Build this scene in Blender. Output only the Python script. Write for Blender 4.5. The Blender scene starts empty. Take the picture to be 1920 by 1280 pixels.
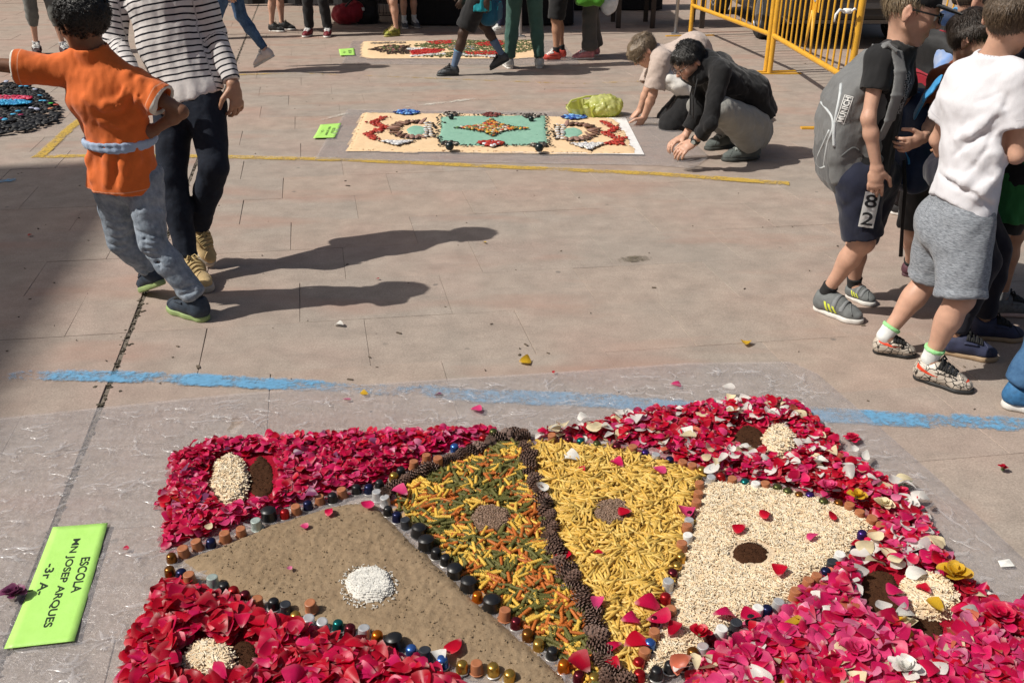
import bpy, math, random
import numpy as np
from mathutils import Vector, Matrix
sc = bpy.context.scene
COL = sc.collection
R = math.radians
rng = np.random.default_rng(7)
random.seed(7)

# ---------------------------------------------------------------- camera, sky, sun, exposure
CAM_H, PITCH, FPX = 1.6, R(26.3), 1700.0
cam_d = bpy.data.cameras.new('camera')
cam_d.sensor_width = 36.0
cam_d.lens = 36.0 * FPX / 1920.0
cam_d.clip_start, cam_d.clip_end = 0.05, 400
cam = bpy.data.objects.new('camera', cam_d)
COL.objects.link(cam)
cam.location = (0, 0, CAM_H)
cam.rotation_euler = (math.pi / 2 - PITCH, 0, 0)
sc.camera = cam

SUN_EL = R(48)
SUN_DIR = np.array([0.970, 0.2425])          # the way the shadows fall on the ground
world = bpy.data.worlds.new('World')
sc.world = world
world.use_nodes = True
wn = world.node_tree.nodes
sky = wn.new('ShaderNodeTexSky')
sky.sky_type = 'NISHITA'
sky.sun_disc = False
sky.air_density = 1.0
sky.dust_density = 5.0
sky.ozone_density = 0.2
sky.sun_elevation = SUN_EL
sky.sun_rotation = math.atan2(-SUN_DIR[0], -SUN_DIR[1])
bg = wn['Background']
bg.inputs['Strength'].default_value = 0.062
world.node_tree.links.new(sky.outputs[0], bg.inputs['Color'])
sun_d = bpy.data.lights.new('sun', 'SUN')
sun_d.energy = 4.2
sun_d.angle = R(0.53)
sun_d.color = (1.0, 0.955, 0.88)
sun = bpy.data.objects.new('sun', sun_d)
COL.objects.link(sun)
sdir = Vector((SUN_DIR[0] * math.cos(SUN_EL), SUN_DIR[1] * math.cos(SUN_EL), -math.sin(SUN_EL)))
sun.rotation_euler = sdir.to_track_quat('-Z', 'Y').to_euler()
sun.location = (-8, -3, 12)
sc.view_settings.view_transform = 'Standard'
sc.view_settings.look = 'None'
sc.view_settings.gamma = 1
sc.view_settings.exposure = 0.13
sc.view_settings.use_curve_mapping = False

# ---------------------------------------------------------------- measuring: photograph pixels (1920 x 1280) to places
CT, ST = math.cos(PITCH), math.sin(PITCH)
def ray(px, py):
    a, b = (px - 960) / FPX, -(py - 640) / FPX
    return np.array([a, CT + b * ST, -ST + b * CT])
def G(px, py, z=0.0):
    """point of the ground (or of height z) seen at a pixel"""
    r = ray(px, py); t = (z - CAM_H) / r[2]
    return np.array([r[0] * t, r[1] * t, z])
def P(px, py, Y):
    """point seen at a pixel, Y metres ahead"""
    r = ray(px, py); t = Y / r[1]
    return np.array([r[0] * t, Y, CAM_H + r[2] * t])
def proj(p):
    x, y, z = p[0], p[1], p[2] - CAM_H
    zc = y * CT - z * ST
    return 960 + FPX * x / zc, 640 - FPX * (y * ST + z * CT) / zc
def GP(pts, z=0.0):
    return np.array([G(x, y, z)[:2] for x, y in pts])

# ---------------------------------------------------------------- objects
def mesh_arrays(name, V, F, mats=(), col=None, smooth=False, attr=None):
    """mesh from numpy arrays; F is (m,3) or (m,4), or a list of polygons"""
    me = bpy.data.meshes.new(name)
    V = np.asarray(V, dtype=np.float32)
    if isinstance(F, np.ndarray) and F.ndim == 2:
        n, k = F.shape
        me.vertices.add(len(V)); me.vertices.foreach_set('co', V.ravel())
        me.loops.add(n * k); me.loops.foreach_set('vertex_index', F.astype(np.int32).ravel())
        me.polygons.add(n)
        me.polygons.foreach_set('loop_start', np.arange(0, n * k, k, dtype=np.int32))
        if smooth: me.polygons.foreach_set('use_smooth', np.ones(n, dtype=bool))
        me.update(calc_edges=True)
    else:
        me.from_pydata([tuple(map(float, v)) for v in V], [], [tuple(map(int, f)) for f in F])
        if smooth: me.polygons.foreach_set('use_smooth', np.ones(len(me.polygons), dtype=bool))
        me.update()
    if col is not None:
        a = me.color_attributes.new('Col', 'FLOAT_COLOR', 'POINT')
        c = np.ones((len(V), 4), dtype=np.float32); c[:, :3] = col
        a.data.foreach_set('color', c.ravel())
    if attr:
        for kname, vals in attr.items():
            a = me.attributes.new(kname, 'FLOAT', 'POINT')
            a.data.foreach_set('value', np.asarray(vals, dtype=np.float32))
    for m in (mats if isinstance(mats, (list, tuple)) else [mats]):
        me.materials.append(m)
    return me
def link(name, me, parent=None, loc=None, rot=None, scale=None):
    o = bpy.data.objects.new(name, me); COL.objects.link(o)
    if parent is not None: o.parent = parent
    if loc is not None: o.location = loc
    if rot is not None: o.rotation_euler = rot
    if scale is not None: o.scale = scale if hasattr(scale, '__len__') else (scale,) * 3
    return o
def tag(o, label=None, cat=None, group=None, kind=None):
    if label: o['label'] = label
    if cat: o['category'] = cat
    if group: o['group'] = group
    if kind: o['kind'] = kind
    return o
def thing(name, label, cat, loc=(0, 0, 0), rz=0.0, group=None):
    o = bpy.data.objects.new(name, None); COL.objects.link(o)
    o.empty_display_size = 0.1
    o.location = loc; o.rotation_euler = (0, 0, rz)
    return tag(o, label, cat, group)

class Soup:
    """collects polygons of one part"""
    def __init__(s): s.V, s.F, s.n = [], [], 0
    def add(s, V, F):
        V = np.asarray(V, float); s.V.append(V)
        s.F += [tuple(int(i) + s.n for i in f) for f in F]; s.n += len(V); return s
    def box(s, c, size, rz=0.0, M=None, bev=0.0):
        hx, hy, hz = [v / 2 for v in size]
        if bev <= 0:
            v = np.array([(x, y, z) for x in (-hx, hx) for y in (-hy, hy) for z in (-hz, hz)])
            f = [(0, 1, 3, 2), (4, 6, 7, 5), (0, 4, 5, 1), (2, 3, 7, 6), (0, 2, 6, 4), (1, 5, 7, 3)]
        else:
            b = min(bev, hx * .9, hy * .9, hz * .9)
            v, f = [], []
            ring = lambda ix, iy, z: [(-ix, -iy, z), (ix, -iy, z), (ix, iy, z), (-ix, iy, z)]
            def ring8(hx_, hy_, z):
                return [(-hx_ + b, -hy_, z), (hx_ - b, -hy_, z), (hx_, -hy_ + b, z), (hx_, hy_ - b, z),
                        (hx_ - b, hy_, z), (-hx_ + b, hy_, z), (-hx_, hy_ - b, z), (-hx_, -hy_ + b, z)]
            rs = [ring8(hx - b, hy - b, -hz), ring8(hx, hy, -hz + b), ring8(hx, hy, hz - b), ring8(hx - b, hy - b, hz)]
            v = np.array([p for r_ in rs for p in r_])
            for i in range(3):
                for j in range(8):
                    f.append((i * 8 + j, i * 8 + (j + 1) % 8, (i + 1) * 8 + (j + 1) % 8, (i + 1) * 8 + j))
            f.append(tuple(range(7, -1, -1))); f.append(tuple(range(24, 32)))
        if M is not None: v = v @ np.asarray(M).T
        elif rz:
            c_, s_ = math.cos(rz), math.sin(rz); v = v @ np.array([[c_, -s_, 0], [s_, c_, 0], [0, 0, 1]]).T
        return s.add(v + np.asarray(c), f)
    def tube(s, pts, r, n=10, cap=True):
        pts = [np.asarray(p, float) for p in pts]; k = len(pts)
        rr = [r] * k if not hasattr(r, '__len__') else r
        V = []; prev = None
        for i in range(k):
            t = pts[min(i + 1, k - 1)] - pts[max(i - 1, 0)]; t = t / (np.linalg.norm(t) + 1e-9)
            if prev is None:
                a = np.array([0, 0, 1.0]) if abs(t[2]) < .9 else np.array([1.0, 0, 0])
            else: a = prev
            u = a - t * np.dot(a, t); u /= np.linalg.norm(u); w = np.cross(t, u); prev = u
            for j in range(n):
                an = 2 * math.pi * j / n
                V.append(pts[i] + rr[i] * (math.cos(an) * u + math.sin(an) * w))
        F = [(i * n + j, i * n + (j + 1) % n, (i + 1) * n + (j + 1) % n, (i + 1) * n + j) for i in range(k - 1) for j in range(n)]
        if cap: F += [tuple(range(n - 1, -1, -1)), tuple(range((k - 1) * n, k * n))]
        return s.add(V, F)
    def lathe(s, prof, n=20, c=(0, 0, 0), cap=True):
        V = []
        for (r, z) in prof:
            for j in range(n):
                a = 2 * math.pi * j / n; V.append((r * math.cos(a), r * math.sin(a), z))
        k = len(prof)
        F = [(i * n + j, i * n + (j + 1) % n, (i + 1) * n + (j + 1) % n, (i + 1) * n + j) for i in range(k - 1) for j in range(n)]
        if cap: F += [tuple(range(n - 1, -1, -1)), tuple(range((k - 1) * n, k * n))]
        return s.add(np.array(V) + np.asarray(c), F)
    def mesh(s, name, mats, smooth=False):
        me = mesh_arrays(name, np.concatenate(s.V), s.F, mats, smooth=smooth)
        return me
    def obj(s, name, mats, parent=None, smooth=False, loc=None, sharp=None):
        me = s.mesh(name, mats, smooth)
        if smooth and sharp:
            try: me.set_sharp_from_angle(angle=R(sharp))
            except Exception: pass
        return link(name, me, parent, loc)

# ---------------------------------------------------------------- materials
def new_mat(name):
    m = bpy.data.materials.new(name); m.use_nodes = True
    nt = m.node_tree; b = nt.nodes['Principled BSDF']
    return m, nt, b
def nd(nt, t, **kw):
    n = nt.nodes.new(t)
    for k, v in kw.items():
        if k in n.inputs: n.inputs[k].default_value = v
        else: setattr(n, k, v)
    return n
def rgba(c): return (c[0], c[1], c[2], 1.0)
def noise(nt, scale, detail=3.0, rough=0.55, coord='Object', vec_scale=None, dist=0.0):
    tc = nd(nt, 'ShaderNodeTexCoord')
    src = tc.outputs[coord]
    if coord == 'World':
        pass
    if vec_scale is not None:
        mp = nd(nt, 'ShaderNodeMapping'); mp.inputs['Scale'].default_value = vec_scale
        nt.links.new(src, mp.inputs[0]); src = mp.outputs[0]
    n = nd(nt, 'ShaderNodeTexNoise', Scale=scale, Detail=detail, Roughness=rough, Distortion=dist)
    nt.links.new(src, n.inputs['Vector'])
    return n
def gnoise(nt, scale, detail=3.0, rough=0.55, vec_scale=None):
    g = nd(nt, 'ShaderNodeNewGeometry'); src = g.outputs['Position']
    if vec_scale is not None:
        mp = nd(nt, 'ShaderNodeMapping'); mp.inputs['Scale'].default_value = vec_scale
        nt.links.new(src, mp.inputs[0]); src = mp.outputs[0]
    n = nd(nt, 'ShaderNodeTexNoise', Scale=scale, Detail=detail, Roughness=rough)
    nt.links.new(src, n.inputs['Vector']); return n
def ramp(nt, src, stops):
    r = nd(nt, 'ShaderNodeValToRGB'); e = r.color_ramp.elements
    while len(e) < len(stops): e.new(0.5)
    for i, (p, c) in enumerate(stops):
        e[i].position = p; e[i].color = rgba(c) if hasattr(c, '__len__') else (c, c, c, 1)
    nt.links.new(src, r.inputs[0]); return r
def mixc(nt, fac, a, b, mode='MIX'):
    m = nd(nt, 'ShaderNodeMix'); m.data_type = 'RGBA'; m.blend_type = mode
    for inp, v in ((m.inputs[0], fac), (m.inputs[6], a), (m.inputs[7], b)):
        if hasattr(v, 'is_output') or hasattr(v, 'links'): nt.links.new(v, inp)
        elif hasattr(v, '__len__'): inp.default_value = rgba(v)
        else: inp.default_value = v
    return m.outputs[2]
def math_(nt, op, a, b=None, clamp=False):
    m = nd(nt, 'ShaderNodeMath'); m.operation = op; m.use_clamp = clamp
    for i, v in enumerate((a, b)):
        if v is None: continue
        if hasattr(v, 'is_output'): nt.links.new(v, m.inputs[i])
        else: m.inputs[i].default_value = v
    return m.outputs[0]
def bump(nt, b, h, strength=0.3, dist=0.002, prev=None):
    bp = nd(nt, 'ShaderNodeBump', Strength=strength, Distance=dist)
    nt.links.new(h, bp.inputs['Height'])
    if prev is not None: nt.links.new(prev, bp.inputs['Normal'])
    nt.links.new(bp.outputs[0], b.inputs['Normal']); return bp.outputs[0]
_mats = {}
def plain(name, c, rough=0.6, metal=0.0, spec=0.5, var=0.12, vscale=30.0, bmp=0.15, bscale=150.0, bdist=0.001, sheen=0.0, coat=0.0):
    """paint, plastic, skin ...: a colour with slight mottling and fine relief"""
    if name in _mats: return _mats[name]
    m, nt, b = new_mat(name)
    n = noise(nt, vscale, 4)
    lo, hi = [max(0, v * (1 - var)) for v in c], [min(1, v * (1 + var)) for v in c]
    r = ramp(nt, n.outputs['Fac'], [(0.3, lo), (0.7, hi)])
    nt.links.new(r.outputs[0], b.inputs['Base Color'])
    b.inputs['Roughness'].default_value = rough; b.inputs['Metallic'].default_value = metal
    b.inputs['Specular IOR Level'].default_value = spec
    if sheen: b.inputs['Sheen Weight'].default_value = sheen
    if coat: b.inputs['Coat Weight'].default_value = coat
    if bmp:
        n2 = noise(nt, bscale, 3); bump(nt, b, n2.outputs['Fac'], bmp, bdist)
    _mats[name] = m
    return m
def cloth(name, c, var=0.18, weave=900.0, rough=0.85, fold=0.35, c2=None, sheen=0.15):
    """fabric: mottled colour, thread relief and small creases"""
    if name in _mats: return _mats[name]
    m, nt, b = new_mat(name)
    n = noise(nt, 14.0, 5, 0.6)
    lo = c2 if c2 is not None else [v * (1 - var) for v in c]
    hi = [min(1, v * (1 + var * .6)) for v in c]
    r = ramp(nt, n.outputs['Fac'], [(0.32, lo), (0.66, hi)])
    n3 = noise(nt, 500.0, 2)
    colr = mixc(nt, 0.25, r.outputs[0], ramp(nt, n3.outputs['Fac'], [(0.3, [v * .6 for v in c]), (0.7, hi)]).outputs[0])
    nt.links.new(colr, b.inputs['Base Color'])
    b.inputs['Roughness'].default_value = rough
    b.inputs['Specular IOR Level'].default_value = 0.25
    b.inputs['Sheen Weight'].default_value = sheen
    nf = noise(nt, 26.0, 2, 0.5, dist=0.3, vec_scale=(1, 1, .4)); p = bump(nt, b, nf.outputs['Fac'], fold * .7, 0.010)
    nf2 = noise(nt, 48.0, 3, .55, vec_scale=(1, 1, .4)); p = bump(nt, b, nf2.outputs['Fac'], fold * .55, .006, p)
    nw = noise(nt, weave, 2); bump(nt, b, nw.outputs['Fac'], 0.2, 0.001, p)
    _mats[name] = m
    return m
def vcol(name, rough=0.5, spec=0.4, transl=0.0, bmp=0.1, bscale=200.0, metal=0.0, sheen=0.0):
    """things whose colour is stored on the mesh"""
    if name in _mats: return _mats[name]
    m, nt, b = new_mat(name)
    a = nd(nt, 'ShaderNodeAttribute'); a.attribute_name = 'Col'
    n = noise(nt, bscale * .3, 3)
    c = mixc(nt, 1.0, a.outputs['Color'], ramp(nt, n.outputs['Fac'], [(0.25, 0.78), (0.75, 1.0)]).outputs[0], 'MULTIPLY')
    nt.links.new(c, b.inputs['Base Color'])
    b.inputs['Roughness'].default_value = rough; b.inputs['Specular IOR Level'].default_value = spec
    b.inputs['Metallic'].default_value = metal
    if sheen: b.inputs['Sheen Weight'].default_value = sheen
    if bmp:
        n2 = noise(nt, bscale, 3); bump(nt, b, n2.outputs['Fac'], bmp, 0.001)
    if transl > 0:
        t = nd(nt, 'ShaderNodeBsdfTranslucent'); nt.links.new(c, t.inputs[0])
        mx = nd(nt, 'ShaderNodeMixShader'); mx.inputs[0].default_value = transl
        nt.links.new(b.outputs[0], mx.inputs[1]); nt.links.new(t.outputs[0], mx.inputs[2])
        nt.links.new(mx.outputs[0], nt.nodes['Material Output'].inputs['Surface'])
    _mats[name] = m
    return m
# ================================================================ GROUND
def paving_material():
    m, nt, b = new_mat('paving')
    oi = nd(nt, 'ShaderNodeObjectInfo')
    big = gnoise(nt, 0.9, 4, 0.6); mid = gnoise(nt, 7.0, 5, 0.65); fine = gnoise(nt, 160.0, 3, 0.7); grit = gnoise(nt, 420.0, 2)
    c = ramp(nt, big.outputs['Fac'], [(0.35, (0.358, 0.306, 0.260)), (0.5, (0.378, 0.312, 0.262)), (0.66, (0.392, 0.298, 0.250))]).outputs[0]
    c = mixc(nt, 0.55, c, mixc(nt, 1.0, c, ramp(nt, mid.outputs['Fac'], [(0.3, 0.66), (0.7, 1.20)]).outputs[0], 'MULTIPLY'))
    c = mixc(nt, 1.0, c, ramp(nt, fine.outputs['Fac'], [(0.3, 0.74), (0.7, 1.16)]).outputs[0], 'MULTIPLY')
    c = mixc(nt, 0.30, c, mixc(nt, 1.0, c, ramp(nt, grit.outputs['Fac'], [(0.3, 0.55), (0.7, 1.3)]).outputs[0], 'MULTIPLY'))
    tint = ramp(nt, oi.outputs['Random'], [(0.0, (0.955, 0.965, 0.97)), (0.5, (1.0, 1.0, 1.0)), (1.0, (1.035, 0.99, 0.965))]).outputs[0]
    c = mixc(nt, 1.0, c, tint, 'MULTIPLY')
    # rubbed brick-red patches, grey scuffs along the tread, gum spots
    red = gnoise(nt, 1.3, 3, 0.5, (0.7, 2.0, 1)); rm = ramp(nt, red.outputs['Fac'], [(0.55, 0), (0.76, 0.6)]).outputs[0]
    c = mixc(nt, rm, c, (0.36, 0.20, 0.15))
    sc_ = gnoise(nt, 5.0, 5, 0.7, (1.0, 4.0, 1)); sm = ramp(nt, sc_.outputs['Fac'], [(0.54, 0), (0.74, 0.34)]).outputs[0]
    c = mixc(nt, sm, c, (0.20, 0.175, 0.15))
    g = nd(nt, 'ShaderNodeNewGeometry')
    vo = nd(nt, 'ShaderNodeTexVoronoi', Scale=3.9, Randomness=1.0); nt.links.new(g.outputs['Position'], vo.inputs['Vector'])
    wob = gnoise(nt, 45.0, 2)
    dd = math_(nt, 'ADD', vo.outputs['Distance'], math_(nt, 'MULTIPLY', wob.outputs['Fac'], 0.05))
    gm = ramp(nt, dd, [(0.062, 0.6), (0.085, 0.0)]).outputs[0]
    pick = ramp(nt, vo.outputs['Color'], [(0.36, 0), (0.42, 1)]).outputs[0]
    c = mixc(nt, math_(nt, 'MULTIPLY', gm, pick), c, (0.12, 0.11, 0.10))
    nt.links.new(c, b.inputs['Base Color'])
    b.inputs['Roughness'].default_value = 0.82; b.inputs['Specular IOR Level'].default_value = 0.3
    p = bump(nt, b, mid.outputs['Fac'], 0.25, 0.006)
    p = bump(nt, b, fine.outputs['Fac'], 0.35, 0.0015, p)
    return m
M_PAVE = paving_material()
M_JOINT = plain('joint_dirt', (0.15, 0.125, 0.10), 0.95, var=0.4, vscale=60, bmp=0.5, bscale=90, bdist=0.004)

plaza = link('pavement', mesh_arrays('pavement', [(-60, -20, -0.0042), (60, -20, -0.0042), (60, 70, -0.0042), (-60, 70, -0.0042)], [(0, 1, 2, 3)], M_JOINT))
tag(plaza, kind='structure')
ROW_S, ROW_H, ROW_0, BX = 0.14, 0.443, 0.435, -0.207      # row slope, row spacing, first row, lean of the cross joints
SLAB_W = 0.63
def crack_x(y): return -0.865 + BX * y
def slab_mesh(poly):
    """a slab: chamfered top, sides down to the bed; poly is 4 corners (x, y)"""
    poly = np.asarray(poly, float); c = poly.mean(0)
    def inset(d):
        out = []
        for i in range(4):
            a, b_, e = poly[i - 1], poly[i], poly[(i + 1) % 4]
            u = (a - b_) / (np.linalg.norm(a - b_) + 1e-9); w = (e - b_) / (np.linalg.norm(e - b_) + 1e-9)
            sn = abs(u[0] * w[1] - u[1] * w[0]) + 1e-6
            out.append(b_ + (u + w) * d / sn)
        return np.array(out)
    a, b_ = inset(0.0005), inset(0.0017)
    V = [(x, y, -0.016) for x, y in a] + [(x, y, -0.0013) for x, y in a] + [(x, y, 0) for x, y in b_]
    F = []
    for k in (0, 4):
        for i in range(4): F.append((k + i, k + (i + 1) % 4, k + 4 + (i + 1) % 4, k + 4 + i))
    F.append((8, 9, 10, 11))
    return np.array(V), F
full = np.array([(0, 0), (SLAB_W, SLAB_W * ROW_S), (SLAB_W + BX * ROW_H, SLAB_W * ROW_S + ROW_H), (BX * ROW_H, ROW_H)])
fv, ff = slab_mesh(full)
SLAB_ME = mesh_arrays('paving_slab', fv, ff, M_PAVE)
far = Soup(); n_slab = 0
def row_pt(x, k):
    """point of row line k whose cross-joint runs through x at the row's own base line"""
    return np.array([x, ROW_0 + ROW_H * k + ROW_S * x])
for k in range(-1, 62):
    # crossing of the expansion joint with this row's base line
    y0 = ROW_0 + ROW_H * k
    xc = (-0.865 + BX * y0) / (1 - BX * ROW_S)
    off = [0.30, 0.62][k % 2] + 0.06 * math.sin(k * 2.1)
    xs_r = [xc + 0.009] + [xc + off + i * SLAB_W for i in range(0, 34)]
    xs_l = [xc - 0.009] + [xc - [0.52, 0.25][k % 2] - i * SLAB_W for i in range(0, 30)]
    cells = [(xs_r[i], xs_r[i + 1]) for i in range(len(xs_r) - 1)] + [(xs_l[i + 1], xs_l[i]) for i in range(len(xs_l) - 1)]
    for (xa, xb) in cells:
        a = row_pt(xa, k); b_ = row_pt(xb, k)
        lean = np.array([BX * ROW_H, ROW_H + ROW_S * BX * ROW_H])
        quad = [a, b_, b_ + lean, a + lean]
        ctr = np.mean(quad, 0)
        seen = False; size = 0
        if ctr[1] > 0.9:
            pp = [proj((q[0], q[1], 0)) for q in quad]
            ys = [p[1] for p in pp]; xs = [p[0] for p in pp]
            seen = max(xs) > -10 and min(xs) < 1930 and max(ys) > -10 and min(ys) < 1290
            size = max(ys) - min(ys)
        dz = 0.0012 * math.sin(k * 12.9 + xa * 7.7)
        if seen and size > 16 and n_slab < 298:
            n_slab += 1
            if abs((xb - xa) - SLAB_W) < 1e-6:
                link('paving_slab', SLAB_ME, plaza, loc=(a[0], a[1], dz))
            else:
                v, f = slab_mesh(np.array(quad) - a)
                link('paving_slab', mesh_arrays('paving_slab', v, f, M_PAVE), plaza, loc=(a[0], a[1], dz))
        elif ctr[1] > -3 and abs(ctr[0]) < 16:
            v, f = slab_mesh(np.array(quad)); v[:, 2] += dz; far.add(v, f)
tag(far.obj('paving_slabs', M_PAVE, plaza), kind='stuff')
outer = Soup()
for (x0, y0, x1, y1) in ((-60, -20, -15.4, 70), (15.4, -20, 60, 70), (-15.4, 24.2, 15.4, 70), (-15.4, -20, 15.4, -5.2)):
    outer.add([(x0, y0, -0.006), (x1, y0, -0.006), (x1, y1, -0.006), (x0, y1, -0.006)], [(0, 1, 2, 3)])
tag(outer.obj('ground', M_PAVE), kind='structure')
# dirt, straws and weeds in the wide expansion joint
dirt = Soup()
for i in range(900):
    y = 1.2 + 12 * rng.random() ** 1.7
    x = crack_x(y) + rng.normal(0, 0.006)
    if rng.random() < 0.25: x += rng.normal(0, 0.02)
    r_ = rng.uniform(0.002, 0.0065)
    dirt.box((x, y, -0.0030 + r_ * .5), (r_ * rng.uniform(.8, 2.4), r_ * rng.uniform(.8, 2.2), r_), rz=rng.uniform(0, 3))
tag(dirt.obj('joint_dirt', plain('dirt_bits', (0.07, 0.058, 0.04), 0.95, var=0.5, vscale=40), plaza), kind='stuff')

# ---------------------------------------------------------------- painted lines
def paint_material(name, c, wear):
    m, nt, b = new_mat(name)
    n1 = gnoise(nt, 6.0, 6, 0.72); n2 = gnoise(nt, 60.0, 4, 0.7)
    a = nd(nt, 'ShaderNodeAttribute'); a.attribute_name = 'wear'
    f = math_(nt, 'ADD', math_(nt, 'MULTIPLY', n1.outputs['Fac'], 0.62), math_(nt, 'MULTIPLY', n2.outputs['Fac'], 0.38))
    f = math_(nt, 'SUBTRACT', f, a.outputs['Fac'])
    al = ramp(nt, f, [(wear - 0.06, 0), (wear + 0.10, 0.86)]).outputs[0]
    cc = mixc(nt, 0.5, c, mixc(nt, 1.0, c, ramp(nt, n2.outputs['Fac'], [(0.3, 0.6), (0.7, 1.15)]).outputs[0], 'MULTIPLY'))
    nt.links.new(cc, b.inputs['Base Color']); nt.links.new(al, b.inputs['Alpha'])
    b.inputs['Roughness'].default_value = 0.7
    bump(nt, b, n2.outputs['Fac'], 0.3, 0.0015)
    return m
M_YEL = paint_material('yellow_paint', (0.58, 0.38, 0.06), 0.42)
M_BLUE = paint_material('blue_paint', (0.14, 0.37, 0.60), 0.41)
M_WHT = paint_material('white_paint', (0.70, 0.66, 0.58), 0.47)
def line_strip(name, pts, w, mat, z=0.0045, wear=None, closed=False):
    """painted strip through pixel points; wear 0 fresh .. 0.3 worn away"""
    g = [G(*p)[:2] for p in pts]; dense, wr = [], []
    for i in range(len(g) - 1):
        n = max(2, int(np.linalg.norm(g[i + 1] - g[i]) / 0.06))
        for j in range(n):
            t = j / n; dense.append(g[i] * (1 - t) + g[i + 1] * t)
            wr.append((wear[i] * (1 - t) + wear[i + 1] * t) if wear else 0.0)
    dense.append(g[-1]); wr.append(wear[-1] if wear else 0.0)
    V, A = [], []
    for i, p in enumerate(dense):
        t = dense[min(i + 1, len(dense) - 1)] - dense[max(i - 1, 0)]; t /= np.linalg.norm(t)
        nrm = np.array([-t[1], t[0]])
        for s_, ex in ((-.5, .12), (-.3, 0), (.3, 0), (.5, .12)):
            q = p + nrm * w * s_; V.append((q[0], q[1], z)); A.append(wr[i] + ex)
    F = [(i * 4 + j, i * 4 + j + 1, i * 4 + 5 + j, i * 4 + 4 + j) for i in range(len(dense) - 1) for j in range(3)]
    o = link(name, mesh_arrays(name, V, F, mat, attr={'wear': A}))
    return tag(o, kind='structure')
line_strip('painted_line', [(62, 294), (330, 293), (640, 300), (880, 311), (1060, 319), (1230, 327), (1480, 345)], 0.095, M_YEL,
           wear=[.02, .03, .0, 0.0, .04, .0, -.02])
line_strip('painted_line', [(72, 296), (130, 243), (175, 205)], 0.085, M_YEL, wear=[-.02, 0, .1], z=0.0050)
line_strip('painted_line', [(440, 141), (560, 138), (820, 148), (1080, 158), (1290, 150)], 0.06, M_YEL, wear=[.02, .14, .10, .12, .15])
line_strip('painted_line', [(-60, 716), (50, 704), (210, 706), (380, 713), (540, 722), (640, 728), (790, 735)], 0.095, M_BLUE, wear=[.22, .09, .04, .02, .05, .11, .12])
line_strip('painted_line', [(780, 734), (930, 745), (1130, 752), (1290, 765), (1480, 775), (1660, 786), (1950, 797)], 0.105, M_BLUE, wear=[.10, .0, .0, .01, -.02, 0.02, .08])
line_strip('ground_stain', [(1158, 489), (1185, 487), (1222, 484)], .085, paint_material('damp_stain', (.15, .125, .085), .46), wear=[.12, -.02, .10], z=.0045)
line_strip('painted_line', [(-10, 342), (30, 338)], 0.09, M_BLUE, wear=[.05, .1])
line_strip('painted_line', [(425, 296), (700, 297)], 0.05, M_WHT, wear=[.06, .12], z=0.0056)
line_strip('painted_line', [(575, 232), (650, 214), (735, 210)], 0.06, M_WHT, wear=[.1, .02, .1])
line_strip('painted_line', [(760, 202), (860, 190), (900, 184)], 0.09, M_WHT, wear=[.1, .02, .1])
# ================================================================ BUILDING THAT THROWS THE SHADE ON THE LEFT
def building_left():
    h = 15.6; L = h / math.tan(SUN_EL)
    tip = np.array([G(250, 300)[0], G(250, 300)[1]])
    c = tip - SUN_DIR * L
    u = np.array([0.2, -1.0]); u /= np.linalg.norm(u); v = np.array([-1.0, -0.2]); v /= np.linalg.norm(v)
    b = thing('apartment_building', 'plain rendered apartment block beside the square that shades its edge', 'building', (c[0], c[1], 0))
    wall = plain('render_wall', (0.42, 0.36, 0.29), 0.9, var=0.1, vscale=2, bmp=0.3, bscale=30)
    M = np.array([[u[0], v[0], 0], [u[1], v[1], 0], [0, 0, 1]])
    s = Soup(); s.box((u[0] * 9 + v[0] * 6, u[1] * 9 + v[1] * 6, h / 2), (18, 12, h), M=M); s.obj('wall', wall, b)
    s = Soup(); s.box((u[0] * 9 + v[0] * 6, u[1] * 9 + v[1] * 6, h + 0.06), (18.0, 12.0, 0.12), M=M); s.obj('roof', wall, b)
    gl = plain('dark_glass', (0.03, 0.035, 0.04), 0.1, var=0.1, bmp=0)
    fr = plain('window_frame', (0.5, 0.48, 0.44), 0.6)
    for i in range(5):
        for j in range(3):
            cc = u * (2.2 + i * 3.3); z = 2.2 + j * 3.4
            w = Soup(); w.box((cc[0] - v[0] * 0.03, cc[1] - v[1] * 0.03, z), (1.3, 0.10, 1.5), M=M); o = w.obj('window', fr, b)
            w = Soup(); w.box((cc[0] - v[0] * 0.07, cc[1] - v[1] * 0.07, z), (1.1, 0.04, 1.3), M=M); w.obj('pane', gl, o)
building_left()

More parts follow.
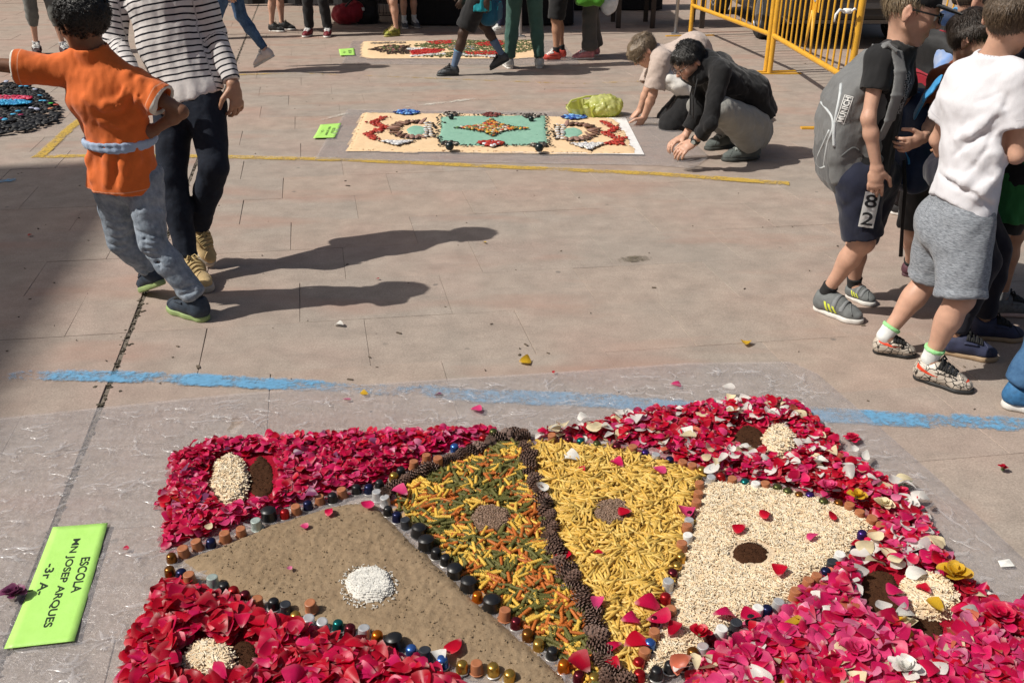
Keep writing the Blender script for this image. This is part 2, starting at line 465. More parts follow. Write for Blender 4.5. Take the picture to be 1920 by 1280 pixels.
# ================================================================ STALLS, FENCES, CAR
M_YFEN = plain('fence_yellow', (0.68, 0.36, 0.03), 0.45, var=0.12, vscale=12, bmp=0.1, coat=0.2)
M_STEEL = plain('galvanised', (0.42, 0.42, 0.43), 0.4, metal=0.7, var=0.1)
M_BLACKC = cloth('black_cloth', (0.012, 0.012, 0.013))
M_DARKT = cloth('dark_tarpaulin', (0.025, 0.024, 0.026))
M_WOODD = plain('dark_wood', (0.035, 0.025, 0.02), 0.6, var=0.3, vscale=8)
def marquee(x0, y0, x1, y1, label, h=2.55, side=True):
    t = thing('marquee', label, 'marquee', ((x0 + x1) / 2, (y0 + y1) / 2, 0)); cx, cy = (x0 + x1) / 2, (y0 + y1) / 2
    for x in (x0, x1):
        for y in (y0, y1):
            s = Soup(); s.tube([(x - cx, y - cy, 0), (x - cx, y - cy, h)], 0.022, 8); s.box((x - cx, y - cy, 0.008), (0.12, 0.12, 0.016)); s.obj('pole', M_STEEL, t)
    s = Soup()
    hx, hy = (x1 - x0) / 2 + .08, (y1 - y0) / 2 + .08
    V = [(-hx, -hy, h), (hx, -hy, h), (hx, hy, h), (-hx, hy, h), (-hx * .1, 0, h + .55), (hx * .1, 0, h + .55)]
    s.add(V, [(0, 1, 5, 4), (1, 2, 5), (2, 3, 4, 5), (3, 0, 4)])
    s.obj('canopy', M_DARKT, t)
    s = Soup()
    for a, b_ in ((0, 1), (1, 2), (2, 3), (3, 0)):
        p, q = np.array(V[a]), np.array(V[b_]); d = (q - p) / 16
        for i in range(16):
            m0, m1 = p + d * i, p + d * (i + 1)
            s.add([m0, m1, m1 - (0, 0, .22), (m0 + m1) / 2 - (0, 0, .28), m0 - (0, 0, .22)], [(0, 1, 2, 3, 4)])
    s.obj('valance', M_DARKT, t)
    if side:
        s = Soup(); n = 60
        for i in range(n):
            xa, xb = -hx + .1 + (2 * hx - .2) * i / n, -hx + .1 + (2 * hx - .2) * (i + 1) / n
            ya, yb = hy - .1 + .03 * math.sin(i * 1.3), hy - .1 + .03 * math.sin((i + 1) * 1.3)
            s.add([(xa, ya, 0.03), (xb, yb, 0.03), (xb, yb, h), (xa, ya, h)], [(0, 1, 2, 3)])
        s.obj('side_wall', M_DARKT, t)
    return t
marquee(-4.4, 11.75, 0.1, 15.2, 'dark open sided marquee on steel poles above the draped tables')
marquee(-9.5, 15.2, -5.2, 18.2, 'dark marquee with a closed back at the far left of the square')
marquee(-4.6, 16.2, -2.0, 19.0, 'small dark marquee behind the children by the bags')
def draped_table(x, y, w, d, label, h=0.74):
    t = thing('draped_table', label, 'table', (x, y, 0))
    s = Soup(); s.box((0, 0, h), (w, d, 0.03)); s.obj('tabletop', M_WOODD, t)
    s = Soup(); n = 90; per = []
    for i in range(n):
        u = i / n * 2 * (w + d)
        if u < w: p = (-w / 2 + u, -d / 2)
        elif u < w + d: p = (w / 2, -d / 2 + u - w)
        elif u < 2 * w + d: p = (w / 2 - (u - w - d), d / 2)
        else: p = (-w / 2, d / 2 - (u - 2 * w - d))
        per.append(p)
    V = [(p[0] * 1.01, p[1] * 1.02, h + .018) for p in per] + [(p[0] * (1.03 + .012 * math.sin(i * .9)), p[1] * (1.06 + .03 * math.sin(i * .9)), 0.02) for i, p in enumerate(per)]
    F = [(i, (i + 1) % n, n + (i + 1) % n, n + i) for i in range(n)] + [tuple(range(n))]
    s.add(V, F); s.obj('black_cloth', M_BLACKC, t)
    for sx in (-1, 1):
        for sy in (-1, 1):
            s = Soup(); s.box((sx * (w / 2 - .06), sy * (d / 2 - .06), h / 2 - .01), (.04, .04, h - .02)); s.obj('leg', M_WOODD, t)
draped_table(-0.30, 13.2, 2.2, 0.8, 'table draped to the ground in black cloth behind the boy in black shorts')
draped_table(1.5, 14.9, 1.5, 0.7, 'table draped in black at the back of the marquee')
t = thing('wooden_table', 'dark wooden table with square legs at the right end of the marquee', 'table', (1.95, 12.9, 0))
s = Soup(); s.box((0, 0, .74), (1.2, .8, .035)); s.obj('tabletop', M_WOODD, t)
for sx in (-.55, -.1, .55):
    for sy in (-.34, .34):
        s = Soup(); s.box((sx, sy, .36), (.06, .06, .72)); s.obj('leg', M_WOODD, t)
# free standing grey pole, guy line pole near the kneeling man
p0 = G(1266, 64)
t = thing('tent_pole', 'slim grey tent pole standing beside the kneeling man in beige', 'pole', p0)
s = Soup(); s.tube([(0, 0, 0), (0.02, 0, 2.5)], 0.022, 10); s.obj('shaft', M_STEEL, t, True)
s = Soup(); s.box((0, 0, .006), (.1, .1, .012)); s.obj('foot', M_STEEL, t)
p0 = G(705, 42)
t = thing('tent_pole', 'slim grey tent pole standing beside the black bag', 'pole', p0)
s = Soup(); s.tube([(0, 0, 0), (0.0, 0, 2.5)], 0.02, 10); s.obj('shaft', M_STEEL, t, True)
s = Soup(); s.box((0, 0, .006), (.1, .1, .012)); s.obj('foot', M_STEEL, t)
# wire crate frame near bare legs
p0 = G(722, 30)
t = thing('wire_crate', 'thin black wire crate standing beside the tent pole', 'crate', p0)
s = Soup()
for z in (0.02, .28, .55): s.tube([(-.2, -.15, z), (.2, -.15, z), (.2, .15, z), (-.2, .15, z), (-.2, -.15, z)], .006, 6)
s.obj('wire_ring', M_WOODD, t)
s = Soup()
for x in (-.2, -.1, 0, .1, .2):
    for y in (-.15, .15): s.tube([(x, y, .01), (x, y, .56)], .005, 6)
s.obj('upright_wire', M_WOODD, t)

def barrier(a, b_, label, plate=False):
    a, b_ = np.array(a), np.array(b_); L = np.linalg.norm(b_ - a); ang = math.atan2(b_[1] - a[1], b_[0] - a[0])
    t = thing('crowd_barrier', label, 'barrier', (a[0], a[1], 0), ang, 'yellow crowd barriers')
    zb, zt = 0.36, 1.06
    for x in (0.02, L - 0.02):
        s = Soup(); s.tube([(x, 0, 0.012), (x, 0, zt)], 0.026, 12); s.obj('post', M_YFEN, t, True, sharp=40)
        s = Soup(); s.box((x, 0, 0.006), (0.05, 0.62, 0.012)); s.obj('foot', M_YFEN, t)
    for z in (zb, zt):
        s = Soup(); s.tube([(0.02, 0, z), (L - .02, 0, z)], 0.023, 12); s.obj('rail', M_YFEN, t, True, sharp=40)
    n = 15
    for i in range(1, n):
        x = L * i / n
        s = Soup(); s.tube([(x, 0, zb), (x, 0, zt)], 0.009, 8); s.obj('bar', M_YFEN, t, True, sharp=40)
    if plate:
        x = L * .5
        s = Soup(); s.box((x, -.014, .84), (.24, .008, .26), bev=.004); pl = s.obj('plate', M_YFEN, t)
        s = Soup(); s.tube([(x - .10, 0, zb), (x, -.004, .72)], .011, 8); s.tube([(x + .10, 0, zb), (x, .004, .72)], .011, 8); s.obj('brace', M_YFEN, t, True)
        for sy in (-1, 1):
            s = Soup(); s.lathe([(.055, -.002), (.055, .002)], 20); o = s.obj('badge', plain('badge_grey', (.33, .33, .33), .5), pl)
            o.rotation_euler = (R(90), 0, 0); o.location = (x, -.014 + sy * .0075, .84)
    return t
barrier((2.53, 9.27), (2.22, 11.85), 'yellow crowd barrier nearest the tent pole, behind the kneeling man')
barrier((2.50, 6.85), (2.54, 9.21), 'yellow crowd barrier with a number plate beside the parked car', True)
barrier((3.47, 8.55), (5.3, 10.4), 'yellow crowd barrier standing behind the boy in the black cap')
# white rag tied to the post
q = P(1589, 21, 6.87)
t = thing('white_tie', 'white plastic strip knotted round the yellow barrier post', 'strip', q)
s = Soup(); s.lathe([(.029, -.016), (.034, -.008), (.034, .008), (.029, .016)], 14); s.obj('knot', plain('white_plastic', (.8, .8, .78), .5), t, True)
s = Soup(); s.tube([(-.03, -.02, 0), (-.07, -.04, .012), (-.095, -.045, -.02), (-.10, -.05, -.07)], [.008, .011, .009, .005], 7)
s.tube([(.02, -.03, .0), (.035, -.04, .02), (.05, -.04, .012)], [.008, .009, .004], 7); s.obj('tail', plain('white_plastic', (.8, .8, .78), .5), t, True)

def car():
    x0, y0 = 3.02, 10.75; W, Lc = 1.74, 4.3
    t = thing('parked_car', 'dark grey estate car parked behind the yellow barrier', 'car', (x0 + W / 2, y0 + Lc / 2, 0))
    body = plain('car_paint', (.045, .046, .05), .22, var=.05, bmp=0, coat=.7, metal=.3)
    trim = plain('car_trim', (.015, .015, .016), .55); glass = plain('car_glass', (.02, .022, .025), .06, bmp=0)
    # body as stations from tail to nose: (y, half width, z low, z belt, half width at the roof, z roof)
    st = [(-2.15, .74, .36, .86, .60, .90), (-2.08, .83, .27, .92, .60, 1.02), (-1.75, .87, .22, .94, .58, 1.44), (-1.0, .87, .22, .93, .60, 1.50), (0.1, .87, .22, .92, .60, 1.47),
          (.75, .87, .22, .91, .52, 1.10), (.95, .87, .22, .90, .70, .93), (1.7, .84, .24, .82, .62, .86), (2.05, .76, .28, .70, .50, .74), (2.15, .66, .38, .60, .42, .62)]
    V, F = [], []; n = 12
    for (y, hw, zl, zb, hr, zr) in st:
        for (x, z) in ((-hw * .86, zl), (-hw, zl + .08), (-hw * 1.02, (zl + zb) / 2 + .05), (-hw * .97, zb), (-hr, zr - .05), (-hr * .8, zr), (hr * .8, zr), (hr, zr - .05), (hw * .97, zb), (hw * 1.02, (zl + zb) / 2 + .05), (hw, zl + .08), (hw * .86, zl)):
            V.append((x, y, z))
    for i in range(len(st) - 1):
        for j in range(n): F.append((i * n + j, i * n + (j + 1) % n, (i + 1) * n + (j + 1) % n, (i + 1) * n + j))
    F += [tuple(range(n - 1, -1, -1)), tuple(range((len(st) - 1) * n, len(st) * n))]
    s = Soup(); s.add(V, F); o = s.obj('body', body, t, True, sharp=28)
    s = Soup(); s.box((0, -2.14, .45), (1.64, .14, .26), bev=.05); s.obj('bumper', trim, t)
    s = Soup(); s.box((0, -2.225, .56), (1.5, .02, .03), bev=.006); s.box((0, -2.2, .50), (.5, .05, .12), bev=.01); s.obj('bumper_strip', plain('strip', (.06, .06, .065), .4), t)
    s = Soup(); s.add([(-.56, -1.80, 1.40), (.56, -1.80, 1.40), (.62, -2.09, 1.0), (-.62, -2.09, 1.0)], [(0, 3, 2, 1)]); s.obj('rear_window', glass, t)
    for sx in (-1, 1):
        s = Soup(); s.box((sx * .72, -2.10, .80), (.16, .10, .22), bev=.02); s.obj('tail_light', plain('tail_red', (.22, .01, .01), .2, bmp=0), t)
        s = Soup(); s.add([(sx * .885, -1.5, .95), (sx * .885, .55, .95), (sx * .64, .0, 1.40), (sx * .62, -1.4, 1.42)], [(0, 1, 2, 3)]); s.obj('side_window', glass, t)
        s = Soup(); s.box((sx * .905, -.2, .50), (.025, 2.3, .06), bev=.008); s.obj('side_strip', trim, t)
        for y in (-1.25, 1.42):
            w = thing('wheel', None, None, (0, 0, 0)); w.parent = t; w.location = (sx * .80, y, .31); w.rotation_euler = (0, R(90), 0)
            s = Soup(); s.lathe([(.20, -.10), (.28, -.105), (.31, -.08), (.31, .08), (.28, .105), (.20, .10)], 28); s.obj('tyre', plain('rubber', (.012, .012, .012), .8), w, True, sharp=40)
            s = Soup(); s.lathe([(.02, .112), (.08, .11), (.19, .095), (.20, .108), (.215, .10), (.215, -.10), (.2, -.108), (.19, -.095), (.08, -.11), (.02, -.112)], 24); s.obj('rim', plain('hubcap', (.45, .46, .48), .3, metal=.8, bmp=0), w, True, sharp=40)
    s = Soup(); s.box((.62, -2.27, .50), (.05, .02, .03), bev=.005); s.obj('reflector', plain('clear_plastic', (.6, .6, .6), .2), t)
car()
# ================================================================ SMOOTH SOLIDS (distance fields -> one continuous surface)
def D_(*v): return np.array(v, float)
def nv(v): v = np.asarray(v, float); return v / (np.linalg.norm(v) + 1e-12)
def poly_sd(p, poly):
    """signed distance to a polygon, negative inside"""
    p = np.asarray(p); d = np.full(len(p), 1e9); ins = np.zeros(len(p), bool); n = len(poly)
    for i in range(n):
        a, b = poly[i], poly[(i + 1) % n]; e = b - a; w = p - a
        t = np.clip((w @ e) / (e @ e + 1e-12), 0, 1); q = w - t[:, None] * e; d = np.minimum(d, (q * q).sum(1))
        c = ((a[1] <= p[:, 1]) & (b[1] > p[:, 1])) | ((b[1] <= p[:, 1]) & (a[1] > p[:, 1]))
        with np.errstate(divide='ignore', invalid='ignore'):
            xx = a[0] + (p[:, 1] - a[1]) / (b[1] - a[1] + (b[1] == a[1])) * (b[0] - a[0])
        ins ^= c & (p[:, 0] < xx)
    return np.where(ins, -1, 1) * np.sqrt(d)
class Solid:
    """rounded cones, ellipsoids and boxes blended into one surface"""
    def __init__(s): s.p = []; s.post = None
    def _add(s, fn, op, k, lo, hi): s.p.append((fn, op, k, np.asarray(lo, float), np.asarray(hi, float))); return s
    def cone(s, a, b, ra, rb, k=0.02, u=None, su=1.0, op='+', capa=False, capb=False, capn=None):
        a = np.asarray(a, float); b = np.asarray(b, float); ab = b - a; L2 = float(ab @ ab) + 1e-12; L = math.sqrt(L2); t_ = ab / L
        if u is not None:
            u = np.asarray(u, float); u = nv(u - t_ * (u @ t_))
        nb = nv(capn) if capn is not None else t_
        def fn(p):
            ap = p - a; t = (ap @ ab) / L2; tc = np.clip(t, 0, 1)
            q = ap - tc[:, None] * ab
            r = ra + (rb - ra) * tc
            if u is None or su == 1.0: d = np.sqrt((q * q).sum(1))
            else:
                qu = q @ u; d2 = (q * q).sum(1) - qu * qu + (qu / su) ** 2; d = np.sqrt(np.maximum(d2, 0))
            d = d - r
            if capb: d = np.maximum(d, (p - b) @ nb)
            if capa: d = np.maximum(d, (a - p) @ t_)
            return d
        m = max(ra, rb) * max(1, su)
        return s._add(fn, op, k, np.minimum(a, b) - m, np.maximum(a, b) + m)
    def ell(s, c, r, M=None, k=0.02, op='+'):
        c = np.asarray(c, float); r = np.asarray(r, float); M = np.eye(3) if M is None else np.asarray(M, float)
        def fn(p):
            q = (p - c) @ M.T
            k0 = np.sqrt(((q / r) ** 2).sum(1)); k1 = np.sqrt(((q / r ** 2) ** 2).sum(1)) + 1e-9
            return k0 * (k0 - 1) / k1
        return s._add(fn, op, k, c - r.max(), c + r.max())
    def box(s, c, h, rd, M=None, k=0.01, op='+'):
        c = np.asarray(c, float); h = np.asarray(h, float) - rd; M = np.eye(3) if M is None else np.asarray(M, float)
        def fn(p):
            q = np.abs((p - c) @ M.T) - h
            return np.sqrt((np.maximum(q, 0) ** 2).sum(1)) + np.minimum(q.max(1), 0) - rd
        m = np.linalg.norm(h) + rd
        return s._add(fn, op, k, c - m, c + m)
    def prism(s, poly, o, ax, ay, hz, rd, k=0.02, op='+'):
        """rounded slab: outline poly in the plane (ax, ay) through o, half thickness hz"""
        poly = np.asarray(poly, float); o = np.asarray(o, float); ax = nv(ax); ay = nv(ay); az = np.cross(ax, ay)
        def fn(p):
            q = p - o; x, y, z = q @ ax, q @ ay, q @ az
            d2 = poly_sd(np.stack([x, y], 1), poly) + rd; dz = np.abs(z) - hz + rd
            return np.minimum(np.maximum(d2, dz), 0) + np.sqrt(np.maximum(d2, 0) ** 2 + np.maximum(dz, 0) ** 2) - rd
        W = o + poly[:, :1] * ax + poly[:, 1:2] * ay
        return s._add(fn, op, k, W.min(0) - hz, W.max(0) + hz)
    def crease(s, pix, Y, r=.007, op='+', k=.034):
        """a fold of the cloth: a ridge (or groove) laid along the surface through the pixels"""
        pts = []
        for (x, y) in pix:
            p = P(x, y, Y); d = nv(np.array([0, 0, CAM_H]) - p); p = p + d * .15
            for _ in range(50): p = p - d * float(np.clip(s.eval(p[None].astype(np.float32))[0], -.02, .02)) * .8
            if abs(float(s.eval(p[None].astype(np.float32))[0])) < .012: pts.append(p)
        n = len(pts) - 1
        for i in range(n):
            ra = r * math.sin(math.pi * (i + .15) / (n + .3)) ** .5; rb = r * math.sin(math.pi * (i + 1.15) / (n + .3)) ** .5; ra *= (.52 if op == '+' else .8); rb *= (.52 if op == '+' else .8)
            s.cone(pts[i], pts[i + 1], ra, rb, k, op=op)
        return s
    def plane(s, o, n, k=0.004, op='&'):
        o = np.asarray(o, float); n = nv(n)
        return s._add(lambda p: (p - o) @ n, op, k, o, o)
    @staticmethod
    def _mix(d, e, op, k):
        if op == '+':
            h = np.maximum(k - np.abs(d - e), 0) / max(k, 1e-6); return np.minimum(d, e) - h * h * k * 0.25
        if op == '-': e = -e
        h = np.maximum(k - np.abs(d - e), 0) / max(k, 1e-6); return np.maximum(d, e) + h * h * k * 0.25
    def eval(s, p):
        d = np.full(len(p), 9.0, dtype=np.float32)
        for fn, op, k, lo, hi in s.p: d = s._mix(d, fn(p).astype(np.float32), op, k)
        if s.post is not None: d = s.post(p, d)
        return d
    def surf(s, h, pad=0.02):
        lo = np.min([q[3] for q in s.p if q[1] == '+'], axis=0) - pad; hi = np.max([q[4] for q in s.p if q[1] == '+'], axis=0) + pad
        B = 8; nb = np.ceil((hi - lo) / (h * B)).astype(int); N = nb * B
        bi = np.stack(np.meshgrid(*[np.arange(n) for n in nb], indexing='ij'), -1).reshape(-1, 3)
        bc = lo + (bi * B + (B - 1) / 2) * h; rad = (B - 1) / 2 * h * math.sqrt(3)
        d = np.full(len(bc), 9.0, dtype=np.float32); pd = []
        for fn, op, k, l_, h_ in s.p:
            e = fn(bc).astype(np.float32); pd.append(e); d = s._mix(d, e, op, k)
        act = np.abs(d) < rad * 1.25 + 0.03
        ai = np.nonzero(act)[0]
        off = np.stack(np.meshgrid(*[np.arange(B)] * 3, indexing='ij'), -1).reshape(-1, 3)
        base = bi[ai] * B
        Pt = (lo + (base[:, None, :] + off[None]) * h).astype(np.float32)
        D = np.full((len(ai), B ** 3), 9.0, dtype=np.float32)
        for (fn, op, k, l_, h_), e in zip(s.p, pd):
            e = e[ai]
            if op == '+': m = e < rad * 1.2 + k + 0.03
            elif op == '-': m = e < rad * 1.2 + k + 0.03
            else: m = e > -(rad * 1.2 + k + 0.03)
            ix = np.nonzero(m)[0]
            if len(ix) == 0: continue
            v = fn(Pt[ix].reshape(-1, 3)).astype(np.float32).reshape(len(ix), -1)
            D[ix] = s._mix(D[ix], v, op, k)
        if s.post is not None: D = s.post(Pt.reshape(-1, 3), D.reshape(-1)).reshape(D.shape)
        full = np.where(d < 0, -1.0, 1.0).astype(np.float32).reshape(nb)
        g = np.repeat(np.repeat(np.repeat(full, B, 0), B, 1), B, 2)
        gi = (base[:, None, :] + off[None]).reshape(-1, 3)
        g[gi[:, 0], gi[:, 1], gi[:, 2]] = D.reshape(-1)
        return surface_nets(g, lo, h)
def surface_nets(g, lo, h):
    S = g < 0
    n = np.zeros(tuple(x - 1 for x in g.shape), dtype=np.int8)
    for i in (0, 1):
        for j in (0, 1):
            for k in (0, 1):
                n += S[i:g.shape[0] - 1 + i, j:g.shape[1] - 1 + j, k:g.shape[2] - 1 + k]
    mask = (n > 0) & (n < 8)
    c = np.argwhere(mask); acc = np.zeros((len(c), 3)); cnt = np.zeros(len(c))
    cor = [(i, j, k) for i in (0, 1) for j in (0, 1) for k in (0, 1)]
    val = {q: g[c[:, 0] + q[0], c[:, 1] + q[1], c[:, 2] + q[2]] for q in cor}
    for q in cor:
        for ax in range(3):
            if q[ax]: continue
            r = list(q); r[ax] = 1; r = tuple(r)
            a, b = val[q], val[r]; m = (a < 0) != (b < 0)
            t = a[m] / (a[m] - b[m])
            pt = np.repeat(np.array([q], float), m.sum(), 0); pt[:, ax] += t
            acc[m] += pt; cnt[m] += 1
    V = lo + (c + acc / np.maximum(cnt, 1)[:, None]) * h
    vid = np.full(mask.shape, -1, dtype=np.int64); vid[mask] = np.arange(len(c))
    F = []
    for ax in range(3):
        a = S.take(range(0, S.shape[ax] - 1), ax); b = S.take(range(1, S.shape[ax]), ax)
        e = np.argwhere(a != b); o1, o2 = [(1, 2), (2, 0), (0, 1)][ax]
        e = e[(e[:, o1] > 0) & (e[:, o2] > 0) & (e[:, o1] < S.shape[o1] - 1) & (e[:, o2] < S.shape[o2] - 1)]
        ins = S[e[:, 0], e[:, 1], e[:, 2]]
        def cell(d1, d2):
            q = e.copy(); q[:, o1] -= d1; q[:, o2] -= d2; return vid[q[:, 0], q[:, 1], q[:, 2]]
        qd = np.stack([cell(1, 1), cell(0, 1), cell(0, 0), cell(1, 0)], 1)
        qd[~ins] = qd[~ins][:, ::-1]
        F.append(qd)
    F = np.concatenate(F); F = F[(F >= 0).all(1)]
    return V, F
def folds(seed, amp, scale=22.0, grain=None, gs=0.25, sharp=True):
    """cloth folds: warped waves, drawn out along the grain direction"""
    r = np.random.default_rng(seed); W = []
    g = None if grain is None else nv(grain)
    for i in range(7):
        k = r.normal(size=3); k /= np.linalg.norm(k)
        if g is not None: k = k - g * (k @ g) * (1 - gs); k /= np.linalg.norm(k)
        W.append((k * scale * r.uniform(.6, 1.7), r.uniform(0, 6.28), r.normal(size=3) * scale * .35, r.uniform(0, 6.28), r.uniform(.4, 1)))
    tot = sum(w[4] for w in W) * .55
    def f(p):
        o = 0
        for k, ph, m, ps, a in W:
            x = p @ k.astype(np.float32) + ph + 1.3 * np.sin(p @ m.astype(np.float32) + ps)
            o = o + a * ((1 - 1.6 * np.abs(np.sin(x * .5))) if sharp else np.sin(x))
        return o / tot * amp
    return f

# ================================================================ PEOPLE
def skin_mat(name, c):
    if name in _mats: return _mats[name]
    m, nt, b = new_mat(name)
    a = nd(nt, 'ShaderNodeAttribute'); a.attribute_name = 'Col'
    n = noise(nt, 40.0, 4); n2 = noise(nt, 400.0, 2)
    cc = mixc(nt, 1.0, a.outputs['Color'], ramp(nt, n.outputs['Fac'], [(0.3, (.90, .87, .86)), (0.7, (1.06, 1.02, 1.0))]).outputs[0], 'MULTIPLY')
    nt.links.new(cc, b.inputs['Base Color']); b.inputs['Roughness'].default_value = .48; b.inputs['Specular IOR Level'].default_value = .4
    b.inputs['Subsurface Weight'].default_value = 0.08; b.inputs['Subsurface Radius'].default_value = (.012, .005, .003)
    bump(nt, b, n2.outputs['Fac'], 0.12, .0008)
    _mats[name] = m; return m
def hair_mat(name, c, c2, scale=(220, 220, 14)):
    if name in _mats: return _mats[name]
    m, nt, b = new_mat(name)
    n = noise(nt, 1.0, 4, .7, vec_scale=scale)
    nt.links.new(ramp(nt, n.outputs['Fac'], [(.3, c), (.72, c2)]).outputs[0], b.inputs['Base Color'])
    b.inputs['Roughness'].default_value = .42; b.inputs['Specular IOR Level'].default_value = .5
    bump(nt, b, n.outputs['Fac'], .8, .004)
    _mats[name] = m; return m
SKIN = {'fair': (.56, .34, .245), 'tan': (.42, .235, .15), 'brown': (.20, .098, .055), 'dark': (.055, .03, .02)}
PERSON_ROOT = [None]
def put(name, V, F, mat, root, col=None, attr=None, smooth=True):
    o = bpy.data.objects[root] if isinstance(root, str) else root
    return link(name, mesh_arrays(name, V - np.array(o.location), F, mat, col=col, attr=attr, smooth=smooth), o)
def foot_frame(heel, toe, roll=0.0):
    x = nv(np.asarray(toe) - heel); up = np.array([0, 0, 1.0]); y = nv(np.cross(up, x)); z = np.cross(x, y)
    return np.array([x, y, z])          # rows: forward, left, up
def shoe(root, heel, toe, upper, sole, H, name='shoe', high=0.0, laces=None, stripes=None, sole_h=.022, hv=.0042, fat=1.0, tongue=None, band=None):
    """a trainer: upper, sole, laces; built in the frame of the foot"""
    M = foot_frame(heel, toe); L = np.linalg.norm(np.asarray(toe) - heel); w = .165 * L * fat
    s = Solid(); sh = sole_h
    s.cone((.185 * L, 0, sh + .27 * L), (.165 * L, 0, sh + .10 * L), .150 * L, .160 * L, .03, (0, 1, 0), .92)
    s.cone((.16 * L, 0, sh + .10 * L), (.42 * L, 0, sh + .135 * L), .155 * L, .150 * L, .03, (0, 1, 0), 1.0)
    s.cone((.24 * L, 0, sh + .24 * L), (.52 * L, 0, sh + .13 * L), .105 * L, .11 * L, .04, (0, 1, 0), .95)
    s.cone((.40 * L, 0, sh + .12 * L), (.72 * L, -.01 * L, sh + .045 * L), .135 * L, .115 * L, .03, (0, 1, 0), 1.25)
    s.cone((.72 * L, -.01 * L, sh + .04 * L), (.87 * L, 0, sh + .03 * L), .11 * L, .09 * L, .03, (0, 1, 0), 1.3)
    if high: s.cone((.185 * L, 0, sh + .18 * L), (.185 * L, 0, sh + (.30 + high) * L), .145 * L, .14 * L, .02, (0, 1, 0), .95)
    s.plane((0, 0, sh - .004), (0, 0, -1), .003)
    top = sh + (.335 + high) * L
    s.plane((.17 * L, 0, top), (-.12, 0, 1), .006)
    s.ell((.18 * L, .20 * L, top + .02 * L), (.12 * L, .09 * L, .07 * L), None, .02, '-'); s.ell((.18 * L, -.20 * L, top + .02 * L), (.12 * L, .09 * L, .07 * L), None, .02, '-')
    s.cone((.20 * L, 0, top + .05), (.20 * L, 0, sh + .20 * L), .112 * L, .105 * L, .01, op='-')
    V, F = s.surf(hv)
    me = mesh_arrays(name, V, F, upper, smooth=True); o = link(name, me, root)
    o.matrix_parent_inverse.identity()
    mw = Matrix(((M[0][0], M[1][0], M[2][0], 0), (M[0][1], M[1][1], M[2][1], 0), (M[0][2], M[1][2], M[2][2], 0), (0, 0, 0, 1)))
    mw.translation = Vector(np.asarray(heel) - np.array(root.location)); o.matrix_basis = mw
    # sole
    q = Solid(); q.cone((.13 * L, 0, sh * .5), (.42 * L, .0, sh * .5), .138 * L, .135 * L, .03, (0, 1, 0), 1.0)
    q.cone((.42 * L, 0, sh * .5), (.72 * L, -.012 * L, sh * .5), .14 * L, .17 * L, .03); q.cone((.72 * L, -.012 * L, sh * .5), (.86 * L, 0, sh * .5), .17 * L, .135 * L, .03)
    q.plane((0, 0, 0), (0, 0, -1), .005); q.plane((0, 0, sh), (0, 0, 1), .005); q.post = None
    V, F = q.surf(hv); 
    if V[:, 2].min() < -.01: V[:, 2] = np.maximum(V[:, 2], -.002)
    link('sole', mesh_arrays('sole', V, F, sole, smooth=True), o)
    def arc(t0, t1, angs, lift):
        out = []
        for i, a_ in enumerate(angs):
            t = t0 + (t1 - t0) * i / (len(angs) - 1); dv = np.array([[0, math.sin(a_), math.cos(a_)]]); c_ = np.array([[t * L, 0, sh + .03 * L]]); r_ = .30 * L
            for _ in range(22): r_ -= s.eval(c_ + dv * r_)[0] * .8
            out.append((c_ + dv * (r_ + lift))[0])
        return out
    if laces is not None:
        for i in range(4):
            t = .42 + i * .075; b = Soup()
            b.tube(arc(t - .02, t + .02, np.linspace(-.62, .62, 7), .0022), .0045, 6); b.tube(arc(t + .02, t - .02, np.linspace(-.62, .62, 7), .003), .0042, 6)
            tag(b.obj('lace', laces, o, True), kind='stuff')
        b = Soup(); z = arc(.38, .40, [0, .01], .006)[0]
        for sy in (-1, 1):
            b.tube([z, z + (.03 * L, sy * .06 * L, .012), z + (.07 * L, sy * .12 * L, -.006), z + (.05 * L, sy * .07 * L, -.004), z + (.01 * L, 0, 0)], .0036, 6)
            b.tube([z + (.01 * L, 0, 0), z + (.09 * L, sy * .05 * L, -.012), z + (.12 * L, sy * .13 * L, -.04)], .0034, 6)
        tag(b.obj('lace_bow', laces, o, True), kind='stuff')
        b = Soup(); b.tube(arc(.36, .60, np.linspace(-.8, -.75, 8), .0015), .005, 6); b.tube(arc(.36, .60, np.linspace(.8, .75, 8), .0015), .005, 6)
        tag(b.obj('eyelet_strip', upper, o, True), kind='stuff')
    b = Soup(); b.tube(arc(.84, .70, np.linspace(-1.35, 0, 8), .0) + arc(.70, .84, np.linspace(0.1, 1.35, 8), .0), .0028, 6); b.obj('toe_seam', upper, o, True)
    if stripes is not None:
        for sy in (-1, 1):
            for i in range(3):
                b = Soup(); x0 = (.36 + .085 * i) * L; pts = []
                for t in np.linspace(0, 1, 7):
                    z = sh + .006 + t * (.175 - .022 * i) * L; x = x0 - t * .075 * L
                    p = np.array([[x, sy * .3 * L, z]]); 
                    for _ in range(12):
                        d = s.eval(p)[0]; p = p - np.array([[0, sy * d, 0]])
                    pts.append(p[0])
                pts = np.array(pts); wv = np.array([.016 * L * 1.3, 0, 0])
                V = np.concatenate([pts - wv + (0, sy * .0022, 0), pts + wv + (0, sy * .0022, 0), pts - wv - (0, sy * .003, 0), pts + wv - (0, sy * .003, 0)]); n = len(pts)
                Fs = []
                for j in range(n - 1):
                    for a_, c_ in ((0, n), (n, 3 * n), (3 * n, 2 * n), (2 * n, 0)): Fs.append((a_ + j, c_ + j, c_ + j + 1, a_ + j + 1))
                b.add(V, Fs); b.obj('side_stripe', stripes, o)
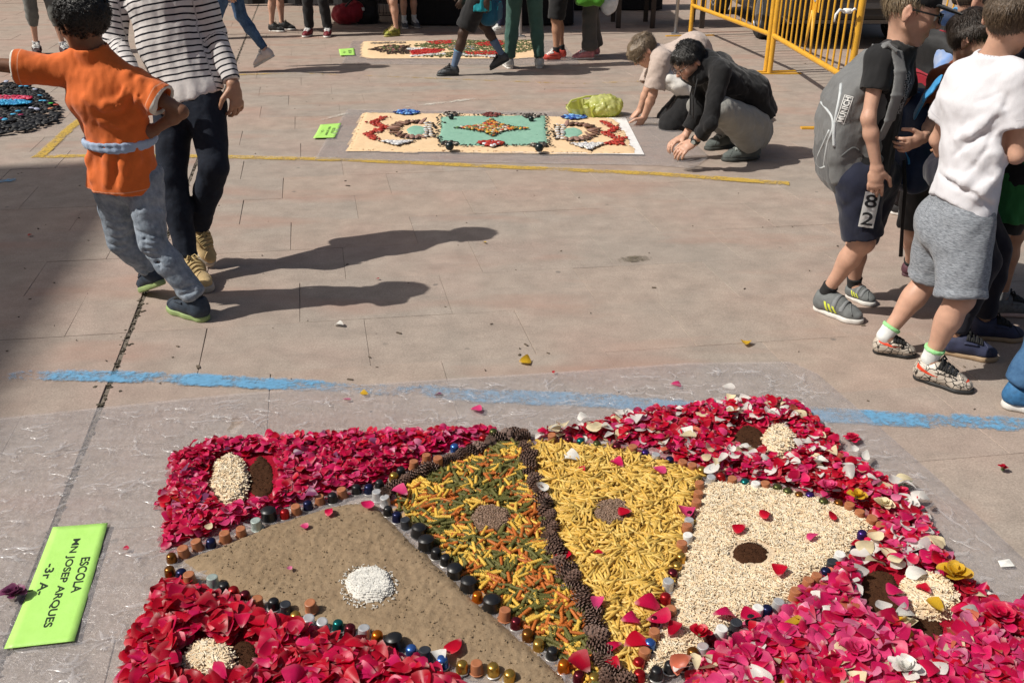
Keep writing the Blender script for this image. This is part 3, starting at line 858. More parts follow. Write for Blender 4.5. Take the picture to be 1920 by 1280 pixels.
    if band is not None:
        for i in range(2):
            t = (.47 + i * .15); b = Soup(); pts = []
            for a_ in np.linspace(-1.25, 1.25, 13):
                dirv = np.array([[0, math.sin(a_), math.cos(a_)]]); c_ = np.array([[t * L, 0, sh + .03 * L]]); r_ = .2 * L
                for _ in range(14): r_ -= s.eval(c_ + dirv * r_)[0] * .9
                pts.append((c_ + dirv * (r_ + .0025))[0])
            pts = np.array(pts); wv = np.array([.042 * L, 0, 0]); n = len(pts); nrm = pts - (t * L, 0, sh + .03 * L); nrm /= np.linalg.norm(nrm, axis=1)[:, None]
            V = np.concatenate([pts - wv, pts + wv - nrm * .002, pts - wv - nrm * .005, pts + wv - nrm * .006]); Fs = []
            for j in range(n - 1):
                for a_, c_ in ((0, n), (n, 3 * n), (3 * n, 2 * n), (2 * n, 0)): Fs.append((a_ + j, a_ + j + 1, c_ + j + 1, c_ + j))
            b.add(V, Fs); b.obj('strap', band, o, True)
    return o, M, L
def ankle_of(heel, toe, H):
    M = foot_frame(heel, toe); L = np.linalg.norm(np.asarray(toe) - heel)
    return np.asarray(heel) + M[0] * .20 * L + M[2] * (.026 + .30 * L)
def hand(s, wr, hd, pn, th, H, curl=0.35, k=.008, spread=0.10, fcurl=None, scale=1.0):
    """palm, four fingers and a thumb: hd along the hand, pn the way the palm faces, th the thumb's side"""
    hd = nv(hd); pn = nv(np.asarray(pn) - hd * (np.asarray(pn) @ hd)); sd = np.cross(hd, pn); sd = sd * (1 if sd @ np.asarray(th) > 0 else -1)
    S = H * scale; pl, pw = .056 * S, .0245 * S
    c0 = np.asarray(wr)
    s.cone(c0, c0 + hd * pl * .55, .0145 * S, .0130 * S, k, sd, 1.35)
    s.cone(c0 + hd * pl * .35, c0 + hd * pl * .95, .0105 * S, .0092 * S, k, sd, 2.2)
    lens = [.040, .045, .042, .033]
    for i in range(4):
        o = (1.5 - i) * .0122 * S
        a = c0 + hd * pl * (.93 if i in (1, 2) else .87) + sd * o
        d = nv(hd + sd * spread * (1.5 - i) * .5); cu = curl if fcurl is None else fcurl[i]
        L = lens[i] * S; ang = 0
        for j, f in enumerate((.46, .31, .26)):
            ang += cu * (.7 if j == 0 else 1.0)
            dj = nv(d * math.cos(ang) + pn * math.sin(ang)); b = a + dj * L * f
            r0 = (.0058 - .0005 * j) * S; s.cone(a, b, r0, r0 * .92, .0025 if j == 0 else .004); a = b
    a = c0 + hd * pl * .25 + sd * .016 * S
    d = nv(hd * .75 + sd * .75 + pn * .35); b = a + d * .030 * S; s.cone(a, b, .0090 * S, .0068 * S, .006)
    d2 = nv(hd * .95 + sd * .25 + pn * (.25 + .5 * curl)); s.cone(b, b + d2 * .027 * S, .0066 * S, .0054 * S, .004)
def head_solid(s, c, f, u, hh, neck):
    l = np.cross(u, f); Mh = np.array([l, f, u]); q = lambda a, b, d: c + (l * a + f * b + u * d) * hh
    s.ell(q(0, -.05, .13), np.array([.335, .42, .365]) * hh, Mh, .02)
    s.ell(q(0, .10, -.08), np.array([.275, .285, .36]) * hh, Mh, .22 * hh)
    s.ell(q(0, .23, -.38), np.array([.125, .12, .11]) * hh, Mh, .14 * hh)
    for e in (-1, 1):
        s.ell(q(e * .165, .24, -.12), np.array([.12, .11, .12]) * hh, Mh, .1 * hh)
        s.cone(q(e * .25, .02, -.20), q(e * .10, .25, -.39), .07 * hh, .07 * hh, .1 * hh)
    s.cone(q(-.15, .33, .085), q(.15, .33, .085), .055 * hh, .055 * hh, .06 * hh)
    for e in (-1, 1): s.ell(q(e * .145, .44, -.005), np.array([.095, .09, .06]) * hh, Mh, .04 * hh, '-')
    s.cone(q(0, .365, .03), q(0, .475, -.115), .032 * hh, .056 * hh, .03 * hh)
    for e in (-1, 1): s.ell(q(e * .058, .40, -.135), np.array([.042, .05, .035]) * hh, Mh, .02 * hh)
    s.cone(q(-.075, .365, -.245), q(.075, .365, -.245), .026 * hh, .026 * hh, .025 * hh)
    s.cone(q(-.06, .365, -.292), q(.06, .365, -.292), .03 * hh, .03 * hh, .02 * hh)
    s.cone(q(-.09, .405, -.267), q(.09, .405, -.267), .010 * hh, .010 * hh, .012 * hh, op='-')
    for e in (-1, 1):
        Me = np.array([nv(l * e + f * -.35), nv(f + l * e * .35), u])
        s.ell(q(e * .370, -.085, -.01), np.array([.035, .078, .128]) * hh, Me, .015 * hh)
        s.ell(q(e * .412, -.065, .015), np.array([.022, .040, .070]) * hh, Me, .015 * hh, '-')
        s.ell(q(e * .362, -.08, -.12), np.array([.035, .045, .05]) * hh, Me, .02 * hh)
    s.cone(q(0, -.10, -.18), neck, .172 * hh, .205 * hh, .06 * hh)
    return q, l, Mh
def person(label, J, H, skin='fair', hair=None, top=None, bottom=None, shoes=None, socks=None, hands=None, hv=.0065, cv=.0085, seed=1, group=None, hh=None, eyes=True, belly=1.0, extra=None):
    base = np.array([(J['heelL'][0] + J['heelR'][0]) / 2, (J['heelL'][1] + J['heelR'][1]) / 2, 0]) if 'base' not in J else np.array([J['base'][0], J['base'][1], 0])
    root = thing('person', label, 'person', base, group=group)
    hh = hh or (.165 * H if H < 1.45 else .137 * H)
    for e in 'LR':
        J.setdefault('ankle' + e, ankle_of(J['heel' + e], J['toe' + e], H))
    sx = nv(J['shL'] - J['shR']); hx = nv(J['hipL'] - J['hipR'])
    pel, chest = (J['hipL'] + J['hipR']) / 2, (J['shL'] + J['shR']) / 2
    up = nv(chest - pel); J.setdefault('waist', pel * .5 + chest * .5); W = J['waist']; neck = J.get('neck', chest + up * .035 * H)
    fw = np.cross(sx, up)                                # the way the chest faces
    fhip = np.cross(hx, up)
    f = nv(J['face']); u = nv(np.asarray(J.get('hup', up)) - f * (np.asarray(J.get('hup', up)) @ f))
    c = J['head']
    # ---- body
    s = Solid()
    s.cone(pel, W, .056 * H, .050 * H, .03, hx, 1.35); s.cone(W, chest - up * .05 * H, .050 * H, .056 * H, .03, sx, 1.4)
    s.cone(J['shL'] * .85 + chest * .15, J['shR'] * .85 + chest * .15, .030 * H, .030 * H, .03); s.cone(chest - up * .05 * H, neck, .05 * H, .03 * H, .04, sx, 1.3)
    for e in 'LR':
        a, b, w = J['sh' + e], J['el' + e], J['wr' + e]
        k_ = .82 if top is not None and top.get('sleeve', .6) > 1 else 1.0
        s.cone(a, b, .0250 * H * k_, .0180 * H * k_, .02); m = b * .70 + w * .30
        s.cone(b, m, .0182 * H * k_, .0192 * H * k_, .02); s.cone(m, w, .0192 * H * k_, .0142 * H, .02)
        a, b, w = J['hip' + e], J['kn' + e], J['ankle' + e]
        k_ = 1.0 if bottom is None or bottom['len'] <= 1.0 else .78
        s.cone(a, b, .050 * H * min(k_, .92), .0325 * H * k_, .03); m = b * .66 + w * .34
        back = -nv(np.cross(hx, nv(w - b))) if True else fw
        if back @ fhip > 0: back = -back
        s.cone(b, m,   .0305 * H * k_, .0285 * H * k_, .02); s.cone(m, w, .0285 * H * k_, .0180 * H * k_, .02)
        s.ell(b * .70 + w * .30 + back * .007 * H, np.array([.028, .028, .07]) * H * k_, np.array([nv(np.cross(back, nv(w - b))), back, nv(w - b)]), .02)
        s.ell(b + -back * .010 * H, np.array([.025, .025, .028]) * H * k_, None, .02)
        s.cone(w, w * .4 + (J['heel' + e] + nv(J['toe' + e] - J['heel' + e]) * .06 * H + np.array([0, 0, .03])) * .6, .0185 * H, .018 * H, .02)
    for e, hd in (hands or {}).items():
        hd = dict(hd); hand(s, J['wr' + e], hd.pop('d'), hd.pop('n'), hd.pop('t'), H, **hd)
    q, l, Mh = head_solid(s, c, f, u, hh, neck)
    V, F = s.surf(hv)
    sk = np.array(SKIN[skin]); C = np.tile(sk, (len(V), 1))
    loc = ((V - c) @ Mh.T) / hh
    def spot(a, b, d, r): return np.clip(1.4 - np.sqrt((((loc - (a, b, d)) / r) ** 2).sum(1)), 0, 1)[:, None]
    rosy = sk * np.array([1.06, .80, .80])
    for e in (-1, 1):
        for (a, b, d, r, cc, am) in ((e * .2, .3, -.13, (.12, .12, .1), rosy, .45), (e * .38, 0, 0, (.08, .12, .16), rosy, .5)):
            w = spot(a, b, d, r) * am; C = C * (1 - w) + cc * w
    w = spot(0, .38, -.268, (.10, .06, .045)) * .7; C = C * (1 - w) + sk * np.array([.95, .55, .55]) * w
    w = spot(0, .47, -.12, (.07, .06, .07)) * .4; C = C * (1 - w) + rosy * w
    if hair is not None:
        for e in (-1, 1):
            w = spot(e * .15, .36, .105, (.095, .08, .026)) * .75; C = C * (1 - w) + np.array(hair['c']) * w
        if hair.get('beard'):
            w = np.clip((np.clip(-.10 - loc[:, 2], 0, .1) * 12) * (np.abs(loc[:, 0]) < .5) * (loc[:, 2] > -.6) * (loc[:, 1] > -.12), 0, 1)[:, None] * (1 - spot(0, .38, -.268, (.10, .08, .045))) * .72
            w = w * np.clip((np.abs(loc[:, 0]) * 4 + (-loc[:, 2] - .22) * 6), 0, 1)[:, None]
            C = C * (1 - w) + np.array(hair['c']) * 1.2 * w
    body = put('body', V, F, skin_mat('skin_' + skin, SKIN[skin]), root, col=C)
    if eyes:
        for e in (-1, 1):
            b = Soup(); prof = [(math.sin(a) * .062 * hh, math.cos(a) * .062 * hh) for a in np.linspace(.02, math.pi - .02, 12)]
            b.lathe(prof, 14); Ve = np.concatenate(b.V); col = np.tile((.72, .70, .66), (len(Ve), 1)); zz = Ve[:, 2] / (.062 * hh)
            col[zz > .86] = (.10, .05, .025); col[zz > .955] = (.01, .01, .01)
            z = nv(f + l * e * .06 - u * .08); x = nv(np.cross(u, z)); y = np.cross(z, x)
            Ve = Ve @ np.array([x, y, z]) + q(e * .145, .335, -.005)
            put('eye', Ve, np.array([g for g in b.F if len(g) == 4]), vcol('eye', .12, .6, bmp=0), root, col=col)
    # ---- hair
    if hair is not None and hair.get('style') != 'none':
        st = hair.get('style', 'short'); t = hair.get('t', .055)
        g = Solid(); g.ell(q(0, -.055, .15), np.array([.335 + t, .42 + t, .365 + t]) * hh, Mh, .02)
        if st == 'long':
            g.ell(q(0, -.16, -.05), np.array([.33 + t, .32 + t, .42]) * hh, Mh, .06)
        if st == 'fringe':
            g.ell(q(0, .25, .13), np.array([.27, .18, .22]) * hh, Mh, .06)
        g.ell(q(0, .43, hair.get('hl', -.17)), np.array([.36, .38, .42]) * hh, Mh, .03 * hh, '-')
        for e in (-1, 1): g.ell(q(e * .40, -.03, -.06), np.array([.13, .12, .17]) * hh, Mh, .02 * hh, '-')
        g.plane(q(0, 0, hair.get('nape', -.10)), -(u - .32 * f), .03 * hh)
        fa = folds(seed + 50, hair.get('amp', .006), 95 if st != 'curly' else 130, None, sharp=False)
        fb = folds(seed + 51, hair.get('amp', .006) * 1.2, 45, None, sharp=True)
        g.post = lambda p, d: d + fa(p) + fb(p)
        V, F = g.surf(hv * .85)
        ho = put('hair', V, F, hair['m'], root)
        # strands lying along the head give the surface and a soft, uneven outline
        rr = np.random.default_rng(seed + 3); n_ = hair.get('tufts', 300); idx = rr.integers(0, len(V), n_)
        p0 = V[idx]; cen = q(0, -.05, .13); n0 = p0 - cen; n0 /= np.linalg.norm(n0, axis=1)[:, None]
        if st == 'curly': fl = np.cross(n0, rr.normal(size=(n_, 3)))
        else:
            gd = -u * .9 + f * .35; fl = gd[None] + .28 * rr.normal(size=(n_, 3)); fl = fl - n0 * (fl * n0).sum(1)[:, None]
            if st == 'fringe':
                m = rr.random(n_) < .5; fl[m] = fl[m] * .6 + D_(0, 0, -.7)
        fl /= np.linalg.norm(fl, axis=1)[:, None] + 1e-9
        L = hh * rr.uniform(*dict(curly=(.06, .12), fringe=(.10, .22)).get(st, (.07, .16)), n_)[:, None]
        w = np.cross(n0, fl); w = w / (np.linalg.norm(w, axis=1)[:, None] + 1e-9) * hh * (.010 if st == 'curly' else .0055)
        lf = hh * (.022 if st == 'curly' else .010)
        a_ = p0 - n0 * .003; b_ = p0 + fl * L * .5 + n0 * lf; d_ = p0 + fl * L + n0 * hh * rr.uniform(-.02, .02, (n_, 1))
        TV = np.stack([a_ - w, a_ + w, b_ + w * .8, b_ - w * .8, d_ - w * .15, d_ + w * .15], 1).reshape(-1, 3)
        k_ = np.arange(n_)[:, None] * 6; TF = np.concatenate([k_ + np.array([[0, 1, 2, 3]]), k_ + np.array([[3, 2, 5, 4]])])
        tg = put('strand', TV, TF, hair['m'], root, smooth=False); tg.parent = ho; tag(tg, kind='stuff')
    # ---- clothes
    if bottom is not None:
        b = Solid(); lo_ = bottom.get('loose', 1.15); kk = bottom.get('k', .035)
        wtop = pel + up * bottom.get('rise', .055) * H
        b.cone(pel - up * .01 * H, wtop, .066 * H * min(lo_, 1.2), .058 * H, .03, hx, 1.33, capb=True)
        if bottom.get('seat', True): b.ell(pel - fhip * .02 * H - up * .02 * H, np.array([.085, .062, .06]) * H * min(lo_, 1.18), np.array([hx, fhip, up]), .03)
        for e in 'LR':
            h_, kn, an = J['hip' + e], J['kn' + e], J['ankle' + e]; ln = bottom['len']
            if ln <= 1.0:
                end = h_ + (kn - h_) * ln
                b.cone(h_, end, .060 * H * lo_, (.050 if ln < .95 else .046) * H * lo_ * bottom.get('flare', 1.08), kk, None, 1, capb=True)
            else:
                end = kn + (an - kn) * (ln - 1)
                b.cone(h_, kn, .058 * H * lo_, .041 * H * lo_, kk); m = kn * .6 + end * .4
                b.cone(kn, m, .041 * H * lo_, .040 * H * lo_, .02); b.cone(m, end, .040 * H * lo_, bottom.get('cuff', .031) * H * lo_, .02, capb=True)
                if ln > 1.8 and bottom.get('stack', True):
                    for j in range(3):
                        cpt = an + (kn - an) * (.06 + .07 * j); t_ = nv(kn - an)
                        b.ell(cpt, np.array([.033, .033, .016]) * H * lo_ * bottom.get('cuff', .031) / .031, np.array([nv(np.cross(t_, fw)), nv(np.cross(t_, np.cross(t_, fw))), t_]), .008)
        for cr in bottom.get('creases', []): b.crease(*cr)
        if bottom['len'] <= 1.0:
            for e in 'LR':
                h_, kn = J['hip' + e], J['kn' + e]; en = h_ + (kn - h_) * bottom['len']; t_ = nv(kn - h_)
                r_ = (.050 if bottom['len'] < .95 else .046) * H * lo_ * bottom.get('flare', 1.08) - .013
                b.cone(en - t_ * .06 * H, en + t_ * .03, r_ * .75, r_ + .002, .004, op='-')
                if bottom.get('roll'): b.cone(en - t_ * .022 * H, en - t_ * .004 * H, r_ + .017, r_ + .019, .004, capa=True, capb=True); b.cone(en - t_ * .03 * H, en + t_ * .03, r_ * .9, r_ + .002, .003, op='-')
        fa = folds(seed + 10, bottom.get('amp', .005), bottom.get('fs', 75), bottom.get('grain'), .4)
        b.post = lambda p, d: d + fa(p)
        V, F = b.surf(cv); put(bottom.get('name', 'trousers'), V, F, bottom['m'], root)
        if bottom.get('solid_out') is not None: bottom['solid_out'].append(b)
    if top is not None:
        b = Solid(); lo_ = top.get('loose', 1.12)
        hem = J.get('hem', pel - up * top.get('drop', .03) * H)
        rh, rw, rc = .064 * H * lo_ * top.get('hemw', 1.0), .056 * H * lo_ * belly, .062 * H * lo_
        b.cone(W, hem, rw, rh, .03, hx, 1.38, capb=True, capn=J.get('hemn'))
        b.cone(W, chest - up * .055 * H, rw, rc, .04, sx, 1.42)
        b.cone(J['shL'] - sx * .012 * H, J['shR'] + sx * .012 * H, .034 * H * lo_, .034 * H * lo_, .04)
        b.cone(chest - up * .055 * H, chest, rc, .045 * H, .03, sx, 1.4)
        for e in 'LR':
            b.cone(J['sh' + e], neck, .030 * H, .034 * H, .03)
            sl = top.get('sleeve', .6); a, el, w = J['sh' + e], J['el' + e], J['wr' + e]
            if sl <= 1: b.cone(a, a + (el - a) * sl, .036 * H * lo_, .034 * H * lo_ * top.get('sflare', 1.1), .025, capb=True)
            else:
                b.cone(a, el, .034 * H * lo_, .027 * H * lo_, .025); b.cone(el, el + (w - el) * (sl - 1), .027 * H * lo_, .0205 * H * lo_ * top.get('cuff', 1.0), .02, capb=True)
        nd_ = nv(c - u * .3 * hh - neck); b.cone(neck - up * .02 * H, neck + nd_ * top.get('collar', .05) * hh, .29 * hh, .285 * hh, .015, capb=True); b.cone(neck + nd_ * .0 * hh, neck + nd_ * .4 * hh, .245 * hh, .25 * hh, .006, op='-')
        if top.get('hood'):
            g = neck - fw * .055 * H
            b.ell(g, np.array([.085, .055, .05]) * H, np.array([sx, fw, up]), .03)
            b.cone(g + sx * .05 * H + fw * .03 * H, g + sx * .03 * H + fw * .075 * H - up * .01 * H, .03 * H, .022 * H, .02); b.cone(g - sx * .05 * H + fw * .03 * H, g - sx * .03 * H + fw * .075 * H - up * .01 * H, .03 * H, .022 * H, .02)
        for cr in top.get('creases', []): b.crease(*cr)
        for e in 'LR':
            sl = top.get('sleeve', .6)
            if sl <= 1:
                a, el = J['sh' + e], J['el' + e]; en = a + (el - a) * sl; t_ = nv(el - a); r_ = .034 * H * lo_ * top.get('sflare', 1.1) - .013
                b.cone(en - t_ * .05 * H, en + t_ * .04, r_ * .7, r_ + .003, .004, op='-')
        for (a, b2, ra, rb, op) in top.get('extra', []): b.cone(a, b2, ra, rb, .03, op=op)
        fa = folds(seed + 20, top.get('amp', .006), top.get('fs', 65), top.get('grain', up), .14)
        fb = folds(seed + 21, top.get('amp', .006) * .5, top.get('fs', 65) * 1.9, top.get('grain', up), .22)
        fc = folds(seed + 22, top.get('amp', .006) * .32, 170, top.get('grain', up), .12)
        b.post = lambda p, d: d + fa(p) + fb(p) + fc(p)
        V, F = b.surf(cv)
        # distance along the cloth, for printed stripes and bands
        ds = (V - hem) @ up; su_ = ds.copy(); edge = ds.copy()
        for e in 'LR':
            a, el = J['sh' + e], J['el' + e]; L = np.linalg.norm(el - a); t = ((V - a) @ (el - a)) / L
            dd = np.linalg.norm(V - (a + np.clip(t, 0, None)[:, None] * (el - a) / L), axis=1)
            far_ = ((V - chest) @ sx) * (1 if e == 'L' else -1) > .10 * H
            m = (dd < .062 * H) & (t > .02 * H) & far_
            if sl > 1:
                w = J['wr' + e]; Lw = np.linalg.norm(w - el); tw = ((V - el) @ (w - el)) / Lw
                dw = np.linalg.norm(V - (el + np.clip(tw, 0, None)[:, None] * (w - el) / Lw), axis=1)
                m = ((dd < .05 * H) & (t > .03 * H) & (dd < dw + .01) & far_); mw_ = (dw < .045 * H) & (tw > 0) & ~m & far_
                su_[m] = 10 - t[m]; su_[mw_] = 10 - (L + tw[mw_]); edge[m | mw_] = 1
            else:
                su_[m] = 10 - t[m]; edge[m] = (L * sl - t[m])
        put(top.get('name', 'shirt'), V, F, top['m'], root, attr={'su': su_, 'edge': edge})
        if top.get('solid_out') is not None: top['solid_out'].append(b)
    if socks is not None:
        for e in 'LR':
            a = J['ankle' + e]; t_ = nv(J['kn' + e] - a); b = Solid(); hs = socks.get('h', .035) * H
            Mf = foot_frame(J['heel' + e], J['toe' + e]); b.cone(a - Mf[2] * .032 * H + Mf[0] * .012 * H, a, .0175 * H, .0205 * H, .01); b.cone(a, a + t_ * hs, .0205 * H, .0255 * H * (1.0 if hs < .06 * H else 1.22), .01, capb=True)
            V, F = b.surf(cv * .7)
            so = put('sock', V, F, socks['m'], root)
            if socks.get('cuff'):
                b = Solid(); b.cone(a + t_ * (hs - .010), a + t_ * (hs + .004), .0265 * H, .0270 * H, .004, capa=True, capb=True); V, F = b.surf(cv * .6); put('cuff', V, F, socks['cuff'], root).parent = so
    if shoes is not None:
        for e in 'LR':
            kw = {k: v for k, v in shoes.items() if k not in ('upper', 'sole')}
            shoe(root, J['heel' + e], J['toe' + e], shoes['upper'], shoes['sole'], H, **kw)
    return root, J
# ---------------------------------------------------------------- cloth and shoe materials
def striped_shirt():
    m, nt, b = new_mat('striped_jersey')
    a = nd(nt, 'ShaderNodeAttribute'); a.attribute_name = 'su'
    n = noise(nt, 9.0, 2)
    v = math_(nt, 'ADD', a.outputs['Fac'], math_(nt, 'MULTIPLY', n.outputs['Fac'], 0.010))
    v = math_(nt, 'MODULO', math_(nt, 'ADD', v, 10.0), 0.0265)
    st = ramp(nt, math_(nt, 'DIVIDE', v, 0.0265), [(0.0, 1), (0.265, 1), (0.30, 0)]); st.color_ramp.interpolation = 'LINEAR'
    # the lowest band of the hem is plain white
    hem = math_(nt, 'GREATER_THAN', a.outputs['Fac'], 0.058)
    f = math_(nt, 'MULTIPLY', st.outputs[0], hem)
    n2 = noise(nt, 30.0, 4)
    w = ramp(nt, n2.outputs['Fac'], [(0.3, (.60, .57, .56)), (0.7, (.72, .69, .67))]).outputs[0]
    nt.links.new(mixc(nt, f, w, (.012, .012, .018)), b.inputs['Base Color'])
    b.inputs['Roughness'].default_value = .9; b.inputs['Specular IOR Level'].default_value = .2
    nf = noise(nt, 20.0, 2, .5, dist=.3); p = bump(nt, b, nf.outputs['Fac'], .3, .012); nw = noise(nt, 800.0, 2); bump(nt, b, nw.outputs['Fac'], .2, .001, p)
    return m
def trimmed_shirt(name, c, trim, line=(.75, .5, .35), var=.12, fold=.4):
    m = cloth(name, c, var, fold=fold); nt = m.node_tree; b = nt.nodes['Principled BSDF']
    src = b.inputs['Base Color'].links[0].from_socket
    a = nd(nt, 'ShaderNodeAttribute'); a.attribute_name = 'edge'
    e1 = math_(nt, 'LESS_THAN', a.outputs['Fac'], 0.005)
    ln = math_(nt, 'MULTIPLY', math_(nt, 'GREATER_THAN', a.outputs['Fac'], 0.024), math_(nt, 'LESS_THAN', a.outputs['Fac'], 0.0275))
    c1 = mixc(nt, math_(nt, 'MULTIPLY', ln, .45), src, line)
    nt.links.new(mixc(nt, e1, c1, trim), b.inputs['Base Color']); return m
def denim(name, c, c2, fold=.6):
    m, nt, b = new_mat(name)
    n = noise(nt, 7.0, 5, .7); n2 = noise(nt, 55.0, 4, .7)
    f = math_(nt, 'ADD', math_(nt, 'MULTIPLY', n.outputs['Fac'], .65), math_(nt, 'MULTIPLY', n2.outputs['Fac'], .35))
    nt.links.new(ramp(nt, f, [(.34, c), (.64, c2)]).outputs[0], b.inputs['Base Color'])
    b.inputs['Roughness'].default_value = .85; b.inputs['Specular IOR Level'].default_value = .25
    nf = noise(nt, 30.0, 2, .5, dist=.3); p = bump(nt, b, nf.outputs['Fac'], fold * .7, .012); nw = noise(nt, 700.0, 2); bump(nt, b, nw.outputs['Fac'], .25, .001, p)
    return m
def melange(name, c, c2):
    m, nt, b = new_mat(name)
    n = noise(nt, 60.0, 4, .7, vec_scale=(1, 1, 5)); n2 = noise(nt, 10, 3)
    nt.links.new(ramp(nt, n.outputs['Fac'], [(.36, c), (.62, c2)]).outputs[0], b.inputs['Base Color'])
    b.inputs['Roughness'].default_value = .9; b.inputs['Sheen Weight'].default_value = .15
    p = bump(nt, b, n2.outputs['Fac'], .4, .02); bump(nt, b, n.outputs['Fac'], .3, .001, p); return m
def veined_leather():
    m, nt, b = new_mat('veined_upper')
    tc = nd(nt, 'ShaderNodeTexCoord'); nz = noise(nt, 14, 2)
    mx = mixc(nt, .06, tc.outputs['Object'], nz.outputs['Color'])
    vo = nd(nt, 'ShaderNodeTexVoronoi', Scale=42.0); vo.feature = 'DISTANCE_TO_EDGE'; nt.links.new(mx, vo.inputs['Vector'])
    r = ramp(nt, vo.outputs['Distance'], [(.035, (.012, .011, .010)), (.07, (.50, .44, .37))])
    sep = nd(nt, 'ShaderNodeSeparateXYZ'); nt.links.new(tc.outputs['Object'], sep.inputs[0])
    x, y, z = sep.outputs
    # red toe cap and a red curved mark sweeping along the outer side
    toe = math_(nt, 'MULTIPLY', math_(nt, 'GREATER_THAN', x, .178), math_(nt, 'GREATER_THAN', z, .043))
    t = math_(nt, 'DIVIDE', math_(nt, 'SUBTRACT', x, .008), .085)
    mid = math_(nt, 'ADD', math_(nt, 'MULTIPLY', math_(nt, 'POWER', math_(nt, 'SUBTRACT', 1.0, t, True), 2.2), .020), .046)
    wdt = math_(nt, 'MULTIPLY', math_(nt, 'SUBTRACT', 1.0, t, True), .0085)
    dz = math_(nt, 'ABSOLUTE', math_(nt, 'SUBTRACT', z, mid))
    sw = math_(nt, 'MULTIPLY', math_(nt, 'LESS_THAN', dz, wdt), math_(nt, 'GREATER_THAN', t, 0.02))
    f = math_(nt, 'MAXIMUM', toe, sw)
    nt.links.new(mixc(nt, f, r.outputs[0], (.62, .06, .02)), b.inputs['Base Color']); b.inputs['Roughness'].default_value = .4
    return m
M_SOLEW = plain('sole_white', (.66, .64, .60), .6); M_SOLEB = plain('sole_black', (.02, .02, .02), .6); M_SOLELIME = plain('sole_lime', (.27, .36, .14), .6)
M_LACEB = plain('lace_black', (.012, .012, .012), .8); M_LACEW = plain('lace_white', (.7, .7, .68), .8); M_LACEY = plain('lace_yellow', (.50, .37, .17), .8)
H_BLACK = hair_mat('hair_black', (.004, .0035, .003), (.022, .019, .016)); H_DKBROWN = hair_mat('hair_dark_brown', (.010, .006, .004), (.05, .033, .022))
H_BROWN = hair_mat('hair_brown', (.045, .028, .016), (.15, .10, .058)); H_BLOND = hair_mat('hair_dark_blond', (.07, .05, .03), (.30, .22, .13))
def J_(**k): return {a: np.asarray(b, float) for a, b in k.items()}

# ================================================================ ORANGE BOY
J = J_(heelR=G(389, 603), toeR=G(318, 578), heelL=P(306, 534, 3.62), toeL=G(268, 548),
       hipL=P(208, 338, 3.56), hipR=P(268, 330, 3.52), knL=P(228, 452, 3.62), knR=P(287, 455, 3.46),
       shL=P(108, 132, 3.50), shR=P(258, 158, 3.48), waist=P(225, 258, 3.52), neck=P(172, 92, 3.50), head=P(155, 42, 3.50),
       elL=P(-25, 120, 3.46), wrL=P(-125, 105, 3.40), elR=P(340, 210, 3.44), wrR=P(290, 243, 3.50),
       face=D_(-.80, .50, -.22), hup=D_(-.05, .15, 1), hem=P(236, 352, 3.53), hemn=D_(-.08, 0, -1))
orange = []
M_OR = trimmed_shirt('orange_cotton', (.72, .155, .030), (.72, .68, .60))
OB, _ = person('boy in an orange shirt with a blue waist cloth, arm stretched out', J, 1.30, 'brown',
    dict(m=H_BLACK, c=(.01, .008, .007), style='curly', t=.080, amp=.007, nape=-.26, tufts=5000, hl=-.2),
    dict(m=M_OR, sleeve=.60, loose=1.16, amp=.0035, fs=60, sflare=1.25, hemw=1.20,
        creases=[([(262, 150), (262, 185), (250, 215), (225, 232), (190, 228)], 3.45, .012), ([(240, 140), (240, 170), (225, 195), (195, 200), (160, 185)], 3.45, .010), ([(285, 165), (282, 200), (270, 225), (245, 248)], 3.45, .011),
                 ([(118, 172), (135, 205), (158, 235)], 3.45, .0035, '-', .012), ([(262, 178), (255, 205), (235, 226)], 3.45, .0035, '-', .012), ([(240, 165), (228, 190), (200, 208)], 3.45, .003, '-', .012), ([(175, 275), (168, 300), (172, 335)], 3.48, .008), ([(200, 272), (205, 300), (200, 345)], 3.48, .008), ([(250, 262), (255, 300), (245, 335)], 3.48, .008), ([(225, 270), (230, 310), (226, 350)], 3.48, .007)], name='shirt', solid_out=orange, grain=D_(.35, 0, 1)),
    dict(m=denim('washed_denim', (.11, .14, .18), (.36, .41, .47)), len=1.93, loose=1.04, amp=.004, fs=90, cuff=.036, seat=False, name='jeans',
        creases=[([(254, 432 + 10 * i), (272, 439 + 10 * i), (296, 442 + 10 * i), (314, 452 + 10 * i)], 3.42, .0045, '-', .012) for i in range(6)] + [([(203, 400 + 14 * i), (220, 406 + 14 * i), (240, 402 + 14 * i)], 3.58, .0045, '-', .012) for i in range(6)] + [([(314, 536 + 11 * i), (340, 543 + 11 * i), (366, 534 + 11 * i)], 3.40, .005, '-', .014) for i in range(4)] + [([(262, 490 + 8 * i), (280, 497 + 8 * i), (300, 492 + 8 * i)], 3.6, .0045, '-', .012) for i in range(3)] + [([(275, 375), (262, 392), (240, 398)], 3.45, .0045, '-', .012), ([(290, 372), (300, 390), (310, 395)], 3.42, .0045, '-', .012)]),
    dict(upper=plain('navy_mesh', (.022, .035, .055), .7, var=.3, vscale=60), sole=M_SOLELIME, sole_h=.026, laces=M_LACEB),
    dict(m=M_SOLEB, h=.03), dict(R=dict(d=D_(-.9, -.1, -.25), n=D_(0, 1, -.1), t=D_(0, 0, 1), curl=.5), L=dict(d=D_(-1, -.1, .05), n=D_(0, .2, -1), t=D_(0, 1, 0), curl=.1)), hv=.0055, cv=.006, seed=11, hh=.205)
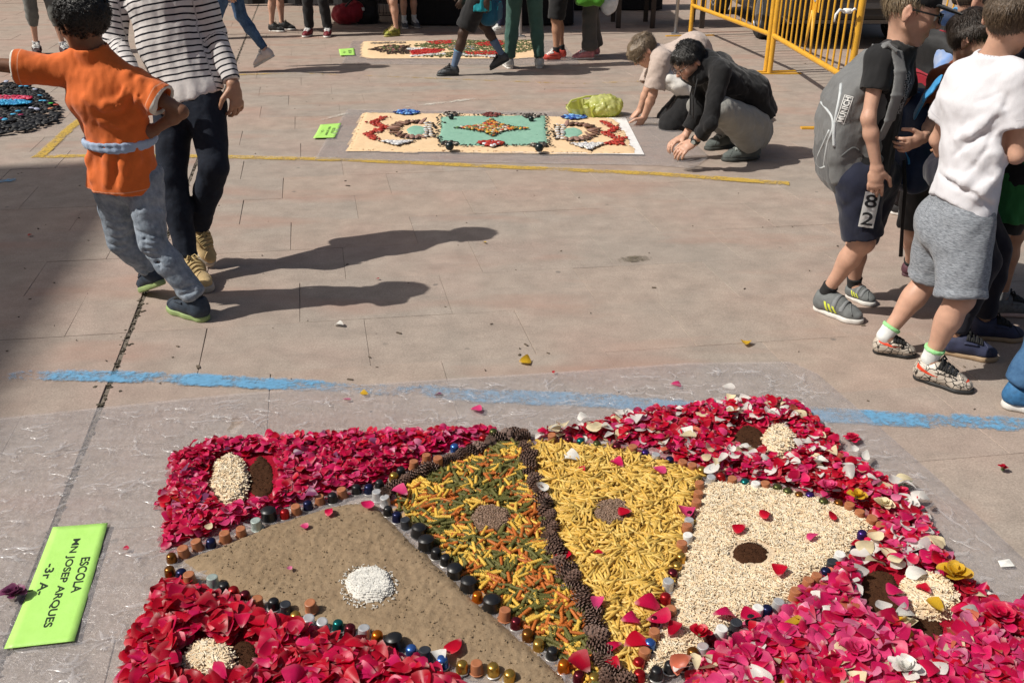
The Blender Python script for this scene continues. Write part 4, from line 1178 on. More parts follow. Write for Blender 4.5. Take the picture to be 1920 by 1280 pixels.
def ring(root, name, c, n, u, ru, rv, r, m, wob=.0, seed=0, cv=.005, turns=1):
    """cloth wound round a body"""
    n = nv(n); u = nv(u - n * (u @ n)); v = np.cross(n, u); s = Solid(); rr = np.random.default_rng(seed)
    for t in range(turns):
        ph = rr.uniform(0, 6); o = (t - (turns - 1) / 2) * r * 1.1
        pts = [c + u * ru * math.cos(a) + v * rv * math.sin(a) + n * (o + wob * math.sin(a * 2 + ph)) for a in np.linspace(0, 2 * math.pi, 28)]
        for i in range(27): s.cone(pts[i], pts[i + 1], r, r, .006)
    f = folds(seed, .003, 60); s.post = lambda p, d: d + f(p)
    V, F = s.surf(cv); return put(name, V, F, m, root)
ring(OB, 'waist_cloth', P(226, 262, 3.525), nv(P(190, 160, 3.5) - P(236, 345, 3.53)), D_(1, 0, -.12), .134, .108, .0085, cloth('pale_blue_cloth', (.36, .46, .62)), .004, 3, turns=3)

# ================================================================ WOMAN IN STRIPES
J = J_(heelR=G(350, 519), toeR=G(394, 550), heelL=P(350, 432, 4.12), toeL=G(397, 502),
       hipL=P(385, 196, 4.08), hipR=P(325, 196, 4.10), knL=P(402, 310, 3.96), knR=P(322, 335, 3.98),
       shL=P(372, -38, 4.20), shR=P(222, -40, 4.22), waist=P(318, 82, 4.16), neck=P(292, -62, 4.2), head=P(288, -128, 4.17),
       elL=P(402, 58, 4.20), wrL=P(437, 158, 4.08), elR=P(216, 78, 4.18), wrR=P(262, 172, 3.92),
       face=D_(.25, -.95, -.35), hup=D_(0, 0, 1), hem=P(360, 182, 4.1), hemn=D_(.25, 0, -1))
person('woman in a striped white top, black trousers and yellow trainers', J, 1.66, 'tan',
    dict(m=H_DKBROWN, c=(.02, .014, .01), style='long', t=.07),
    dict(m=striped_shirt(), sleeve=1.93, loose=1.06, amp=.005, fs=50, name='striped_top', cuff=1.05, hemw=.98),
    dict(m=denim('black_denim', (.008, .010, .018), (.016, .022, .036), .4), len=1.97, loose=.92, amp=.004, fs=70, cuff=.031, name='trousers'),
    dict(upper=cloth('yellow_suede', (.58, .42, .21), .2, fold=.4), sole=plain('cream_sole', (.52, .46, .38), .7), sole_h=.03, high=.05, laces=M_LACEY),
    None, dict(L=dict(d=D_(.10, -.12, -1), n=D_(-.8, .5, 0), t=D_(.2, -1, 0), curl=.55, spread=.12), R=dict(d=D_(.85, -.25, -.42), n=D_(0, 1, -.1), t=D_(.2, 0, 1), curl=.3)), hv=.0065, cv=.008, seed=21, hh=.215)

# ================================================================ BOY WITH GREY BACKPACK
J = J_(heelR=G(1526, 578), toeR=G(1618, 608), heelL=G(1586, 556), toeL=G(1640, 575),
       hipR=P(1606, 338, 3.46), hipL=P(1650, 333, 3.60), knR=P(1618, 452, 3.44), knL=P(1608, 455, 3.63),
       shR=P(1650, 112, 3.44), shL=P(1688, 112, 3.66), waist=P(1638, 235, 3.53), neck=P(1686, 88, 3.55), head=P(1708, 22, 3.54),
       elR=P(1628, 222, 3.38), wrR=P(1644, 315, 3.37), elL=P(1700, 225, 3.74), wrL=P(1722, 262, 3.66),
       face=D_(.93, -.30, -.20), hup=D_(.12, 0, 1), hem=P(1624, 325, 3.52))
BBJ = J; bshirt = []; bshort = []
BB, _ = person('boy in a black cap and black glasses carrying a grey backpack', J, 1.33, 'fair',
    dict(m=H_BLOND, c=(.16, .10, .05), style='short', t=.025, amp=.003, nape=-.16, tufts=2500),
    dict(m=cloth('black_cotton', (.014, .014, .015)), sleeve=.52, loose=1.05, amp=.005, name='shirt', solid_out=bshirt, drop=.05),
    dict(m=cloth('navy_jersey', (.013, .016, .034)), len=.92, loose=1.06, amp=.005, fs=60, flare=1.12, name='shorts', solid_out=bshort),
    dict(upper=plain('grey_suede', (.145, .155, .155), .85, var=.2, vscale=40, bmp=.3), sole=M_SOLEW, stripes=plain('lime_stripe', (.62, .68, .07), .6), band=plain('grey_strap', (.19, .20, .205), .8)),
    dict(m=plain('black_sock', (.015, .015, .016), .9), h=.028), dict(R=dict(d=D_(.08, 0, -1), n=D_(.3, .9, 0), t=D_(1, -.2, 0), curl=.28), L=dict(d=D_(.3, -.8, .2), n=D_(.5, .3, 0), t=D_(0, 0, 1), curl=.7)), hv=.0052, cv=.007, seed=31, hh=.228)
def cap_hat(root, J, hh, m):
    f = nv(J['face']); u = nv(J['hup'] - f * (J['hup'] @ f)); l = np.cross(u, f); c = J['head']; Mh = np.array([l, f, u])
    q = lambda a, b, d: c + (l * a + f * b + u * d) * hh
    s = Solid(); s.ell(q(0, -.05, .17), np.array([.375, .46, .385]) * hh, Mh); s.ell(q(0, -.05, .13), np.array([.345, .43, .36]) * hh, Mh, .004, '-')
    s.plane(q(0, 0, .135), -(u + .12 * f), .006); V, F = s.surf(.0055)
    o = put('cap', V, F, m, root)
    s = Solid(); s.ell(q(0, .36, .18), np.array([.30, .42, .035]) * hh, np.array([l, nv(f - u * .12), nv(u + f * .12)])); s.plane(q(0, .30, 0), -f, .01)
    V, F = s.surf(.005); put('visor', V, F, m, root).parent = o; 
    s = Soup(); s.lathe([(.001, .008), (.006, .007), (.009, 0)], 10); b = s.obj('cap_button', m, o); b.location = Vector(q(0, -.05, .555) - np.array(root.location))
    return o
cap_hat(BB, J, .228, cloth('black_twill', (.012, .012, .013)))
def glasses(root, J, hh, m, lens=True):
    f = nv(J['face']); u = nv(J['hup'] - f * (J['hup'] @ f)); l = np.cross(u, f); c = J['head']
    q = lambda a, b, d: c + (l * a + f * b + u * d) * hh - np.array(root.location)
    g = bpy.data.objects.new('glasses', None); COL.objects.link(g); g.parent = root
    s = Soup(); ring_ = lambda e: [q(e * .155 + .105 * np.sign(math.cos(a)) * abs(math.cos(a)) ** .6, .47 - .02 * abs(math.cos(a)), .0 + .075 * np.sign(math.sin(a)) * abs(math.sin(a)) ** .6) for a in np.linspace(0, 2 * math.pi, 25)]
    for e in (-1, 1): s.tube(ring_(e), .0026, 6, cap=False)
    s.tube([q(-.05, .475, .03), q(0, .49, .04), q(.05, .475, .03)], .003, 6)
    s.obj('rim', m, g, True)
    for e in (-1, 1):
        s = Soup(); s.tube([q(e * .26, .45, .045), q(e * .35, .34, .045), q(e * .385, .0, .05), q(e * .37, -.10, 0)], .0032, 6); s.obj('temple', m, g, True)
        gm = plain('lens', (.9, .9, .9), .02, bmp=0, var=0)
        b_ = gm.node_tree.nodes['Principled BSDF']; b_.inputs['Alpha'].default_value = .12; b_.inputs['Roughness'].default_value = .02
        s = Soup(); V = [q(e * .155 + .10 * math.cos(a), .468, .07 * math.sin(a)) for a in np.linspace(0, 2 * math.pi, 21)[:-1]]
        s.add(V, [tuple(range(20))]); s.obj('lens', gm, g)
    return g
M_FRAME = plain('black_acetate', (.01, .01, .01), .25, bmp=0)
glasses(BB, J, .228, M_FRAME)

def text_mesh(body, size, align='CENTER', bold=0.0, spacing=1.0):
    cu = bpy.data.curves.new('t', 'FONT'); cu.body = body; cu.size = size; cu.align_x = align; cu.align_y = 'CENTER'; cu.offset = bold; cu.space_character = spacing
    cu.space_line = 1.0
    o = bpy.data.objects.new('t', cu); COL.objects.link(o)
    bpy.context.view_layer.update(); dg = bpy.context.evaluated_depsgraph_get()
    me = bpy.data.meshes.new_from_object(o.evaluated_get(dg)); bpy.data.objects.remove(o)
    V = np.array([v.co[:] for v in me.vertices]); F = [tuple(p.vertices) for p in me.polygons]
    bpy.data.meshes.remove(me); return V, F
def subdivide(V, F, n=1):
    V = [np.array(v, float) for v in V]
    for _ in range(n):
        cache = {}; out = []
        def mid(a, b):
            k = (min(a, b), max(a, b))
            if k not in cache: cache[k] = len(V); V.append((V[a] + V[b]) / 2)
            return cache[k]
        for f in F:
            for i in range(1, len(f) - 1):
                a, b, c = f[0], f[i], f[i + 1]; x, y, z = mid(a, b), mid(b, c), mid(c, a); out += [(a, x, z), (x, b, y), (z, y, c), (x, y, z)]
        F = out
    return np.array(V), F
def on_surface(solid, V, F, origin, right, up, lift=.0018, n=1):
    """flat print laid on a curved surface: slide every point along the view normal on to it"""
    V, F = subdivide(V, F, n); right = nv(right); up = nv(up - right * (up @ right)); nrm = np.cross(right, up)
    Q = np.asarray(origin) + V[:, :1] * right + V[:, 1:2] * up + nrm * .06
    for _ in range(30): Q = Q - nrm * np.clip(solid.eval(Q.astype(np.float32)), -.01, .01)[:, None] * .85
    return Q + nrm * lift, F
def badge(root, name, mat, solid, V, F, origin, right, up, lift=.0018, n=1, parent=None):
    Q, F = on_surface(solid, V, F, origin, right, up, lift, n)
    o = link(name, mesh_arrays(name, Q - np.array(root.location), F, mat), parent or root); return o
def view_axes(p, deg=0.0):
    d = nv(np.array([0, 0, CAM_H]) - p); x = nv(np.cross(D_(0, 0, 1), d)); y = np.cross(d, x); a = R(deg)
    return x * math.cos(a) + y * math.sin(a), y * math.cos(a) - x * math.sin(a)
rect = lambda w, h: (np.array([(-w / 2, -h / 2, 0), (w / 2, -h / 2, 0), (w / 2, h / 2, 0), (-w / 2, h / 2, 0)]), [(0, 1, 2, 3)])
M_PRW = plain('print_white', (.72, .72, .70), .7, bmp=0); M_PRB = plain('print_black', (.015, .015, .018), .7, bmp=0)
o8 = P(1630, 394, 3.38); r8, u8 = view_axes(o8, -2)
ptch = badge(BB, 'number_patch', M_PRW, bshort[0], *rect(.056, .135), o8, r8, u8, .010, 4)
tv, tf = text_mesh('8\n2', .080, bold=.0010)
tv[:, :2] -= (tv[:, :2].max(0) + tv[:, :2].min(0)) / 2; tv[:, 0] *= .044 / np.ptp(tv[:, 0]); tv[:, 1] *= .118 / np.ptp(tv[:, 1])
badge(BB, 'number', M_PRB, bshort[0], tv, tf, o8, r8, u8, .0135, 2, ptch).matrix_parent_inverse.identity()
tv, tf = text_mesh('*+x-~ .\n~x*+.-\n+.x~*\n x-+*', .02, bold=.0004)
tv[:, :2] -= tv[:, :2].mean(0)
def scatter_print(root, solid, origin, right, up, w, h, n, seed):
    r = np.random.default_rng(seed); s = Soup()
    for i in range(n):
        x, y = r.uniform(-w / 2, w / 2), r.uniform(-h / 2, h / 2); a = r.uniform(0, 3.1); l = r.uniform(.003, .011); t = r.uniform(.001, .0025)
        c_, s_ = math.cos(a), math.sin(a); V = np.array([(x + c_ * dx - s_ * dy, y + s_ * dx + c_ * dy, 0) for dx, dy in ((-l, -t), (l, -t * .4), (l, t), (-l, t * .5))]); s.add(V, [(0, 1, 2, 3)])
    badge(root, 'shirt_print', plain('print_grey', (.42, .41, .39), .8, bmp=0), solid, np.concatenate(s.V), s.F, origin, right, up, .0025, 0)
scatter_print(BB, bshirt[0], P(1692, 175, 3.45), D_(.75, .65, 0), D_(0, 0, 1), .09, .15, 190, 4)

def backpack(label, c, fwd, up, w, h, d, mats, straps=None, seed=0, cv=.007, h2=None, deco=None):
    """soft rucksack: c centre, fwd the way its front (away from the wearer) faces"""
    fwd = nv(fwd); up = nv(up - fwd * (up @ fwd)); sd = np.cross(fwd, up); M = np.array([sd, fwd, up]); g = lambda a, b, e: c + sd * a + fwd * b + up * e
    root = thing('backpack', label, 'backpack', c)
    s = Solid(); s.box(g(0, 0, -.02), np.array([w * .5, d * .36, h * .45]), min(w, d) * .30, M, .04)
    s.ell(g(0, d * .06, -h * .20), np.array([w * .52, d * .46, h * .28]), M, .05); s.ell(g(0, -.01, h * .30), np.array([w * .40, d * .33, h * .22]), M, .05)
    f = folds(seed, .006, 24, None); f2 = folds(seed + 1, .003, 60); s.post = lambda p, dd: dd + f(p) + f2(p)
    V, F = s.surf(cv); put('bag', V, F, mats[0], root)
    s2 = Solid(); s2.box(g(0, d * .34, -h * .20), np.array([w * .40, d * .18, h * .21]), d * .13, M, .03); s2.post = lambda p, dd: dd + f(p)
    V, F = s2.surf(cv); fp = put('front_pocket', V, F, mats[1], root)
    b = Soup(); pts = [g(math.sin(a) * w * .41, d * .50, -h * .20 + math.cos(a) * h * .19) for a in np.linspace(-1.35, 1.35, 15)]
    b.tube([p_ - np.array(root.location) for p_ in pts], .0045, 6); z = b.obj('zip', mats[2], root, True)
    b = Soup(); pts = [g(math.sin(a) * w * .50, d * .10, h * .02 + math.cos(a) * h * .46) for a in np.linspace(-1.5, 1.5, 19)]
    b.tube([p_ - np.array(root.location) for p_ in pts], .0045, 6); b.obj('zip', mats[2], root, True)
    b = Soup(); pts = [g(-.03, -d * .30, h * .46), g(-.02, -d * .30, h * .52), g(.02, -d * .30, h * .52), g(.03, -d * .30, h * .46)]
    b.tube([p_ - np.array(root.location) for p_ in pts], .006, 6); b.obj('grab_loop', mats[1], root, True)
    for sp in (straps or []):
        q = Solid(); pts = [np.asarray(p_) for p_ in sp['pts']]; sideu = sp['u']
        for i in range(len(pts) - 1): q.cone(pts[i], pts[i + 1], .007, .007, .006, nv(sideu[i] if isinstance(sideu, list) else sideu), sp.get('w', 4.0))
        V, F = q.surf(.005); put('shoulder_strap', V, F, mats[3] if len(mats) > 3 else mats[1], root)
    return root, s, g
M_GREYN = cloth('grey_nylon', (.165, .168, .168), .2, fold=.5, rough=.7); M_DKGREYN = cloth('dark_grey_nylon', (.10, .103, .105), .2, fold=.5, rough=.7)
M_PIPE = plain('pale_piping', (.52, .55, .56), .6)
def side_pack(label, Y, hy, out, pocket, mats, straps, seed):
    c = P(1588, 258, Y); root = thing('backpack', label, 'backpack', c)
    pl = lambda pts: np.array([(P(x, y, Y)[0] - c[0], P(x, y, Y)[2] - c[2]) for x, y in pts])
    s = Solid(); s.prism(pl(out), c, D_(1, 0, 0), D_(0, 0, 1), hy, .045, .03)
    f = folds(seed, .005, 50, None); f2 = folds(seed + 1, .0025, 110); s.post = lambda p, dd: dd + f(p) + f2(p)
    V, F = s.surf(.006); put('bag', V, F, mats[0], root)
    q = Solid(); q.prism(pl(pocket), c, D_(1, 0, 0), D_(0, 0, 1), hy * .86, .035, .03); q.post = lambda p, dd: dd + f(p) * .6
    q.plane(c, D_(0, 0, 1), .01) if False else None
    V, F = q.surf(.006); put('front_pocket', V, F, mats[1], root)
    b = Solid(); b.prism(pl([(1568, 352), (1600, 350), (1636, 282), (1626, 270), (1612, 285), (1590, 315)]), c, D_(1, 0, 0), D_(0, 0, 1), hy * 1.05, .02, .03); b.post = lambda p, dd: dd + f(p) * .6
    V, F = b.surf(.006); put('side_pocket', V, F, mats[1], root)
    for sp in straps:
        q = Solid(); pts = [np.asarray(p_) for p_ in sp['pts']]; su = sp['u']
        for i in range(len(pts) - 1): q.cone(pts[i], pts[i + 1], .007, .007, .006, nv(su[i] if isinstance(su, list) else su), sp.get('w', 4.0))
        V, F = q.surf(.005); put('shoulder_strap', V, F, mats[0], root)
    return root, s
bag1, bs1 = side_pack('grey backpack with white letters on the back of the boy in the black cap', 3.56, .135,
    [(1640, 98), (1610, 126), (1577, 150), (1552, 188), (1542, 228), (1538, 285), (1542, 328), (1556, 346), (1582, 352), (1606, 340), (1622, 312), (1636, 280), (1643, 240), (1650, 180), (1655, 130)],
    [(1549, 205), (1543, 240), (1537, 285), (1540, 332), (1552, 352), (1580, 358), (1590, 330), (1566, 300), (1558, 250)], [M_GREYN, M_DKGREYN],
    [dict(pts=[P(1630, 92 + 40, 3.55), P(1640, 92, 3.46), P(1664, 84, 3.42), P(1682, 98, 3.40), P(1689, 135, 3.37), P(1682, 180, 3.345), P(1668, 225, 3.35), P(1650, 262, 3.40)], u=[D_(0, 1, 0), D_(0, 1, 0), D_(.1, 1, 0), D_(1, .3, 0), D_(1, .3, 0), D_(1, .3, .4), D_(.8, .3, .5)], w=3.6),
            dict(pts=[P(1640, 110, 3.66), P(1680, 92, 3.72), P(1700, 120, 3.72), P(1698, 190, 3.72), P(1670, 240, 3.70)], u=D_(.3, 1, 0), w=3.0)], 5)
sdn = D_(.12, -1, 0)
tv, tf = text_mesh('MUNICH', .040, bold=.0012, spacing=1.05); tv[:, :2] -= (tv[:, :2].max(0) + tv[:, :2].min(0)) / 2; tv[:, 0] *= .094 / np.ptp(tv[:, 0]); tv[:, 1] *= .023 / np.ptp(tv[:, 1])
th_, tw_ = tv[:, 1].max() * 2, tv[:, 0].max() * 2
og = P(1583, 206, 3.42); right_, upv = view_axes(og, 80)
badge(bag1, 'lettering', M_PRW, bs1, tv, tf, og, right_, upv, .003, 1)
fr = Soup(); a_, b_ = tw_ / 2 + .005, th_ / 2 + .005; e_ = .0024
for x0, y0, x1, y1 in ((-a_, -b_, a_, -b_ + e_), (-a_, b_ - e_, a_, b_), (-a_, -b_, -a_ + e_, b_), (a_ - e_, -b_, a_, b_)):
    fr.add([(x0 + (x1 - x0) * t, y0, 0) for t in np.linspace(0, 1, 9)] + [(x0 + (x1 - x0) * t, y1, 0) for t in np.linspace(0, 1, 9)], [(i, i + 1, i + 10, i + 9) for i in range(8)])
badge(bag1, 'lettering_frame', M_PRW, bs1, np.concatenate(fr.V), fr.F, og, right_, upv, .003, 0)
def piping(root, solid, pix, Y, r=.0045, mat=None, name='piping', lift=.001):
    pts = []
    for (x, y) in pix:
        p = P(x, y, Y); d = nv(np.array([0, 0, CAM_H]) - p); p = p + d * .12
        for _ in range(40): p = p - d * float(np.clip(solid.eval(p[None].astype(np.float32))[0], -.02, .02)) * .8
        pts.append(p + d * lift - np.array(root.location))
    # smooth run
    t = np.linspace(0, len(pts) - 1, len(pts) * 4); P3 = np.array(pts); pp = np.stack([np.interp(t, np.arange(len(pts)), P3[:, i]) for i in range(3)], 1)
    for _ in range(2): pp[1:-1] = (pp[:-2] + pp[1:-1] * 2 + pp[2:]) / 4
    b = Soup(); b.tube(list(pp), r, 6); return b.obj(name, mat or M_PIPE, root, True)
piping(bag1, bs1, [(1577, 158), (1575, 180), (1570, 205), (1565, 230), (1563, 255), (1564, 275)], 3.45, .0065)
piping(bag1, bs1, [(1539, 192), (1550, 205), (1561, 220), (1562, 240), (1557, 255), (1552, 268), (1548, 290), (1545, 315)], 3.45, .005)
piping(bag1, bs1, [(1555, 245), (1545, 268), (1535, 290), (1530, 305), (1540, 316), (1548, 312)], 3.45, .005)
piping(bag1, bs1, [(1550, 320), (1575, 295), (1600, 275), (1612, 285)], 3.42, .004, M_DKGREYN)

# ================================================================ BOY IN WHITE T-SHIRT
J = J_(heelR=G(1712, 706), toeR=G(1826, 738), heelL=G(1636, 660), toeL=G(1718, 668),
       hipR=P(1812, 418, 2.98), hipL=P(1772, 410, 3.14), knR=P(1800, 560, 2.90), knL=P(1745, 520, 3.16),
       shR=P(1905, 148, 2.96), shL=P(1806, 146, 3.12), waist=P(1832, 270, 3.03), neck=P(1862, 112, 3.05), head=P(1898, 36, 3.04),
       elR=P(1905, 292, 2.92), wrR=P(1975, 250, 3.02), elL=P(1758, 262, 3.22), wrL=P(1790, 330, 3.30),
       face=D_(.80, .60, -.14), hup=D_(.18, 0, 1), hem=P(1800, 396, 3.05), hemn=D_(-.58, -.1, -1))
wt = []
person('boy in a white T-shirt and rolled grey jersey shorts', J, 1.36, 'fair',
    dict(m=H_BROWN, c=(.08, .05, .03), style='short', t=.045, amp=.004, nape=-.18, tufts=6000),
    dict(m=trimmed_shirt('white_cotton', (.72, .72, .76), (.72, .72, .76), (.42, .42, .46), .04, .35), sleeve=.62, loose=1.12, amp=.003, fs=60, sflare=1.25, hemw=1.10,
        creases=[([(1872, 205), (1850, 228), (1820, 250), (1795, 262)], 2.95, .012), ([(1755, 305), (1775, 328), (1810, 340), (1838, 362), (1862, 372)], 2.95, .016), ([(1870, 290), (1866, 330), (1850, 350)], 2.9, .012),
                 ([(1868, 222), (1842, 250), (1812, 272), (1788, 292)], 2.95, .004, '-', .016), ([(1862, 246), (1850, 280), (1825, 312), (1800, 330)], 2.95, .0036, '-', .014), ([(1760, 322), (1790, 348), (1830, 366), (1862, 388)], 2.95, .0042, '-', .016), ([(1876, 172), (1852, 186), (1830, 192)], 2.95, .004, '-', .012), ([(1892, 178), (1884, 200), (1892, 220)], 2.9, .0045, '-', .012), ([(1858, 330), (1866, 352), (1880, 356)], 2.9, .005, '-', .014)], name='shirt', solid_out=wt, grain=D_(.8, .1, .6)),
    dict(m=melange('grey_melange', (.11, .125, .145), (.30, .325, .36)), len=.99, loose=1.14, amp=.004, fs=60, flare=1.16, name='shorts', roll=True, rise=.10),
    dict(upper=veined_leather(), sole=M_SOLEB, sole_h=.016, laces=M_LACEB),
    dict(m=plain('white_sock', (.70, .72, .70), .9, bmp=.4, bscale=300), h=.032, cuff=plain('green_cuff', (.32, .72, .30), .8)),
    dict(R=dict(d=D_(1, .2, .4), n=D_(0, 1, 0), t=D_(0, 0, 1), curl=.4), L=dict(d=D_(.6, .5, -.6), n=D_(0, 1, 0), t=D_(0, 0, 1), curl=.4)), hv=.0055, cv=.007, seed=41, hh=.212)
# ================================================================ DARK HAIRED BOY BETWEEN THEM
J = J_(heelR=G(1690, 516), toeR=G(1752, 524), heelL=G(1722, 492), toeL=G(1782, 500),
       hipR=P(1736, 322, 3.78), hipL=P(1776, 318, 3.92), knR=P(1716, 432, 3.78), knL=P(1752, 420, 3.95),
       shR=P(1768, 150, 3.64), shL=P(1832, 150, 3.88), waist=P(1772, 235, 3.80), neck=P(1808, 128, 3.72), head=P(1824, 76, 3.66),
       elR=P(1748, 232, 3.56), wrR=P(1732, 258, 3.42), elL=P(1838, 235, 3.98), wrL=P(1820, 262, 3.88),
       face=D_(.82, -.50, -.18), hup=D_(.12, 0, 1), hem=P(1760, 315, 3.82))
dbs = []
DB, _ = person('dark haired boy in a rust brown shirt behind the boy in white', J, 1.30, 'fair',
    dict(m=H_DKBROWN, c=(.02, .014, .01), style='short', t=.05, amp=.005, nape=-.15, hl=-.12, tufts=5000),
    dict(m=cloth('rust_black_cotton', (.20, .055, .02), .2), sleeve=.66, loose=1.10, amp=.007, name='shirt', solid_out=dbs, sflare=1.3),
    dict(m=cloth('charcoal_cotton', (.045, .045, .047)), len=.93, loose=1.08, amp=.006, flare=1.15, name='shorts'),
    dict(upper=plain('plum_mesh', (.10, .035, .05), .7, var=.3), sole=plain('plum_sole', (.10, .05, .06), .6), laces=M_LACEB), dict(m=plain('black_sock', (.015, .015, .016), .9), h=.02),
    dict(R=dict(d=D_(-.75, -.25, -.25), n=D_(-.3, 1, .2), t=D_(0, 0, 1), curl=.55, spread=.14), L=dict(d=D_(1, 0, 0), n=D_(0, 1, 0), t=D_(0, 0, 1))), hv=.0055, cv=.0075, seed=51, hh=.205)
M_NAVYN = cloth('navy_nylon', (.010, .030, .085), .25, rough=.6); M_SKYN = cloth('sky_nylon', (.05, .30, .62), .2, rough=.6); M_REDN = cloth('red_nylon', (.28, .012, .025), .25, rough=.6); M_BLKN = cloth('black_nylon', (.014, .014, .015), .25, rough=.6)
b2 = backpack('navy and sky blue rucksack held in front by the dark haired boy', P(1708, 262, 3.70), D_(-.9, -.3, 0), D_(.25, 0, 1), .26, .40, .15, [M_NAVYN, M_NAVYN, M_SKYN, M_SKYN],
    straps=[dict(pts=[P(1716, 215, 3.56), P(1735, 180, 3.50), P(1752, 165, 3.46), P(1758, 150, 3.5)], u=D_(.3, 1, 0), w=4.5)], seed=7)
s = Soup(); s.tube([P(1695, 300, 3.55) - P(1695, 300, 3.55), P(1697, 360, 3.55) - P(1695, 300, 3.55), P(1692, 420, 3.56) - P(1695, 300, 3.55), P(1689, 480, 3.57) - P(1695, 300, 3.55)], [.007, .008, .007, .009], 8)
o = s.obj('loose_strap', M_BLKN, b2[0], True); o.location = Vector(P(1695, 300, 3.55) - np.array(b2[0].location))

# ================================================================ BOY WITH RED AND BLACK BACKPACK (FARTHER)
J = J_(heelR=G(1668, 400), toeR=G(1728, 408), heelL=G(1700, 388), toeL=G(1756, 394),
       hipR=P(1722, 250, 4.72), hipL=P(1752, 246, 4.88), knR=P(1694, 322, 4.76), knL=P(1722, 320, 4.92),
       shR=P(1778, 92, 4.60), shL=P(1822, 92, 4.86), waist=P(1752, 172, 4.74), neck=P(1808, 66, 4.68), head=P(1826, 2, 4.62),
       elR=P(1770, 165, 4.5), wrR=P(1800, 200, 4.45), elL=P(1850, 170, 4.9), wrL=P(1870, 190, 4.7),
       face=D_(.95, -.15, -.25), hup=D_(.1, 0, 1))
person('boy in a blue and white top and dark trousers with a red backpack', J, 1.36, 'fair',
    dict(m=H_DKBROWN, c=(.02, .014, .01), style='short', t=.05),
    dict(m=cloth('blue_white_cotton', (.14, .24, .48), .5, c2=(.45, .48, .55)), sleeve=.7, loose=1.12, name='shirt'),
    dict(m=cloth('dark_tracksuit', (.018, .014, .018)), len=1.95, loose=1.0, cuff=.028, name='trousers'),
    dict(upper=plain('black_mesh', (.02, .02, .022), .7), sole=M_SOLEW, stripes=plain('neon_stripe', (.55, .70, .05), .5), laces=plain('neon_lace', (.55, .70, .05), .6)), None, None, hv=.007, cv=.009, seed=61, hh=.205)
bk = backpack('red and black backpack on the back of the boy behind the black cap', P(1752, 130, 4.66), D_(-.8, -.55, -.1), D_(.35, 0, 1), .30, .40, .17, [M_BLKN, M_REDN, M_REDN, M_BLKN], seed=9)
bk2 = backpack('small sky blue and navy rucksack behind the glasses of the boy in the cap', P(1772, 66, 5.1), D_(-.5, -.8, 0), D_(.35, 0, 1), .17, .26, .10, [M_NAVYN, M_SKYN, M_SKYN, M_NAVYN], seed=10)

# ================================================================ GREEN T-SHIRT, DARK TROUSERS, JEANS AT THE RIGHT EDGE
def stand(px, py, H, yaw, gap=.11, step=0.0, lean=(0, 0), armsw=.10, lift=0.0, foot=.155, base=None, hands_fwd=False, Y=None):
    """joints of a standing or walking figure; (px, py) is the ground between the feet, yaw the way it faces (0 = +X)"""
    g = G(px, py) if base is None else np.array([base[0], base[1], 0.0]); f = D_(math.cos(yaw), math.sin(yaw), 0); l = D_(-math.sin(yaw), math.cos(yaw), 0); z = D_(0, 0, 1.0)
    ln = f * lean[0] + l * lean[1]; L = foot * H; K = {}
    for e, sg in (('L', 1), ('R', -1)):
        st = step * .5 * sg; hp = g + l * sg * .052 * H + z * .515 * H + ln * .5
        heel = g + l * sg * gap * .5 * H * .9 + f * (st * H - .25 * L); toe = heel + nv(f + l * sg * .12) * L
        if lift and sg * step < 0:
            heel = heel + z * lift * H + f * .03 * H; toe = heel + nv(f - z * lift * H / L * .9) * L; toe[2] = max(toe[2], .004)
        ank = heel + f * .2 * L + z * .065 * H
        K.update({'heel' + e: heel, 'toe' + e: toe, 'hip' + e: hp, 'kn' + e: (hp * .47 + ank * .53) + f * (.018 + (.05 if lift and sg * step < 0 else 0)) * H})
        sh = g + l * sg * .108 * H + z * .80 * H + ln
        el = sh + l * sg * .03 * H - z * .175 * H - f * sg * armsw * .5 * H * (1 if step else .2) - f * .02 * H
        K.update({'sh' + e: sh, 'el' + e: el, 'wr' + e: el - z * (.13 * H if not hands_fwd else .03 * H) + f * (.05 + (.09 if hands_fwd else 0)) * H - l * sg * .02 * H - f * sg * armsw * .3 * H * (1 if step else 0)})
    K['neck'] = g + z * .838 * H + ln; K['head'] = g + z * .925 * H + ln + f * .02 * H; K['face'] = nv(f - z * .25); K['hup'] = z + f * .1
    return K
STD_H = lambda K: {e: dict(d=nv(K['wr' + e] - K['el' + e]), n=D_(0, 1, 0), t=D_(0, -1, .3), curl=.35) for e in 'LR'}
def extra_person(label, K, H, skin, hair, top, bottom, shoes, socks=None, seed=1, hv=.010, cv=.012, **kw):
    return person(label, K, H, skin, hair, top, bottom, dict(hv=.007, **shoes) if 'hv' not in shoes else shoes, socks, STD_H(K), hv=hv, cv=cv, seed=seed, **kw)
HB = dict(m=H_BLACK, c=(.01, .008, .007), style='short', t=.06, tufts=120); HD = dict(m=H_DKBROWN, c=(.02, .014, .01), style='short', t=.055, tufts=120)
K = stand(1868, 592, 1.30, R(-8), step=.16, base=(1.95, 3.44))
K['elR'] = K['shR'] + D_(.13, .02, -.13); K['wrR'] = K['elR'] + D_(.16, .0, .04)
extra_person('boy in a green T-shirt and black shorts behind the boy in white', K, 1.30, 'tan', HD, dict(m=cloth('green_cotton', (.035, .19, .055), .15), sleeve=.6, loose=1.34, name='shirt', drop=.15, hemw=1.12),
    dict(m=cloth('black_shorts', (.015, .015, .016)), len=.8, loose=1.1, name='shorts'),
    dict(upper=plain('grey_mesh', (.13, .13, .13), .7, var=.3, vscale=80), sole=plain('orange_white_sole', (.60, .42, .36), .6), laces=M_LACEB), dict(m=plain('grey_sock', (.2, .2, .2), .9), h=.02), seed=71, hv=.0065, cv=.008)
